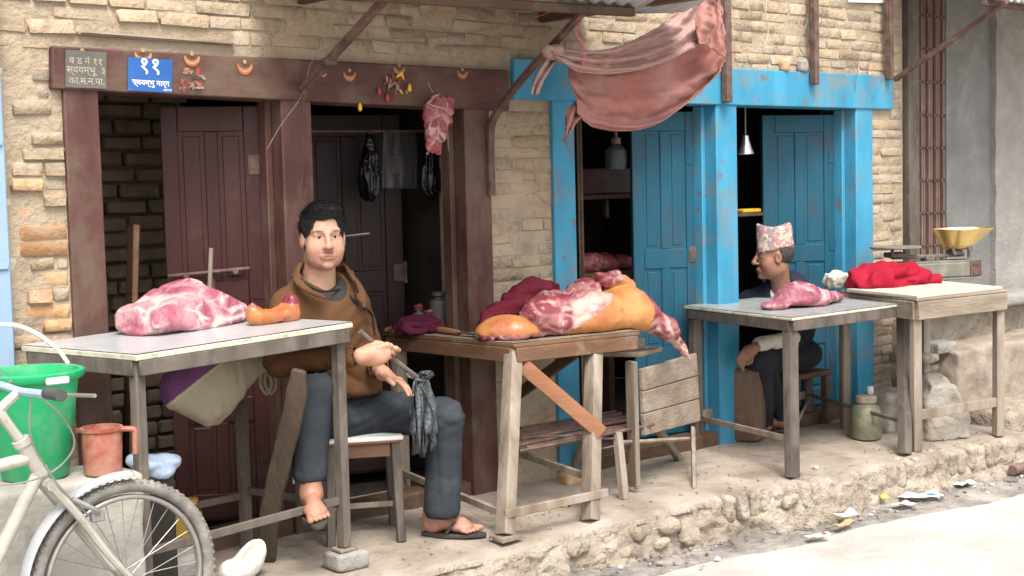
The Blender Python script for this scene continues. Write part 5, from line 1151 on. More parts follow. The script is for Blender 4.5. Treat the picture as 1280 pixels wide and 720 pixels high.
def wheel(c0_):
    C_ = lambda a, z, w=0: c0_+hv*a+UP*z+nv*w
    wt = obj('wheel', B().tube([C_(0, 0, -.035), C_(0, 0, .035)], .020, 14).tube([C_(0, 0, -.055), C_(0, 0, .055)], .006, 8), m_alu, bk)
    ring = lambda r, w=0: [C_(r*math.cos(a), r*math.sin(a), w) for a in np.linspace(0, 2*math.pi, 73)]
    obj('tyre', B().tube(ring(Rw-.021), .019, 10, caps=False), m_tyre, wt, smooth=180)
    kb_ = B()
    for i in range(78):
        a = 2*math.pi*i/78; rd = hv*math.cos(a)+UP*math.sin(a); tn = -hv*math.sin(a)+UP*math.cos(a)
        for w in (-.013, .0, .013): kb_.box(c0_+rd*(Rw-.003-abs(w)*.35)+nv*w+tn*(.006 if w == 0 else 0), (.008, .009, .008), .001, np.array([rd, tn, nv]))
    tag(obj('tread_knobs', kb_, m_tyre, wt), kind='stuff')
    obj('rim', B().tube(ring(Rw-.052, .006), .008, 6, caps=False).tube(ring(Rw-.052, -.006), .008, 6, caps=False), m_alu, wt, smooth=180)
    for i in range(28):
        a = 2*math.pi*i/28; g = (1 if i % 2 else -1); a2 = a+(.5 if (i//2) % 2 else -.5)
        obj('spoke', B().tube([C_(.018*math.cos(a2), .018*math.sin(a2), .028*g), C_((Rw-.056)*math.cos(a), (Rw-.056)*math.sin(a), 0)], .0014, 4), m_alu, wt)
wheel(hub); wheel(K(-.92, 0))
KP = lambda u, v: (lambda p: (float((p-hub)@hv), float((p-hub)[2])))(pl(u, v, hub, nv))
crown = KP(57, 604); hb_ = KP(51, 592); htp = KP(27, 553); elb = KP(2, 518); clp = KP(25, 489); ttp = KP(42, 571); tt2 = KP(0, 582); dtp = KP(49, 590); dt2 = KP(0, 689); fk1 = KP(88, 640); fk2 = KP(125, 688)
for w in (-.05, .05):
    obj('fork_blade', B().tube(spl([K(crown[0], crown[1], w*.8), K(*fk1, w), K(*fk2, w), K(0, 0, w*1.05)], 14), np.linspace(.0145, .009, 14), 8), m_bike, bk)
obj('fork_crown', B().tube([K(crown[0], crown[1], -.05), K(crown[0], crown[1], .05)], .017, 8), m_bike, bk)
obj('head_tube', B().tube([K(*hb_), K(*htp)], .020, 12).tube([K(*KP(52, 594)), K(*KP(48, 587))], .025, 12).tube([K(*KP(29, 556)), K(*KP(25, 549))], .025, 12).tube([K(*crown), K(*hb_)], .016, 8), m_bike, bk)
obj('stem', B().tube(spl([K(*htp), K(*elb), K(*KP(4, 508)), K(*clp)], 12), .014, 8), m_bike, bk)
obj('handlebar', B().tube(spl([K(clp[0]-.025, clp[1]+.012, -.27), K(clp[0]-.005, clp[1]+.006, -.12), K(*clp), K(clp[0]-.005, clp[1]+.006, .12), K(clp[0]-.015, clp[1]+.016, .29)], 24), .0115, 8), m_pbl, bk)
for w in (-1, 1):
    obj('grip', B().tube([K(clp[0]-.008, clp[1]+.014, .20*w), K(clp[0]-.017, clp[1]+.020, .31*w)], [.016, .0165], 12), m_grip, bk)
    obj('brake_lever', B().tube(spl([K(clp[0], clp[1], .12*w), K(clp[0]+.055, clp[1]+.002, .20*w), K(clp[0]+.07, clp[1]+.010, .32*w)], 10), .006, 6), m_alu, bk)
obj('down_tube', B().tube([K(*dtp), K(dtp[0]+(dt2[0]-dtp[0])*1.55, dtp[1]+(dt2[1]-dtp[1])*1.55)], .019, 10), m_bike, bk); obj('top_tube', B().tube([K(*ttp), K(ttp[0]-.38, ttp[1]+(tt2[1]-ttp[1])*.38/(ttp[0]-tt2[0]))], .018, 10), m_bike, bk)
obj('seat_tube', B().tube([K(-.52, -.06), K(-.70, .42)], .016, 10), m_bike, bk)
for w in (-.05, .05): obj('chain_stay', B().tube([K(-.52, -.06, w*.5), K(-.92, 0, w)], .010, 6), m_bike, bk); obj('seat_stay', B().tube([K(-.665, .30, w*.4), K(-.92, 0, w)], .008, 6), m_bike, bk)
sq = K(-.71, .45); obj('saddle', B().sdf(lambda P: smin(ell(P, sq, (.07, .07, .022), np.array([hv, nv, UP])), cap(P, sq, sq+hv*.16, .028, .016), .03), sq-.22, sq+.22, .008), m_grip, bk, smooth=180)
crk = obj('crank', B().lathe([(.075, -.003), (.08, 0), (.075, .003)], K(-.52, -.06, .05), 24, ax_=nv).beam(K(-.52, -.06, .07), K(-.39, -.14, .07), .012, .02), m_alu, bk)
for a, w in ((K(-.39, -.14, .11), 0),): obj('pedal', B().box(a, (.08, .07, .02), .004), m_grip, crk)
# mudguard
G = np.zeros((40, 7, 3))
for i, a in enumerate(np.radians(np.linspace(84, 192, 40))):
    for j, t in enumerate(np.linspace(-1, 1, 7)): r = Rw+.024-.010*t*t; G[i, j] = K(r*math.cos(a), r*math.sin(a), .030*t)
obj('mudguard', B().sheet(G), m_fend, bk, solid=.002, smooth=180)
obj('brake_arm', B().tube(spl([K(*KP(80, 620), .055), K(*KP(105, 632), .07), K(*KP(114, 640), .05)], 8), .008, 6).box(K(*KP(112, 642), .05), (.04, .02, .03), .004), m_alu, bk)
for k_, pts in enumerate(([K(clp[0], clp[1], .12), K(*KP(58, 515), .10), K(*KP(78, 550), .08), K(*KP(60, 582), .06), K(*KP(20, 600), .05), K(*KP(-30, 605), .03)], [K(clp[0], clp[1], .08), K(*KP(24, 530), .07), K(*KP(34, 560), .06), K(*KP(60, 600), .06), K(*KP(100, 640), .05)])):
    obj('cable', B().tube(spl(pts, 40), .0028, 6), m_alu, bk)

# ------------------------------------------------------------------ inside the shops
def bag_strip(u0, u1, v0, v1, y, m, label, seed, n=14, mm=26):
    G = np.zeros((n, mm, 3))
    for i in range(n):
        for j in range(mm):
            s, t = i/(n-1), j/(mm-1); sp = .97+.03*t; u = (u0+u1)/2+(u1-u0)*(s-.5)*sp; G[i, j] = at(u, v0+(v1-v0)*t, y)
    G[..., 1] += .02*fbm(G*V3(1, 1, .15), 26, seed, 3)
    return one('plastic_bag', label, 'bag', B().sheet(G), m, smooth=180, solid=.002)
def black_bag(u, v0, v1, w, y, label, seed):
    t, m0 = at(u, v0, y), at(u, v1, y); H = t[2]-m0[2]
    f = lambda P: union([cap(P, t, t-UP*H*.35, .008, w*.45), ell(P, m0+UP*H*.30, (w, w*.6, H*.30))], .05)
    def dp(V): a_ = np.arctan2(V[:, 1]-y, V[:, 0]-t[0]); q = np.stack([np.cos(a_)*2, np.sin(a_)*2, V[:, 2]*3], -1); return .014*(1-2.2*np.abs(vn(q, 2.2, seed)))+.004*vn(V, 40, seed)
    return one('plastic_bag', label, 'bag', B().sdf(f, m0-V3(w+.05, w+.03, .05), t+V3(w+.05, w+.03, .03), .006, disp=dp), m_black, smooth=180)
black_bag(462, 164, 250, .050, .38, 'glossy black plastic bag hanging nearest the maroon middle post', 3)
bag_strip(478, 522, 164, 236, .36, m_clear, 'clear plastic bag hanging flat inside second maroon doorway', 4)
black_bag(539, 164, 249, .045, .34, 'black plastic bag hanging behind the meat strip', 5)
one('hanging_rail', 'thin iron rail carrying the plastic bags inside doorway', 'rail', B().tube([at(392, 164, .37)+V3(-.1, 0, 0), at(570, 164, .37)], .006, 6), m_rust)
one('wall_rod', 'short pale iron rod jutting behind the seated man', 'rod', B().tube([at(428, 296, .2), at(462, 292, .12)], .006, 6), m_steel)
# meat on a counter inside blue doorway
ct = V3(*at(752, 340, .55)); cn = thing('inner_counter', 'dark counter inside the blue doorway under red meat', 'counter', (ct[0], .7, 0))
obj('counter_top', B().box((ct[0]+.05, .72, ct[2]-.02), (.80, .46, .04), .005), m_dkwood, cn)
for x, y in ((-.3, -.2), (.4, -.2), (-.3, .2), (.4, .2)): obj('leg', B().box((ct[0]+x, .72+y, ct[2]/2-.021), (.05, .05, ct[2]-.04), .004), m_dkwood, cn)
for i, (u, v, r, lab) in enumerate(((735, 330, .075, 'dark red meat chunk at near end of inner counter'), (757, 326, .07, 'dark red meat chunk in middle of inner counter'), (776, 328, .065, 'dark red meat chunk at far end of inner counter'))):
    q_ = at(u, v, .62); q_[2] = ct[2]+r*.55
    one('meat_chunk', lab, 'meat', B().sdf(lambda P: smax(ell(P, q_, (r*1.3, r, r*.75)), -(P[..., 2]-ct[2]-.001), .005), q_-.15, q_+.15, .011, disp=lambda V: .014*fbm(V, 14, i, 3)), mt_dark, smooth=180)
bell = at(932, 180, .14)
lp = thing('bulb_lamp', 'small steel lamp shade hanging inside topi man doorway', 'lamp', bell)
obj('shade', B().lathe([(.008, .05), (.016, .045), (.02, .02), (.036, -.03), (.046, -.055), (.043, -.055), (.018, .018), (0, .02)], bell, 20), m_steel, lp); obj('cord', B().tube([bell+UP*.05, bell+UP*.09, bell+UP*.20], .004, 6), m_wire, lp)
jq = at(770, 195, .30); lp2 = thing('hanging_jar', 'clear glass jar lamp hanging inside first blue doorway', 'lamp', jq)
m_glass = mat('smoky_glass', [(.06, .065, .07)], 9, .2, 0, spec=.6, alpha=.45)
obj('glass', B().lathe([(0, -.075), (.05, -.07), (.058, -.04), (.055, .03), (.025, .06), (.022, .07)], jq, 22), m_glass, lp2); obj('cap', B().lathe([(.026, .062), (.026, .09), (.010, .10), (.006, .30)], jq, 14), m_rust, lp2)
sz = at(935, 268, .35); sh_ = thing('inner_shelf', 'dark plank shelf inside the topi man doorway', 'shelf', (sz[0], .36, sz[2]))
obj('board', B().box((sz[0]+.05, .40, sz[2]), (.62, .20, .02), .003), m_dkwood, sh_); obj('bracket', B().beam((sz[0]+.25, .34, sz[2]-.015), (sz[0]+.25, .44, sz[2]-.12), .015, .02), m_dkwood, sh_); obj('bracket', B().beam((sz[0]-.15, .34, sz[2]-.015), (sz[0]-.15, .44, sz[2]-.12), .015, .02), m_dkwood, sh_)
one('yellow_tray', 'bright yellow tray on the dark inner shelf', 'tray', B().box((sz[0], .36, sz[2]+.0215), (.16, .09, .022), .006), m_yellow)
shz = at(735, 215, .6); one('inner_crate', 'dark red painted crate high inside first blue doorway', 'crate', B().box((shz[0]+.1, .70, shz[2]-.05), (.45, .2, .14), .006), m_reddoor)
shb = thing('inner_rack', 'dark plank rack inside first blue doorway under crate', 'rack', (shz[0]+.1, .72, shz[2]-.14)); obj('board', B().box((shz[0]+.1, .72, shz[2]-.135), (.7, .26, .026), .004), m_dkwood, shb)
for s in (-1, 1): obj('bracket', B().box((shz[0]+.1+s*.28, .86, shz[2]-.20), (.03, .03, .12), .003), m_dkwood, shb)

# ------------------------------------------------------------------ litter along the gutter
m_pap = mat('white_paper', [(.66, .65, .62), (.74, .73, .70)], 9, .8, .3, 60); m_litblue = mat('blue_wrapper', [(.03, .22, .60)], 9, .5, 0); m_litred = mat('red_wrapper', [(.60, .03, .05)], 9, .5, 0); m_card = mat('yellow_card', [(.36, .28, .15)], 9, .8, .2, 40); m_lily = mat('green_wrapper', [(.28, .28, .08)], 9, .5, 0)
def litter(u, v, w, h, m, label, seed, m2=None, lift=.012):
    x, y, _ = gz(u, v, -.20); z = float(street_z(x))+.015+lift; c = V3(x, y, z); G = np.zeros((9, 7, 3)); rr = random.Random(seed); a = rr.uniform(-.5, .2)
    e1, e2 = V3(math.cos(a), math.sin(a), 0), V3(-math.sin(a), math.cos(a), 0)
    for i in range(9):
        for j in range(7): s, t = i/8-.5, j/6-.5; p = c+e1*w*s+e2*h*t; G[i, j] = p
    G[..., 2] += .022*np.abs(fbm(G*V3(1, 1, 0), 14, seed, 2))
    t = one('litter', label, 'litter', B().sheet(G), m, smooth=60, solid=.002, group='litter along the gutter')
    if m2: obj('print', B().sheet(G[5:8, 1:5]+V3(0, 0, .004)), m2, t, smooth=60)
litter(1150, 628, .22, .08, m_pap, 'large white paper wrapper with blue end in gutter', 3, m_litblue, .02)
litter(1058, 655, .11, .06, m_pap, 'crumpled white paper lying on yellow card in gutter', 5, None, .03)
litter(1055, 662, .14, .04, m_card, 'strip of yellow card under crumpled white paper', 6)
litter(1022, 676, .11, .045, m_pap, 'white wrapper with red print in gutter', 8, m_litred)
litter(1106, 634, .04, .03, m_lily, 'small yellow green wrapper against platform foot', 9, None, .03)
litter(1130, 637, .11, .07, m_pap, 'torn white scrap beside the large paper wrapper', 10)
litter(1205, 610, .12, .06, m_pap, 'small white scrap near the platform far end', 11)
rg = gz(1272, 597, -.2); one('rusty_pipe', 'short reddish rusty pipe lying at platform far end', 'pipe', B().tube([rg+V3(-.05, 0, .045), rg+V3(.25, .02, .045)], .025, 10), m_gate)
db = B()
for i in range(170):
    x = rng.uniform(1.7, 5.0); y = (edge_y(x) if x < 4.78 else -1.0)-.05-abs(rng.gauss(0, .08)); s = rng.uniform(.003, .011); zc = float(street_z(x))+.012
    db.box((x, y, zc+s*.4), (s*rng.uniform(1, 3), s*rng.uniform(.8, 2), s), s*.2, rotz(rng.uniform(0, 3)), m=rng.choice((0, 0, 0, 1, 1, 1, 3, 3, 2)), jit=s*.15)
tag(obj('gutter_debris', db, [m_gutter, m_face, m_pap, m_conc]), 'scattered grit and small rubbish along the gutter', 'debris', kind='stuff')
db = B()
for i in range(260):
    x = rng.uniform(.9, 4.6); y = rng.uniform(edge_y(x)+.04, -.05); s = rng.uniform(.002, .007)
    db.box((x, y, s*.3+.003), (s*rng.uniform(1, 2.5), s*rng.uniform(.8, 2), s), s*.2, rotz(rng.uniform(0, 3)), m=rng.randrange(2), jit=s*.15)
tag(obj('platform_grit', db, [m_face, m_conc]), 'fine grit scattered over the platform top', 'grit', kind='stuff')

# ------------------------------------------------------------------ people
m_skin = mat('skin', [(.82, .78, .76), (1.0, 1.0, 1.0), (1.12, 1.05, 1.02)], 38, .5, .3, 240, attr=True, sss=.04, spec=.4, bdist=.002)
m_hair = mat('black_hair', [(.006, .0055, .006), (.013, .0115, .012)], 60, .5, .8, 150, spec=.22, stretch=(1, 1, .3))
m_fleece = mat('brown_fleece', [(.098, .048, .024), (.118, .059, .030)], 14, .98, .6, 200, spec=.05, bdist=.004)
m_tee = mat('charcoal_tee', [(.035, .034, .032), (.05, .048, .045)], 9, .95, .3, 200, spec=.1)
m_trous = mat('slate_trousers', [(.027, .031, .037), (.039, .044, .051)], 7, .95, .35, 220, spec=.1, bdist=.003, dirt=((.075, .08, .09), .5, 7, .54))
m_zip = mat('black_zip', [(.012, .012, .013)], 9, .5, 0)
m_sand = mat('dark_sandal_rubber', [(.035, .03, .027), (.065, .055, .045)], 14, .8, .3, 90)
SK = V3(.43, .245, .165)
def headf(P, c, fw, up=UP, k=1.0, wide=1.0):
    "signed distance of a head; fw = facing direction. returns d and local coordinates"
    fw = unit(fw); lf = unit(np.cross(up, fw)); u2 = np.cross(fw, lf)
    Q = (P-c)@np.array([lf, fw, u2]).T/k
    e = lambda cc, r: ell(Q, cc, r)
    d = smin(e((0, -.018, .044), (.074*wide, .095, .090)), e((0, .018, -.028), (.067*wide, .071, .086)), .03)
    d = smin(d, e((0, .036, -.084), (.042*wide, .043, .032)), .035)
    for s in (-1, 1):
        d = smin(d, e((s*.040*wide, .047, -.036), (.030, .032, .036)), .025)
        d = smin(d, e((s*.042*wide, .005, -.072), (.022, .04, .03)), .03)
        d = smin(d, cap(Q, (s*.046, .066, .034), (s*.012, .084, .030), .010, .010), .012)
        d = smax(d, -e((s*.031, .096, .013), (.019, .014, .0085)), .008)
        d = smin(d, cap(Q, (s*.047, .0708, .0176), (s*.016, .0818, .0176), .0056, .0052), .003)
        d = smin(d, cap(Q, (s*.046, .0690, .0045), (s*.018, .0790, .0050), .0050, .0050), .004)
        d = smin(d, e((s*.0135, .098, -.031), (.010, .012, .008)), .006)
        ear = smax(e((s*.078*wide, -.008, -.004), (.010, .020, .034)), -e((s*.088*wide, -.002, -.002), (.008, .011, .021)), .004); d = smin(d, ear, .008)
    d = smin(d, cap(Q, (0, .083, .028), (0, .112, -.020), .0085, .0125), .012)
    d = smin(d, e((0, .114, -.026), (.0145, .012, .011)), .008)
    d = smin(d, e((0, .088, -.066), (.030, .014, .016)), .012)
    d = smin(d, e((0, .098, -.0605), (.021, .007, .0048)), .005); d = smin(d, e((0, .0965, -.0720), (.018, .008, .0055)), .005)
    d = smax(d, -cap(Q, (-.024, .104, -.0675), (.024, .104, -.0675), .0022, .0022), .003)
    d = smin(d, e((0, .078, -.103), (.02, .018, .015)), .02)
    return d*k, Q
def facecol(Q, base, brow=True, stub=0.0):
    n = len(Q); C = np.tile(base, (n, 1)); x, y, z = Q[:, 0], Q[:, 1], Q[:, 2]; front = y > .04
    def mixc(w, col): nonlocal C; w = np.clip(w, 0, 1)[:, None]; C = C*(1-w)+np.asarray(col)*w
    g = lambda cx, cz, sx, sz: np.exp(-(((np.abs(x)-cx)/sx)**2+((z-cz)/sz)**2))*front
    mixc(.45*g(.042, -.035, .022, .02), base*V3(1.12, .85, .80)); mixc(.5*g(0, -.028, .014, .012), base*V3(1.1, .84, .8))
    if brow: mixc(1.3*g(.034, .0335, .016, .0036), (.075, .045, .035))
    mixc(.7*g(.031, .018, .020, .008), base*.60); mixc(.4*g(.034, -.002, .018, .005), base*.72); mixc(.35*np.exp(-((np.abs(x)-.034-.25*np.abs(z+.045))/.006)**2-((z+.048)/.02)**2)*front, base*.6)
    mixc(1.6*g(0, -.0605, .023, .0040), base*V3(.78, .50, .48)); mixc(1.6*g(0, -.0725, .019, .0055), base*V3(.92, .60, .58)); mixc(1.6*g(0, -.0672, .022, .0018), base*.25)
    if stub:
        mixc(stub*1.4*g(0.010, -.0515, .020, .0055), base*.42); mixc(stub*g(0, -.095, .035, .018), base*.62)
    mixc(.9*np.exp(-((np.abs(x)-.0135)/.005)**2-((z+.038)/.003)**2)*front, base*.35)
    return C
def eyes(c, fw, up=UP, k=1.0):
    fw = unit(fw); lf = unit(np.cross(up, fw)); u2 = np.cross(fw, lf); W = lambda x, y, z: c+k*(lf*x+fw*y+u2*z); out = []
    for s in (-1, 1):
        b = B(); out.append(b); cc = W(s*.031, .0706, .0112)
        b.lathe([(r_*math.sin(a), r_*-math.cos(a)) for r_ in [.0118*k] for a in np.linspace(0, math.pi, 9)], cc, 14, 0)
        b.lathe([(0, .0122*k), (.0066*k, .0108*k), (.0074*k, .0092*k)], cc, 12, 1, ax_=fw+lf*(-.05))
    return out
m_eye = mat('eye_white', [(.55, .50, .46)], 9, .3, 0, spec=.5); m_iris = mat('dark_iris', [(.012, .008, .006)], 9, .2, 0, spec=.6)
def finger(P, pts, r0, r1):
    d = None
    for i in range(len(pts)-1):
        a = r0+(r1-r0)*i/(len(pts)-1); b_ = r0+(r1-r0)*(i+1)/(len(pts)-1); q = cap(P, pts[i], pts[i+1], a, b_); d = q if d is None else smin(d, q, .003)
    return d
def footf(P, heel, fw, side, L=.245, up=UP, k=1.0):
    "bare foot: heel point on the ground, pointing fw; side = direction of the big toe"
    fw = unit(fw); side = unit(side-fw*np.dot(side, fw)); H = lambda a, s, z: heel+fw*a*L/.245+side*s+up*z
    d = union([ell(P, H(.035, 0, .032), (.036, .036, .036)), cap(P, H(.04, 0, .04), H(.15, .004, .034), .032, .026), ell(P, H(.155, .0, .022), (.046, .042, .021), np.array([fw, side, up])), cap(P, H(.045, 0, .05), H(.035, 0, .13), .036, .038)], .025)
    t = [cap(P, H(.185, .024, .016), H(.225, .026, .013), .0135, .0125)]
    for i in range(4): t.append(cap(P, H(.182-.006*i, .006-.015*i, .014), H(.215-.010*i, .005-.0155*i, .010), .0095-.0006*i, .0088-.0006*i))
    for q in t: d = smin(d, q, .0025)
    return d
def sandal(parent, heel, fw, side, up=UP, L=.265):
    fw = unit(fw); side = unit(side-fw*np.dot(side, fw)); H = lambda a, s, z: heel+fw*a+side*s+up*z
    out = []
    for t in np.linspace(0, 2*math.pi, 33)[:-1]:
        a = .5-.5*math.cos(t); w = (.034+.014*math.sin(min(1, a*1.3)*math.pi*.62))*math.sin(math.pi*min(max(a, 0), 1))**.35; s = math.sin(t); out.append(H(-.012+a*L, w*(1 if s >= 0 else -1)*abs(s)**.3+.002, -.016))
    so = obj('sandal', B().prism(out, up*.015), m_sand, parent, smooth=40, bevel=.003)
    st = B()
    for s in (-1, 1): st.tube(spl([H(.185, .012, .012), H(.165, .014, .040), H(.13, s*.032+.004, .040), H(.10, s*.044, .004)], 14), [.004]+[.0065]*12+[.005], 6)
    obj('strap', st, m_sand, so)

# ---- seated butcher
N_ = at(400, 352, -.27); Hd = at(404, 298, -.31); HF = unit(V3(-.36, -.93, -.03))
PEL = at(428, 512, -.20); PEL[2] = .50
RS = at(358, 378, -.27); LS = at(440, 374, -.24)
RE = at(350, 452, -.36); RWr = at(451, 445, -.575); LE = at(466, 448, -.24); LWr = at(474, 462, -.44)
HR = PEL+V3(-.09, -.02, 0); HL = PEL+V3(.09, -.02, -.005)
KR = at(392, 484, -.50); AR = at(388, 602, -.50); KL = at(556, 522, -.52); AL = at(553, 640, -.50)
print('arms', np.linalg.norm(RS-RE), np.linalg.norm(RE-RWr), np.linalg.norm(LS-LE), np.linalg.norm(LE-LWr), 'legs', np.linalg.norm(HR-KR), np.linalg.norm(KR-AR), np.linalg.norm(HL-KL), np.linalg.norm(KL-AL), 'N', N_, 'PEL', PEL)
man = thing('person', 'seated man in brown fleece jacket and slate trousers holding fly whisk', 'person', (PEL[0], PEL[1], 0))
b = B()
def hf(P):
    d, Q = headf(P, Hd, HF, k=.95, wide=1.06)
    return smin(d, cap(P, Hd+V3(0.01, .045, -.06), N_+V3(.0, .02, -.06), .058, .072), .02)
b.sdf(hf, Hd-V3(.15, .16, .27), Hd+V3(.15, .16, .16), .0036, col=lambda V: facecol(headf(V, Hd, HF, k=.95, wide=1.06)[1], SK, True, .55))
# chest triangle of skin under the open collar and hidden trunk
b.sdf(lambda P: union([cap(P, N_+V3(0, .02, -.05), N_+V3(.03, -.02, -.16), .07, .10), cap(P, N_+V3(.03, .02, -.16), PEL+V3(0, .03, .02), .09, .08)], .05), PEL-V3(.3, .25, .15), N_+V3(.25, .2, .06), .016, col=lambda V: np.tile(SK, (len(V), 1)))
# right hand, closed round the stick: back of the hand to the street
HC = at(471, 441, -.60); hd = unit(at(500, 441, -.60)-RWr); bkn = -SF; sd = unit(at(531, 484, -.585)-at(472, 438, -.60))
Cs = HC+hd*.026+SF*.020+UP*.004; STK = [Cs-sd*.13+UP*.004, Cs-sd*.05, Cs+sd*.09-UP*.003, Cs+sd*.215]
def handR(P):
    vd = unit(np.cross(sd, bkn)); vd = vd if vd[2] > 0 else -vd
    d = union([cap(P, RWr, HC-hd*.02, .030, .030), ell(P, HC, (.044, .022, .046), np.array([hd, SF, unit(np.cross(hd, SF))])), ell(P, HC-hd*.02-UP*.01, (.04, .022, .036), np.array([hd, SF, UP]))], .02)
    for i in range(4):
        k0 = HC+hd*(.034-.004*i)+vd*(.028-.0185*i)-SF*.010
        pts = [k0, k0+hd*.024-SF*.004-UP*.006, k0+hd*.032+SF*.022-UP*.016, k0+hd*.010+SF*.042-UP*.016]
        d = smin(d, finger(P, pts, .0095-.0006*i, .0076-.0005*i), .003)
    th = [HC-hd*.015+vd*.030-SF*.012, HC+hd*.010+vd*.042-SF*.016, HC+hd*.030+vd*.036-SF*.014]
    return smin(d, finger(P, th, .0125, .0100), .006)
b.sdf(handR, HC-.12, HC+.12, .003, col=lambda V: np.tile(SK*V3(1.08, 1.02, 1.02), (len(V), 1)))
HL_ = at(484, 469, -.50); fd = unit(at(512, 482, -.55)-at(480, 466, -.48)); sdv = unit(np.cross(fd, UP))
def handL(P):
    d = union([cap(P, LWr, HL_-fd*.02, .028, .028), ell(P, HL_, (.042, .036, .018), np.array([fd, sdv, unit(np.cross(fd, sdv))]))], .02)
    for i in range(4):
        k0 = HL_+fd*(.034-.003*abs(i-1))+sdv*(.026-.0165*i)
        ln = (.066, .074, .069, .055)[i]; sp = sdv*(.010-.007*i)
        d = smin(d, finger(P, [k0, k0+(fd+UP*.18)*ln*.42+sp*.5, k0+fd*ln*.75+sp*.8-UP*.006, k0+fd*ln+sp-UP*.026], .0090-.0005*i, .0070), .003)
    return smin(d, finger(P, [HL_-fd*.015+sdv*.03, HL_+fd*.012+sdv*.052, HL_+fd*.038+sdv*.058-UP*.008], .0120, .0092), .006)
b.sdf(handL, HL_-.15, HL_+.15, .003, col=lambda V: np.tile(SK*V3(1.0, .92, .9), (len(V), 1)))
# feet
RFd = unit(V3(-.42, -.90, -.12)); RHl = V3(AR[0], AR[1], AR[2]-.085)-RFd*.03; upR = unit(UP-RFd*np.dot(UP, RFd))
LFd = unit(SR*.98-SF*.18); LHl = gz(530, 664, .018); 
FC = SK*V3(.80, .70, .68)
b.sdf(lambda P: smin(footf(P, RHl, RFd, np.cross(UP, RFd)*-1, up=upR), cap(P, AR-UP*.02, AR+UP*.14, .037, .045), .02), RHl-V3(.2, .32, .06), RHl+V3(.15, .12, .28), .0036, col=lambda V: np.tile(FC, (len(V), 1)))
b.sdf(lambda P: smin(footf(P, LHl, LFd, np.cross(UP, LFd)), cap(P, LHl+LFd*.04+UP*.07, AL+UP*.10, .037, .045), .02), LHl-V3(.12, .3, .05), LHl+V3(.35, .12, .28), .0036, col=lambda V: np.tile(FC, (len(V), 1)))
b.recalc = False
obj('body', b, m_skin, man, smooth=180, color=True)
for eb in eyes(Hd, HF, k=.95): obj('eye', eb, [m_eye, m_iris], man, smooth=180)
# hair
fwh = unit(HF); lfh = unit(np.cross(UP, fwh)); u2h = np.cross(fwh, lfh)
def hair(P):
    Q = (P-Hd)@np.array([lfh, fwh, u2h]).T/.95; x, y, z = Q[..., 0], Q[..., 1], Q[..., 2]
    d = ell(Q, (0, -.022, .052), (.089, .104, .095)); d = smin(d, ell(Q, (.006, .030, .118), (.060, .046, .026)), .03)
    d = smin(d, ell(Q, (0, -.075, -.01), (.066, .03, .075)), .03)
    hl = .080+.004*np.sin(x*38-.6)-.25*np.clip(x-.02, 0, .06)+.10*np.clip(np.abs(x)-.045, 0, 1)*0      # front hairline
    cutf = np.minimum(y-(.058-np.clip(np.abs(x)-.05, 0, .04)*1.0), hl-z)       # in front of temple and below hairline is face
    side = np.minimum(y-(.004), .010-z)                                   # clear the ear and cheek
    low = -.062-z
    d = smax(d, cutf*.8, .006); d = smax(d, side*.8, .006); d = smax(d, low*.8, .01)
    return d*.95
def hd_(V):
    Q = (V-Hd)@np.array([lfh, fwh, u2h]).T; q = np.stack([Q[:, 0]*60+Q[:, 2]*20, Q[:, 1]*14, Q[:, 2]*14], -1); return .0030*vn(q, 0.8, 3)+.0012*vn(Q*V3(3, 1, 1), 60, 5)
obj('hair', B().sdf(hair, Hd-V3(.15, .16, .12), Hd+V3(.15, .16, .17), .0042, disp=hd_), m_hair, man, smooth=180)
hm_ = [o_ for o_ in man.children if o_.name.startswith('hair')][0]
hv_ = np.array([v_.co[:] for v_ in hm_.data.vertices])+wloc(hm_); hn_ = np.array([v_.normal[:] for v_ in hm_.data.vertices]); st_b = B(); st_b.recalc = False
for i_ in nr.choice(len(hv_), min(5200, len(hv_)), replace=False):
    p_, n_ = hv_[i_], hn_[i_]; q_ = np.array([lfh, fwh, u2h])@(p_-Hd)
    if q_[2] < .0 and q_[1] > -.03: continue
    cmb = lfh*(.9 if q_[2] > .075 else .1)+fwh*(.5 if q_[2] > .075 else -.45)-u2h*(.10 if q_[2] > .075 else 1.0); cmb = cmb-n_*(cmb@n_); cmb = unit(cmb+nr.randn(3)*.13); sd_ = unit(np.cross(cmb, n_)); L_ = nr.uniform(.014, .034); w_ = .0011
    a_ = p_-n_*.001; m_ = p_+cmb*L_*.5+n_*.0028; e_ = p_+cmb*L_+n_*(.0005+.003*nr.rand())
    st_b.add([a_-sd_*w_, a_+sd_*w_, m_+sd_*w_, m_-sd_*w_, e_], [[0, 1, 2, 3], [3, 2, 4]])
tag(obj('hair_strands', st_b, m_hair, hm_, smooth=180), kind='stuff')
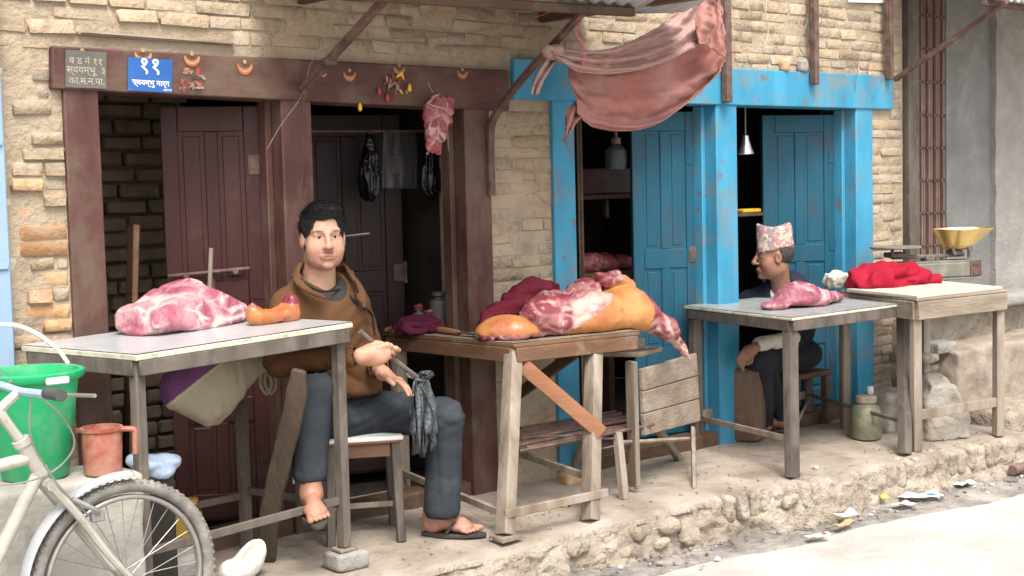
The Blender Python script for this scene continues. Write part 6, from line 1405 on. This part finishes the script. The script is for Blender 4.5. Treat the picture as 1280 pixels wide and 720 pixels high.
# jacket
CH = N_+V3(.02, 0, -.17); BL_ = PEL+V3(-.03, -.02, .16)
def jack0(P):
    d = union([ell(P, CH, (.170, .125, .20)), ell(P, BL_, (.165, .145, .18)), ell(P, PEL+V3(0, -.02, .04), (.170, .145, .12))], .06)
    d = smin(d, cap(P, RS+V3(.03, .0, -.01), LS+V3(-.03, 0, -.01), .062, .062), .06)
    d = smin(d, cap(P, N_+V3(-.05, .03, -.03), N_+V3(.06, .03, -.03), .060, .060), .05)
    for a, e_, w in ((RS, RE, RWr), (LS, LE, LWr)):
        d = smin(d, cap(P, a+V3(0, 0, -.015), e_, .066, .055), .035); d = smin(d, cap(P, e_, w+(e_-w)*.10, .055, .042), .03)
    return d
Vd = unit(V3(.10, -.9, -.5))
def jack(P):
    d = jack0(P)
    d = smax(d, -cap(P, N_+V3(0.0, -.01, .06), N_+V3(.0, -.04, -.005), .078, .084), .012)
    d = smax(d, -cap(P, at(402, 352, -.42), at(428, 366, -.43), .062, .050), .010)
    d = smax(d, -cap(P, at(428, 366, -.43), at(450, 388, -.43), .050, .022), .010)
    d = smax(d, .545-P[..., 2]-.25*(P[..., 1]-PEL[1]), .015)
    for w, e_, r in ((RWr, RE, .036), (LWr, LE, .034)): d = smax(d, -cap(P, w+(e_-w)*.08, w-(e_-w)*.3, r, r), .006)
    return d
def folds(V, sc, amp, seed, st=(1, 1, 1)):
    w = vn(V*np.array(st), sc, seed)+.5*vn(V*np.array(st), sc*2.1, seed+1); return amp*(1-2.2*np.abs(w))
def crs(V, dirn, k, ph, sd, amp, msc=6):
    w = np.abs(np.sin(k*(V@unit(dirn))+ph*vn(V, 5, sd)))**.75; return amp*(w-.7)*np.clip(.45+1.3*vn(V, msc, sd+2), 0, 1)
def jdisp(V):
    # creases gather at the elbows, waist and armpits
    g = .75+.9*np.exp(-(np.linalg.norm(V-RE, axis=1)/.11)**2)+.9*np.exp(-(np.linalg.norm(V-LE, axis=1)/.11)**2)+.8*np.exp(-((V[:, 2]-.60)/.10)**2)
    cf_ = np.clip((np.linalg.norm(V-RWr, axis=1)-.05)/.07, 0, 1)*np.clip((np.linalg.norm(V-LWr, axis=1)-.05)/.07, 0, 1); return cf_*g*(crs(V, UP*.75+SR*.6, 42, 3.2, 4, .011)+crs(V, UP*.8-SR*.55, 58, 3.0, 14, .007)+.0035*vn(V, 9, 3))
jk = obj('jacket', B().sdf(jack, PEL-V3(.45, .55, .16), N_+V3(.42, .3, .14), .0078, disp=jdisp), m_fleece, man, smooth=180)
# stand collar: a band round the neck, open in front
COLP = spl([at(448, 376, -.385), at(446, 357, -.365), at(437, 342, -.32), at(427, 331, -.24), N_+V3(.02, .075, .030), N_+V3(-.03, .07, .030), at(379, 328, -.24), at(372, 340, -.31), at(382, 353, -.37), at(404, 364, -.40)], 26)
COLO = np.array([unit((p_-N_)*V3(1, 1, 0))*.020-UP*.022 for p_ in COLP])
def collar(P):
    d = None
    for pp in (COLP,):
        for i in range(len(pp)-1):
            q = smin(cap(P, pp[i], pp[i+1], .0065, .0065), cap(P, pp[i]+COLO[i], pp[i+1]+COLO[i+1], .008, .008), .022); d = q if d is None else smin(d, q, .012)
    return d
obj('collar', B().sdf(collar, N_-.17, N_+.17, .0048, disp=lambda V: .003*vn(V, 25, 3)), m_fleece, jk, smooth=180)
def onj(p, dirn):   # slide a point along dirn until it meets the jacket
    P_ = np.asarray(p, float)+np.arange(0, .6, .003)[:, None]*dirn; s_ = jack(P_); k_ = np.argmax(s_ < .002); return P_[k_]-dirn*.002
zpa = [COLP[-5]-SF*.010, COLP[-3]-SF*.011, COLP[-1]-SF*.011]+[onj(at(u_, v_, -.62), unit(SF)) for u_, v_ in ((414, 372), (426, 382), (440, 394), (449, 404), (452, 418), (454, 434))]
obj('zip', B().tube(spl(zpa, 30)+V3(0, -.002, 0), .0042, 6), m_zip, jk)
zpb = [COLP[4]-SF*.011, COLP[2]-SF*.011, COLP[0]-SF*.011, onj(at(453, 390, -.62), unit(SF))]
obj('zip', B().tube(spl(zpb, 20)+V3(0, -.002, 0), .0042, 6), m_zip, jk)
def tee(P):
    d = smax(jack0(P)+.012, -cap(P, N_+V3(0, -.03, .05), at(404, 352, -.40), .080, .060), .01); return smax(d, P[..., 2]-N_[2]-.02, .01)
obj('tee_shirt', B().sdf(lambda P: smax(tee(P), np.linalg.norm(P-CH-V3(0, -.02, 0), axis=-1)-.19, .01), CH-.22, CH+.24, .008), m_tee, man, smooth=180)
# trousers
def trous(P):
    d = union([ell(P, PEL+V3(0, 0, -.02), (.175, .14, .11)), cap(P, HR, KR, .092, .070), cap(P, HL, KL, .092, .070)], .05)
    d = smin(d, cap(P, KR, AR+UP*.035, .070, .064), .03); d = smin(d, cap(P, KL, AL+UP*.02, .070, .072), .03)
    d = smax(d, -cap(P, AR+UP*.06, AR-UP*.10, .050, .052), .005); d = smax(d, -cap(P, AL+UP*.05, AL-UP*.10, .056, .058), .005)
    d = smax(d, (AR[2]-.005-P[..., 2])*np.where(np.linalg.norm((P-AR)[..., :2], axis=-1) < .14, 1, 0)-np.where(np.linalg.norm((P-AR)[..., :2], axis=-1) < .14, 0, 1), .004)
    dl = np.linalg.norm((P-AL)[..., :2], axis=-1); d = smax(d, np.where(dl < .14, AL[2]-.035-P[..., 2], -1.), .004)
    return d
def tdisp(V):
    g = .35+np.exp(-(np.linalg.norm(V-KR, axis=1)/.12)**2)*.7+np.exp(-(np.linalg.norm(V-(HL+(KL-HL)*.35), axis=1)/.13)**2)*1.1+np.exp(-(np.linalg.norm(V-KL, axis=1)/.1)**2)*.3; hem = np.minimum(np.clip((V[:, 2]-np.where(V[:, 0] > .95, AL[2]-.035, AR[2]-.005))/.05, 0, 1), 1); low_ = np.clip((.47-V[:, 2])/.08, 0, 1); return ((1-low_)*(crs(V, UP*.85+SR*.5, 52, 3.0, 14, .011)+crs(V, UP*.9-SR*.4, 75, 2.5, 24, .006))+low_*(crs(V*V3(1, 1, .35), SR+SF*.3, 48, 3.0, 34, .009, 7)+crs(V, UP+SR*.35, 46, 2.5, 44, .005))+.003*vn(V, 9, 3))*(.6+.6*g)*hem
tr = obj('trousers', B().sdf(trous, np.minimum(np.minimum(AL, AR), PEL)-V3(.22, .22, .10), np.maximum(KL, PEL)+V3(.2, .2, .22), .0078, disp=tdisp), m_trous, man, smooth=180)
for o_ in (-.006, .008):
    pp = [KR+(AR-KR)*t-SR*(.072-.010*t)+SF*(.01+o_) for t in np.linspace(.45, 1.02, 8)]; obj('side_stripe', B().tube(pp, .0035, 5), m_white, tr)
sandal(man, RHl, RFd, np.cross(UP, RFd)*-1, upR); sandal(man, LHl, LFd, np.cross(UP, LFd))
rng_c = HC+hd*.03-SF*.012-UP*.012; vd_ = unit(np.cross(sd, -SF))
obj('ring', B().tube([HC+hd*.052-SF*.006-UP*.012+.0105*(math.cos(a)*SF+math.sin(a)*UP) for a in np.linspace(0, 2*math.pi, 15)], .0018, 5), m_brass, man)
# stool
sz_ = PEL[2]-.080
st = thing('stool', 'small wooden stool with white top under the seated man', 'stool', (1.06, -.19, 0))
sc4 = [gz(*p, sz_) for p in ((413, 541), (434, 553), (497, 537), (474, 526))]
sc4 = [V3(p[0], p[1], 0) for p in sc4]; cS = V3(PEL[0]+.03, PEL[1]-.02, 0); exS = unit(SR*.98+SF*.2); eyS = unit(np.cross(UP, exS)); RSt = np.array([exS, eyS, UP]); hw = .155
cS = gz(455, 540, sz_)+V3(.0, .03, 0)
obj('seat', B().box((cS[0], cS[1], sz_-.009), (2*hw, 2*hw, .018), .004, RSt), m_white, st); obj('seat_rim', B().box((cS[0], cS[1], sz_-.0225), (2*hw-.01, 2*hw-.01, .008), .002, RSt), m_owood, st)
for i, (s, t) in enumerate(((-1, -1), (1, -1), (1, 1), (-1, 1))):
    a = V3(cS[0], cS[1], sz_-.027)+exS*s*(hw-.03)+eyS*t*(hw-.03); f_ = a*V3(1, 1, 0)+exS*s*.012+eyS*t*.012; obj('leg', B().beam(f_, a, .034, .034, .004, side=exS), m_frame, st)
for s in (-1, 1):
    obj('apron', B().box(V3(cS[0], cS[1], sz_-.055)+eyS*s*(hw-.028), (2*hw-.10, .018, .055), .003, RSt), m_bwood, st); obj('apron', B().box(V3(cS[0], cS[1], sz_-.055)+exS*s*(hw-.028), (.018, 2*hw-.10, .055), .003, RSt), m_bwood, st)
    obj('stretcher', B().box(V3(cS[0], cS[1], .12)+exS*s*(hw-.022), (.016, 2*hw-.08, .022), .003, RSt), m_gwood, st)
obj('stretcher', B().box(V3(cS[0], cS[1], .121), (2*hw-.06, .016, .022), .003, RSt), m_gwood, st)
# fly whisk
fw_ = thing('fly_whisk', 'fly whisk of black plastic strips tied on bent stick', 'whisk', at(535, 578, -.60))
m_stick = mat('grey_bark_stick', [(.11, .085, .075), (.18, .145, .13)], 24, .85, .6, 90)
sp2 = spl(STK, 24); obj('stick', B().tube(sp2, [.009+.0016*(1 if i in (9, 10, 16) else 0) for i in range(24)], 8), m_stick, fw_)
m_strip = mat('shredded_dark_plastic', [(.022, .027, .031), (.065, .075, .082)], 30, .28, .8, 60, spec=.8)
tpk = STK[3]; rr = random.Random(5)
wr = obj('binding', B().sdf(lambda P: ell(P, tpk, (.026, .024, .022)), tpk-.06, tpk+.06, .005, disp=lambda V: .010*vn(V, 60, 3)), m_strip, fw_, smooth=180)
for i in range(34):
    a = rr.uniform(0, 6.28); rad = rr.uniform(.005, .040); ln = rr.uniform(.20, .30)*(1 if i < 28 else .22); w = rr.uniform(.007, .019); up_ = i >= 28
    bs = tpk+V3(math.cos(a)*.012, math.sin(a)*.010, 0); G = np.zeros((12, 2, 3)); dv = V3(math.cos(a), math.sin(a), 0); tw = rr.uniform(0, 3)
    for j in range(12):
        t = j/11; out = rad*(1-math.exp(-4*t)); z = (-ln*t) if not up_ else (.05*t-.02*t*t)
        p = bs+dv*out*(1.0 if not up_ else 1.4)+UP*z+V3(.006*math.sin(5*t+i), .006*math.cos(4*t+2*i), 0); sdir = unit(V3(math.cos(tw+2*t), math.sin(tw+2*t), .1)); G[j, 0] = p-sdir*w; G[j, 1] = p+sdir*w
    obj('strip', B().sheet(G), m_strip, fw_, smooth=180, solid=.0012)

# ---- man in the blue doorway wearing a topi
SK2 = V3(.30, .15, .09)
H2 = at(967, 321, .0); F2h = unit(-SR*.985-SF*.05+V3(0, 0, -.05)); N2 = at(977, 362, .02)
P2_ = at(990, 455, .06); P2_[2] = .40
man2 = thing('person', 'older man in patterned topi and navy waistcoat looking into shop', 'person', (P2_[0], P2_[1], 0))
m_navy = mat('navy_waistcoat', [(.012, .014, .022), (.022, .025, .036)], 9, .9, .3, 160, spec=.15); m_shirt = mat('pale_shirt', [(.46, .45, .40), (.55, .54, .49)], 9, .9, .3, 160); m_dk = mat('dark_trousers', [(.012, .013, .018), (.022, .024, .030)], 9, .95, .3, 160)
S2R = N2+V3(.02, -.17, -.07)-SR*.05; S2L = N2+SF*.12+V3(-.02, .0, -.07)
tf = unit(V3(-.85, -.45, 0)); sdn = unit(np.cross(UP, tf))
S2a = N2-sdn*-.17+V3(0, 0, -.075); S2b = N2-sdn*.17+V3(0, 0, -.075)
Hn = at(936, 440, -.14); E2 = at(992, 424, -.10)
SK2 = V3(.235, .115, .07)  # skin darkened, the doorway's shadow on him put into the colour
b = B()
b.sdf(lambda P: smin(headf(P, H2, F2h, k=.98)[0], cap(P, H2+V3(0, 0, -.06)-F2h*.03, N2+V3(0, 0, -.05), .050, .055), .025), H2-V3(.16, .16, .24), H2+V3(.16, .16, .15), .0045, col=lambda V: facecol(headf(V, H2, F2h, k=.98)[1], SK2, True, .2))
hd2 = unit(at(930, 446, -.14)-at(950, 428, -.15)); sv2 = unit(np.cross(hd2, SF))
def hand2(P):
    d = union([cap(P, at(952, 428, -.15), Hn, .026, .028), ell(P, Hn, (.042, .022, .034), np.array([hd2, SF, sv2]))], .02)
    for i in range(4):
        k0 = Hn+hd2*.034+sv2*(.024-.016*i); d = smin(d, finger(P, [k0, k0+hd2*.028-UP*.006, k0+hd2*.040-UP*.028+SF*.01, k0+hd2*.030-UP*.046+SF*.015], .0098, .0078), .005)
    return smin(d, finger(P, [Hn+sv2*.028, Hn+hd2*.025+sv2*.045-SF*.01, Hn+hd2*.05+sv2*.04-SF*.012], .0115, .009), .006)
b.sdf(hand2, Hn-.13, Hn+.13, .0048, col=lambda V: np.tile(SK2, (len(V), 1)))
ff = gz(962, 546, .0)+V3(.05, .03, .018); fdir = unit(-SR*.9-SF*.2)
b.sdf(lambda P: union([cap(P, N2+V3(0, 0, -.08), P2_, .09, .11)]+[q_ for o_ in (V3(0, 0, 0), SF*.10+SR*.12) for kk_ in [at(948, 452, -.10)+(o_ if o_[0] == 0 else SF*.14+SR*.03)] for q_ in (cap(P, P2_, kk_, .05, .045), cap(P, kk_, ff+o_+fdir*.035+UP*.06, .045, .035))], .03), np.minimum(P2_, ff)-V3(.35, .35, .02), N2+V3(.2, .35, .05), .02, col=lambda V: np.tile(SK2, (len(V), 1)))
for o_ in (V3(0, 0, 0), SF*.10+SR*.12): b.sdf(lambda P: footf(P, ff+o_, fdir, np.cross(UP, fdir)), ff+o_-.32, ff+o_+V3(.3, .3, .25), .009, col=lambda V: np.tile(SK2, (len(V), 1)))
obj('body', b, m_skin, man2, smooth=180, color=True); 
for eb in eyes(H2, F2h, k=.98): obj('eye', eb, [m_eye, m_iris], man2, smooth=180)
fw2 = unit(F2h); lf2 = unit(np.cross(UP, fw2)); u22 = np.cross(fw2, lf2); R2m = np.array([lf2, fw2, u22])
def hair2(P):
    Q = (P-H2)@R2m.T/.98; d = ell(Q, (0, -.02, .03), (.080, .100, .090)); return smax(smax(smax(d, Q[..., 2]-.055, .005), -.045-Q[..., 2], .01), np.minimum(Q[..., 1]+.015, 1), .01)
m_hair2 = mat('greying_hair', [(.025, .022, .02), (.06, .055, .05)], 60, .6, .5, 150)
obj('hair', B().sdf(hair2, H2-.15, H2+.15, .006, disp=lambda V: .003*vn(V, 60, 3)), m_hair2, man2, smooth=180)
# topi: soft cap, folded crown with raised corners
def topi(P):
    Q = (P-H2)@R2m.T/.98; Q = Q-V3(0, -.012, .055); z = Q[..., 2]; tp = np.clip(z/.13, 0, 1)
    r = np.sqrt((Q[..., 0]/(.084-.026*tp))**2+(Q[..., 1]/(.103-.006*tp))**2); d = (r-1)*.08
    top = z-(.112+.040*np.clip(np.abs(Q[..., 1]+.005)/.09, 0, 1)**2*1.0-.025*np.clip(1-np.abs(Q[..., 0])/.06, 0, 1)); bot = -.012-z-Q[..., 1]*.16
    return smax(smax(d, top*.8, .010), bot, .004)
tm = bpy.data.materials.new('topi_print'); tm.use_nodes = True; nt = tm.node_tree; bs = nt.nodes['Principled BSDF']; bs.inputs['Roughness'].default_value = .9
ge = nt.nodes.new('ShaderNodeNewGeometry'); vo = nt.nodes.new('ShaderNodeTexVoronoi'); vo.inputs['Scale'].default_value = 62; nt.links.new(ge.outputs['Position'], vo.inputs['Vector'])
rp = nt.nodes.new('ShaderNodeValToRGB'); rp.color_ramp.interpolation = 'CONSTANT'; sepc = nt.nodes.new('ShaderNodeSeparateColor'); nt.links.new(vo.outputs['Color'], sepc.inputs[0]); nt.links.new(sepc.outputs[0], rp.inputs[0])
for i, (p_, c_) in enumerate(((0, (.40, .30, .24)), (.3, (.34, .17, .16)), (.5, (.20, .18, .17)), (.68, (.44, .36, .30)), (.86, (.28, .15, .18)))):
    e_ = rp.color_ramp.elements[i] if i < 2 else rp.color_ramp.elements.new(p_); e_.position = p_; e_.color = (*c_, 1)
nt.links.new(rp.outputs[0], bs.inputs['Base Color'])
obj('topi', B().sdf(topi, H2-V3(.15, .15, .05), H2+V3(.15, .15, .28), .0055, disp=lambda V: .004*vn(V, 28, 6)), tm, man2, smooth=180)
Et = E2
def shirt(P):
    d = smin(cap(P, S2a, S2b, .072, .072), cap(P, N2+V3(0, 0, -.04), N2+V3(0, 0, -.10), .062, .08), .04)
    sh_ = S2a if S2a[1] < S2b[1] else S2b
    d = smin(d, cap(P, sh_+V3(0, 0, -.02), Et, .056, .044), .03); d = smin(d, cap(P, Et, at(949, 430, -.15), .042, .034), .03)
    d = smin(d, ell(P, (N2+P2_)/2+V3(0, 0, .05), (.155, .150, .22)), .04)
    return smax(d, -cap(P, N2+V3(0, 0, .0), N2+V3(0, 0, .1), .055, .065), .01)
obj('shirt', B().sdf(shirt, P2_-V3(.6, .5, .1), N2+V3(.35, .35, .1), .010, disp=lambda V: folds(V, 12, .006, 4)), m_shirt, man2, smooth=180)
def vest(P):
    d = smin(cap(P, S2a, S2b, .083, .083), ell(P, (N2+P2_)/2+V3(0, 0, .05), (.172, .168, .24)), .05); d = smin(d, cap(P, N2+V3(0.02, .02, -.05), N2+V3(0, 0, -.10), .070, .09), .04)
    sh_ = S2a if S2a[1] < S2b[1] else S2b
    d = smin(d, cap(P, sh_, Et, .070, .056), .03)
    d = smax(d, -cap(P, N2+tf*.06+V3(0, 0, .06), N2+tf*.10+V3(0, 0, -.05), .070, .045), .01)
    return smax(d, -cap(P, N2+tf*.16+V3(0, 0, -.02), N2+tf*.20+V3(0, 0, -.30), .045, .03), .01)
obj('waistcoat', B().sdf(vest, P2_-V3(.4, .4, .02), N2+V3(.35, .35, .1), .010, disp=lambda V: folds(V, 11, .006, 9)), m_navy, man2, smooth=180)
K2a = at(948, 452, -.10); K2b = K2a+SF*.14+SR*.03
def tr2(P):
    d = ell(P, P2_+V3(0, 0, -.0), (.17, .16, .10))
    for k_, o_ in ((K2a, V3(0, 0, 0)), (K2b, SF*.10+SR*.12)):
        d = smin(d, cap(P, P2_+(k_-P2_)*.15, k_, .085, .068), .04); d = smin(d, cap(P, k_, ff+o_+fdir*.035+UP*.06, .066, .052), .03)
    return d
obj('trousers', B().sdf(tr2, np.minimum(P2_, ff)-V3(.35, .35, .02), P2_+V3(.3, .35, .16), .011, disp=lambda V: folds(V, 11, .006, 19)), m_dk, man2, smooth=180)
for o_ in (V3(0, 0, 0), SF*.10+SR*.12): sandal(man2, ff+o_, fdir, np.cross(UP, fdir))
ss = thing('low_bench', 'low dark wooden bench under the man in topi', 'bench', (P2_[0], P2_[1], 0)); zb_ = P2_[2]-.095
obj('seat', B().box((P2_[0]+.03, P2_[1]+.02, zb_-.015), (.34, .30, .03), .004), m_dkwood, ss)
for s in (-1, 1):
    for t in (-1, 1): obj('leg', B().box((P2_[0]+.03+s*.14, P2_[1]+.02+t*.12, (zb_-.03)/2), (.04, .04, zb_-.031), .004), m_dkwood, ss)
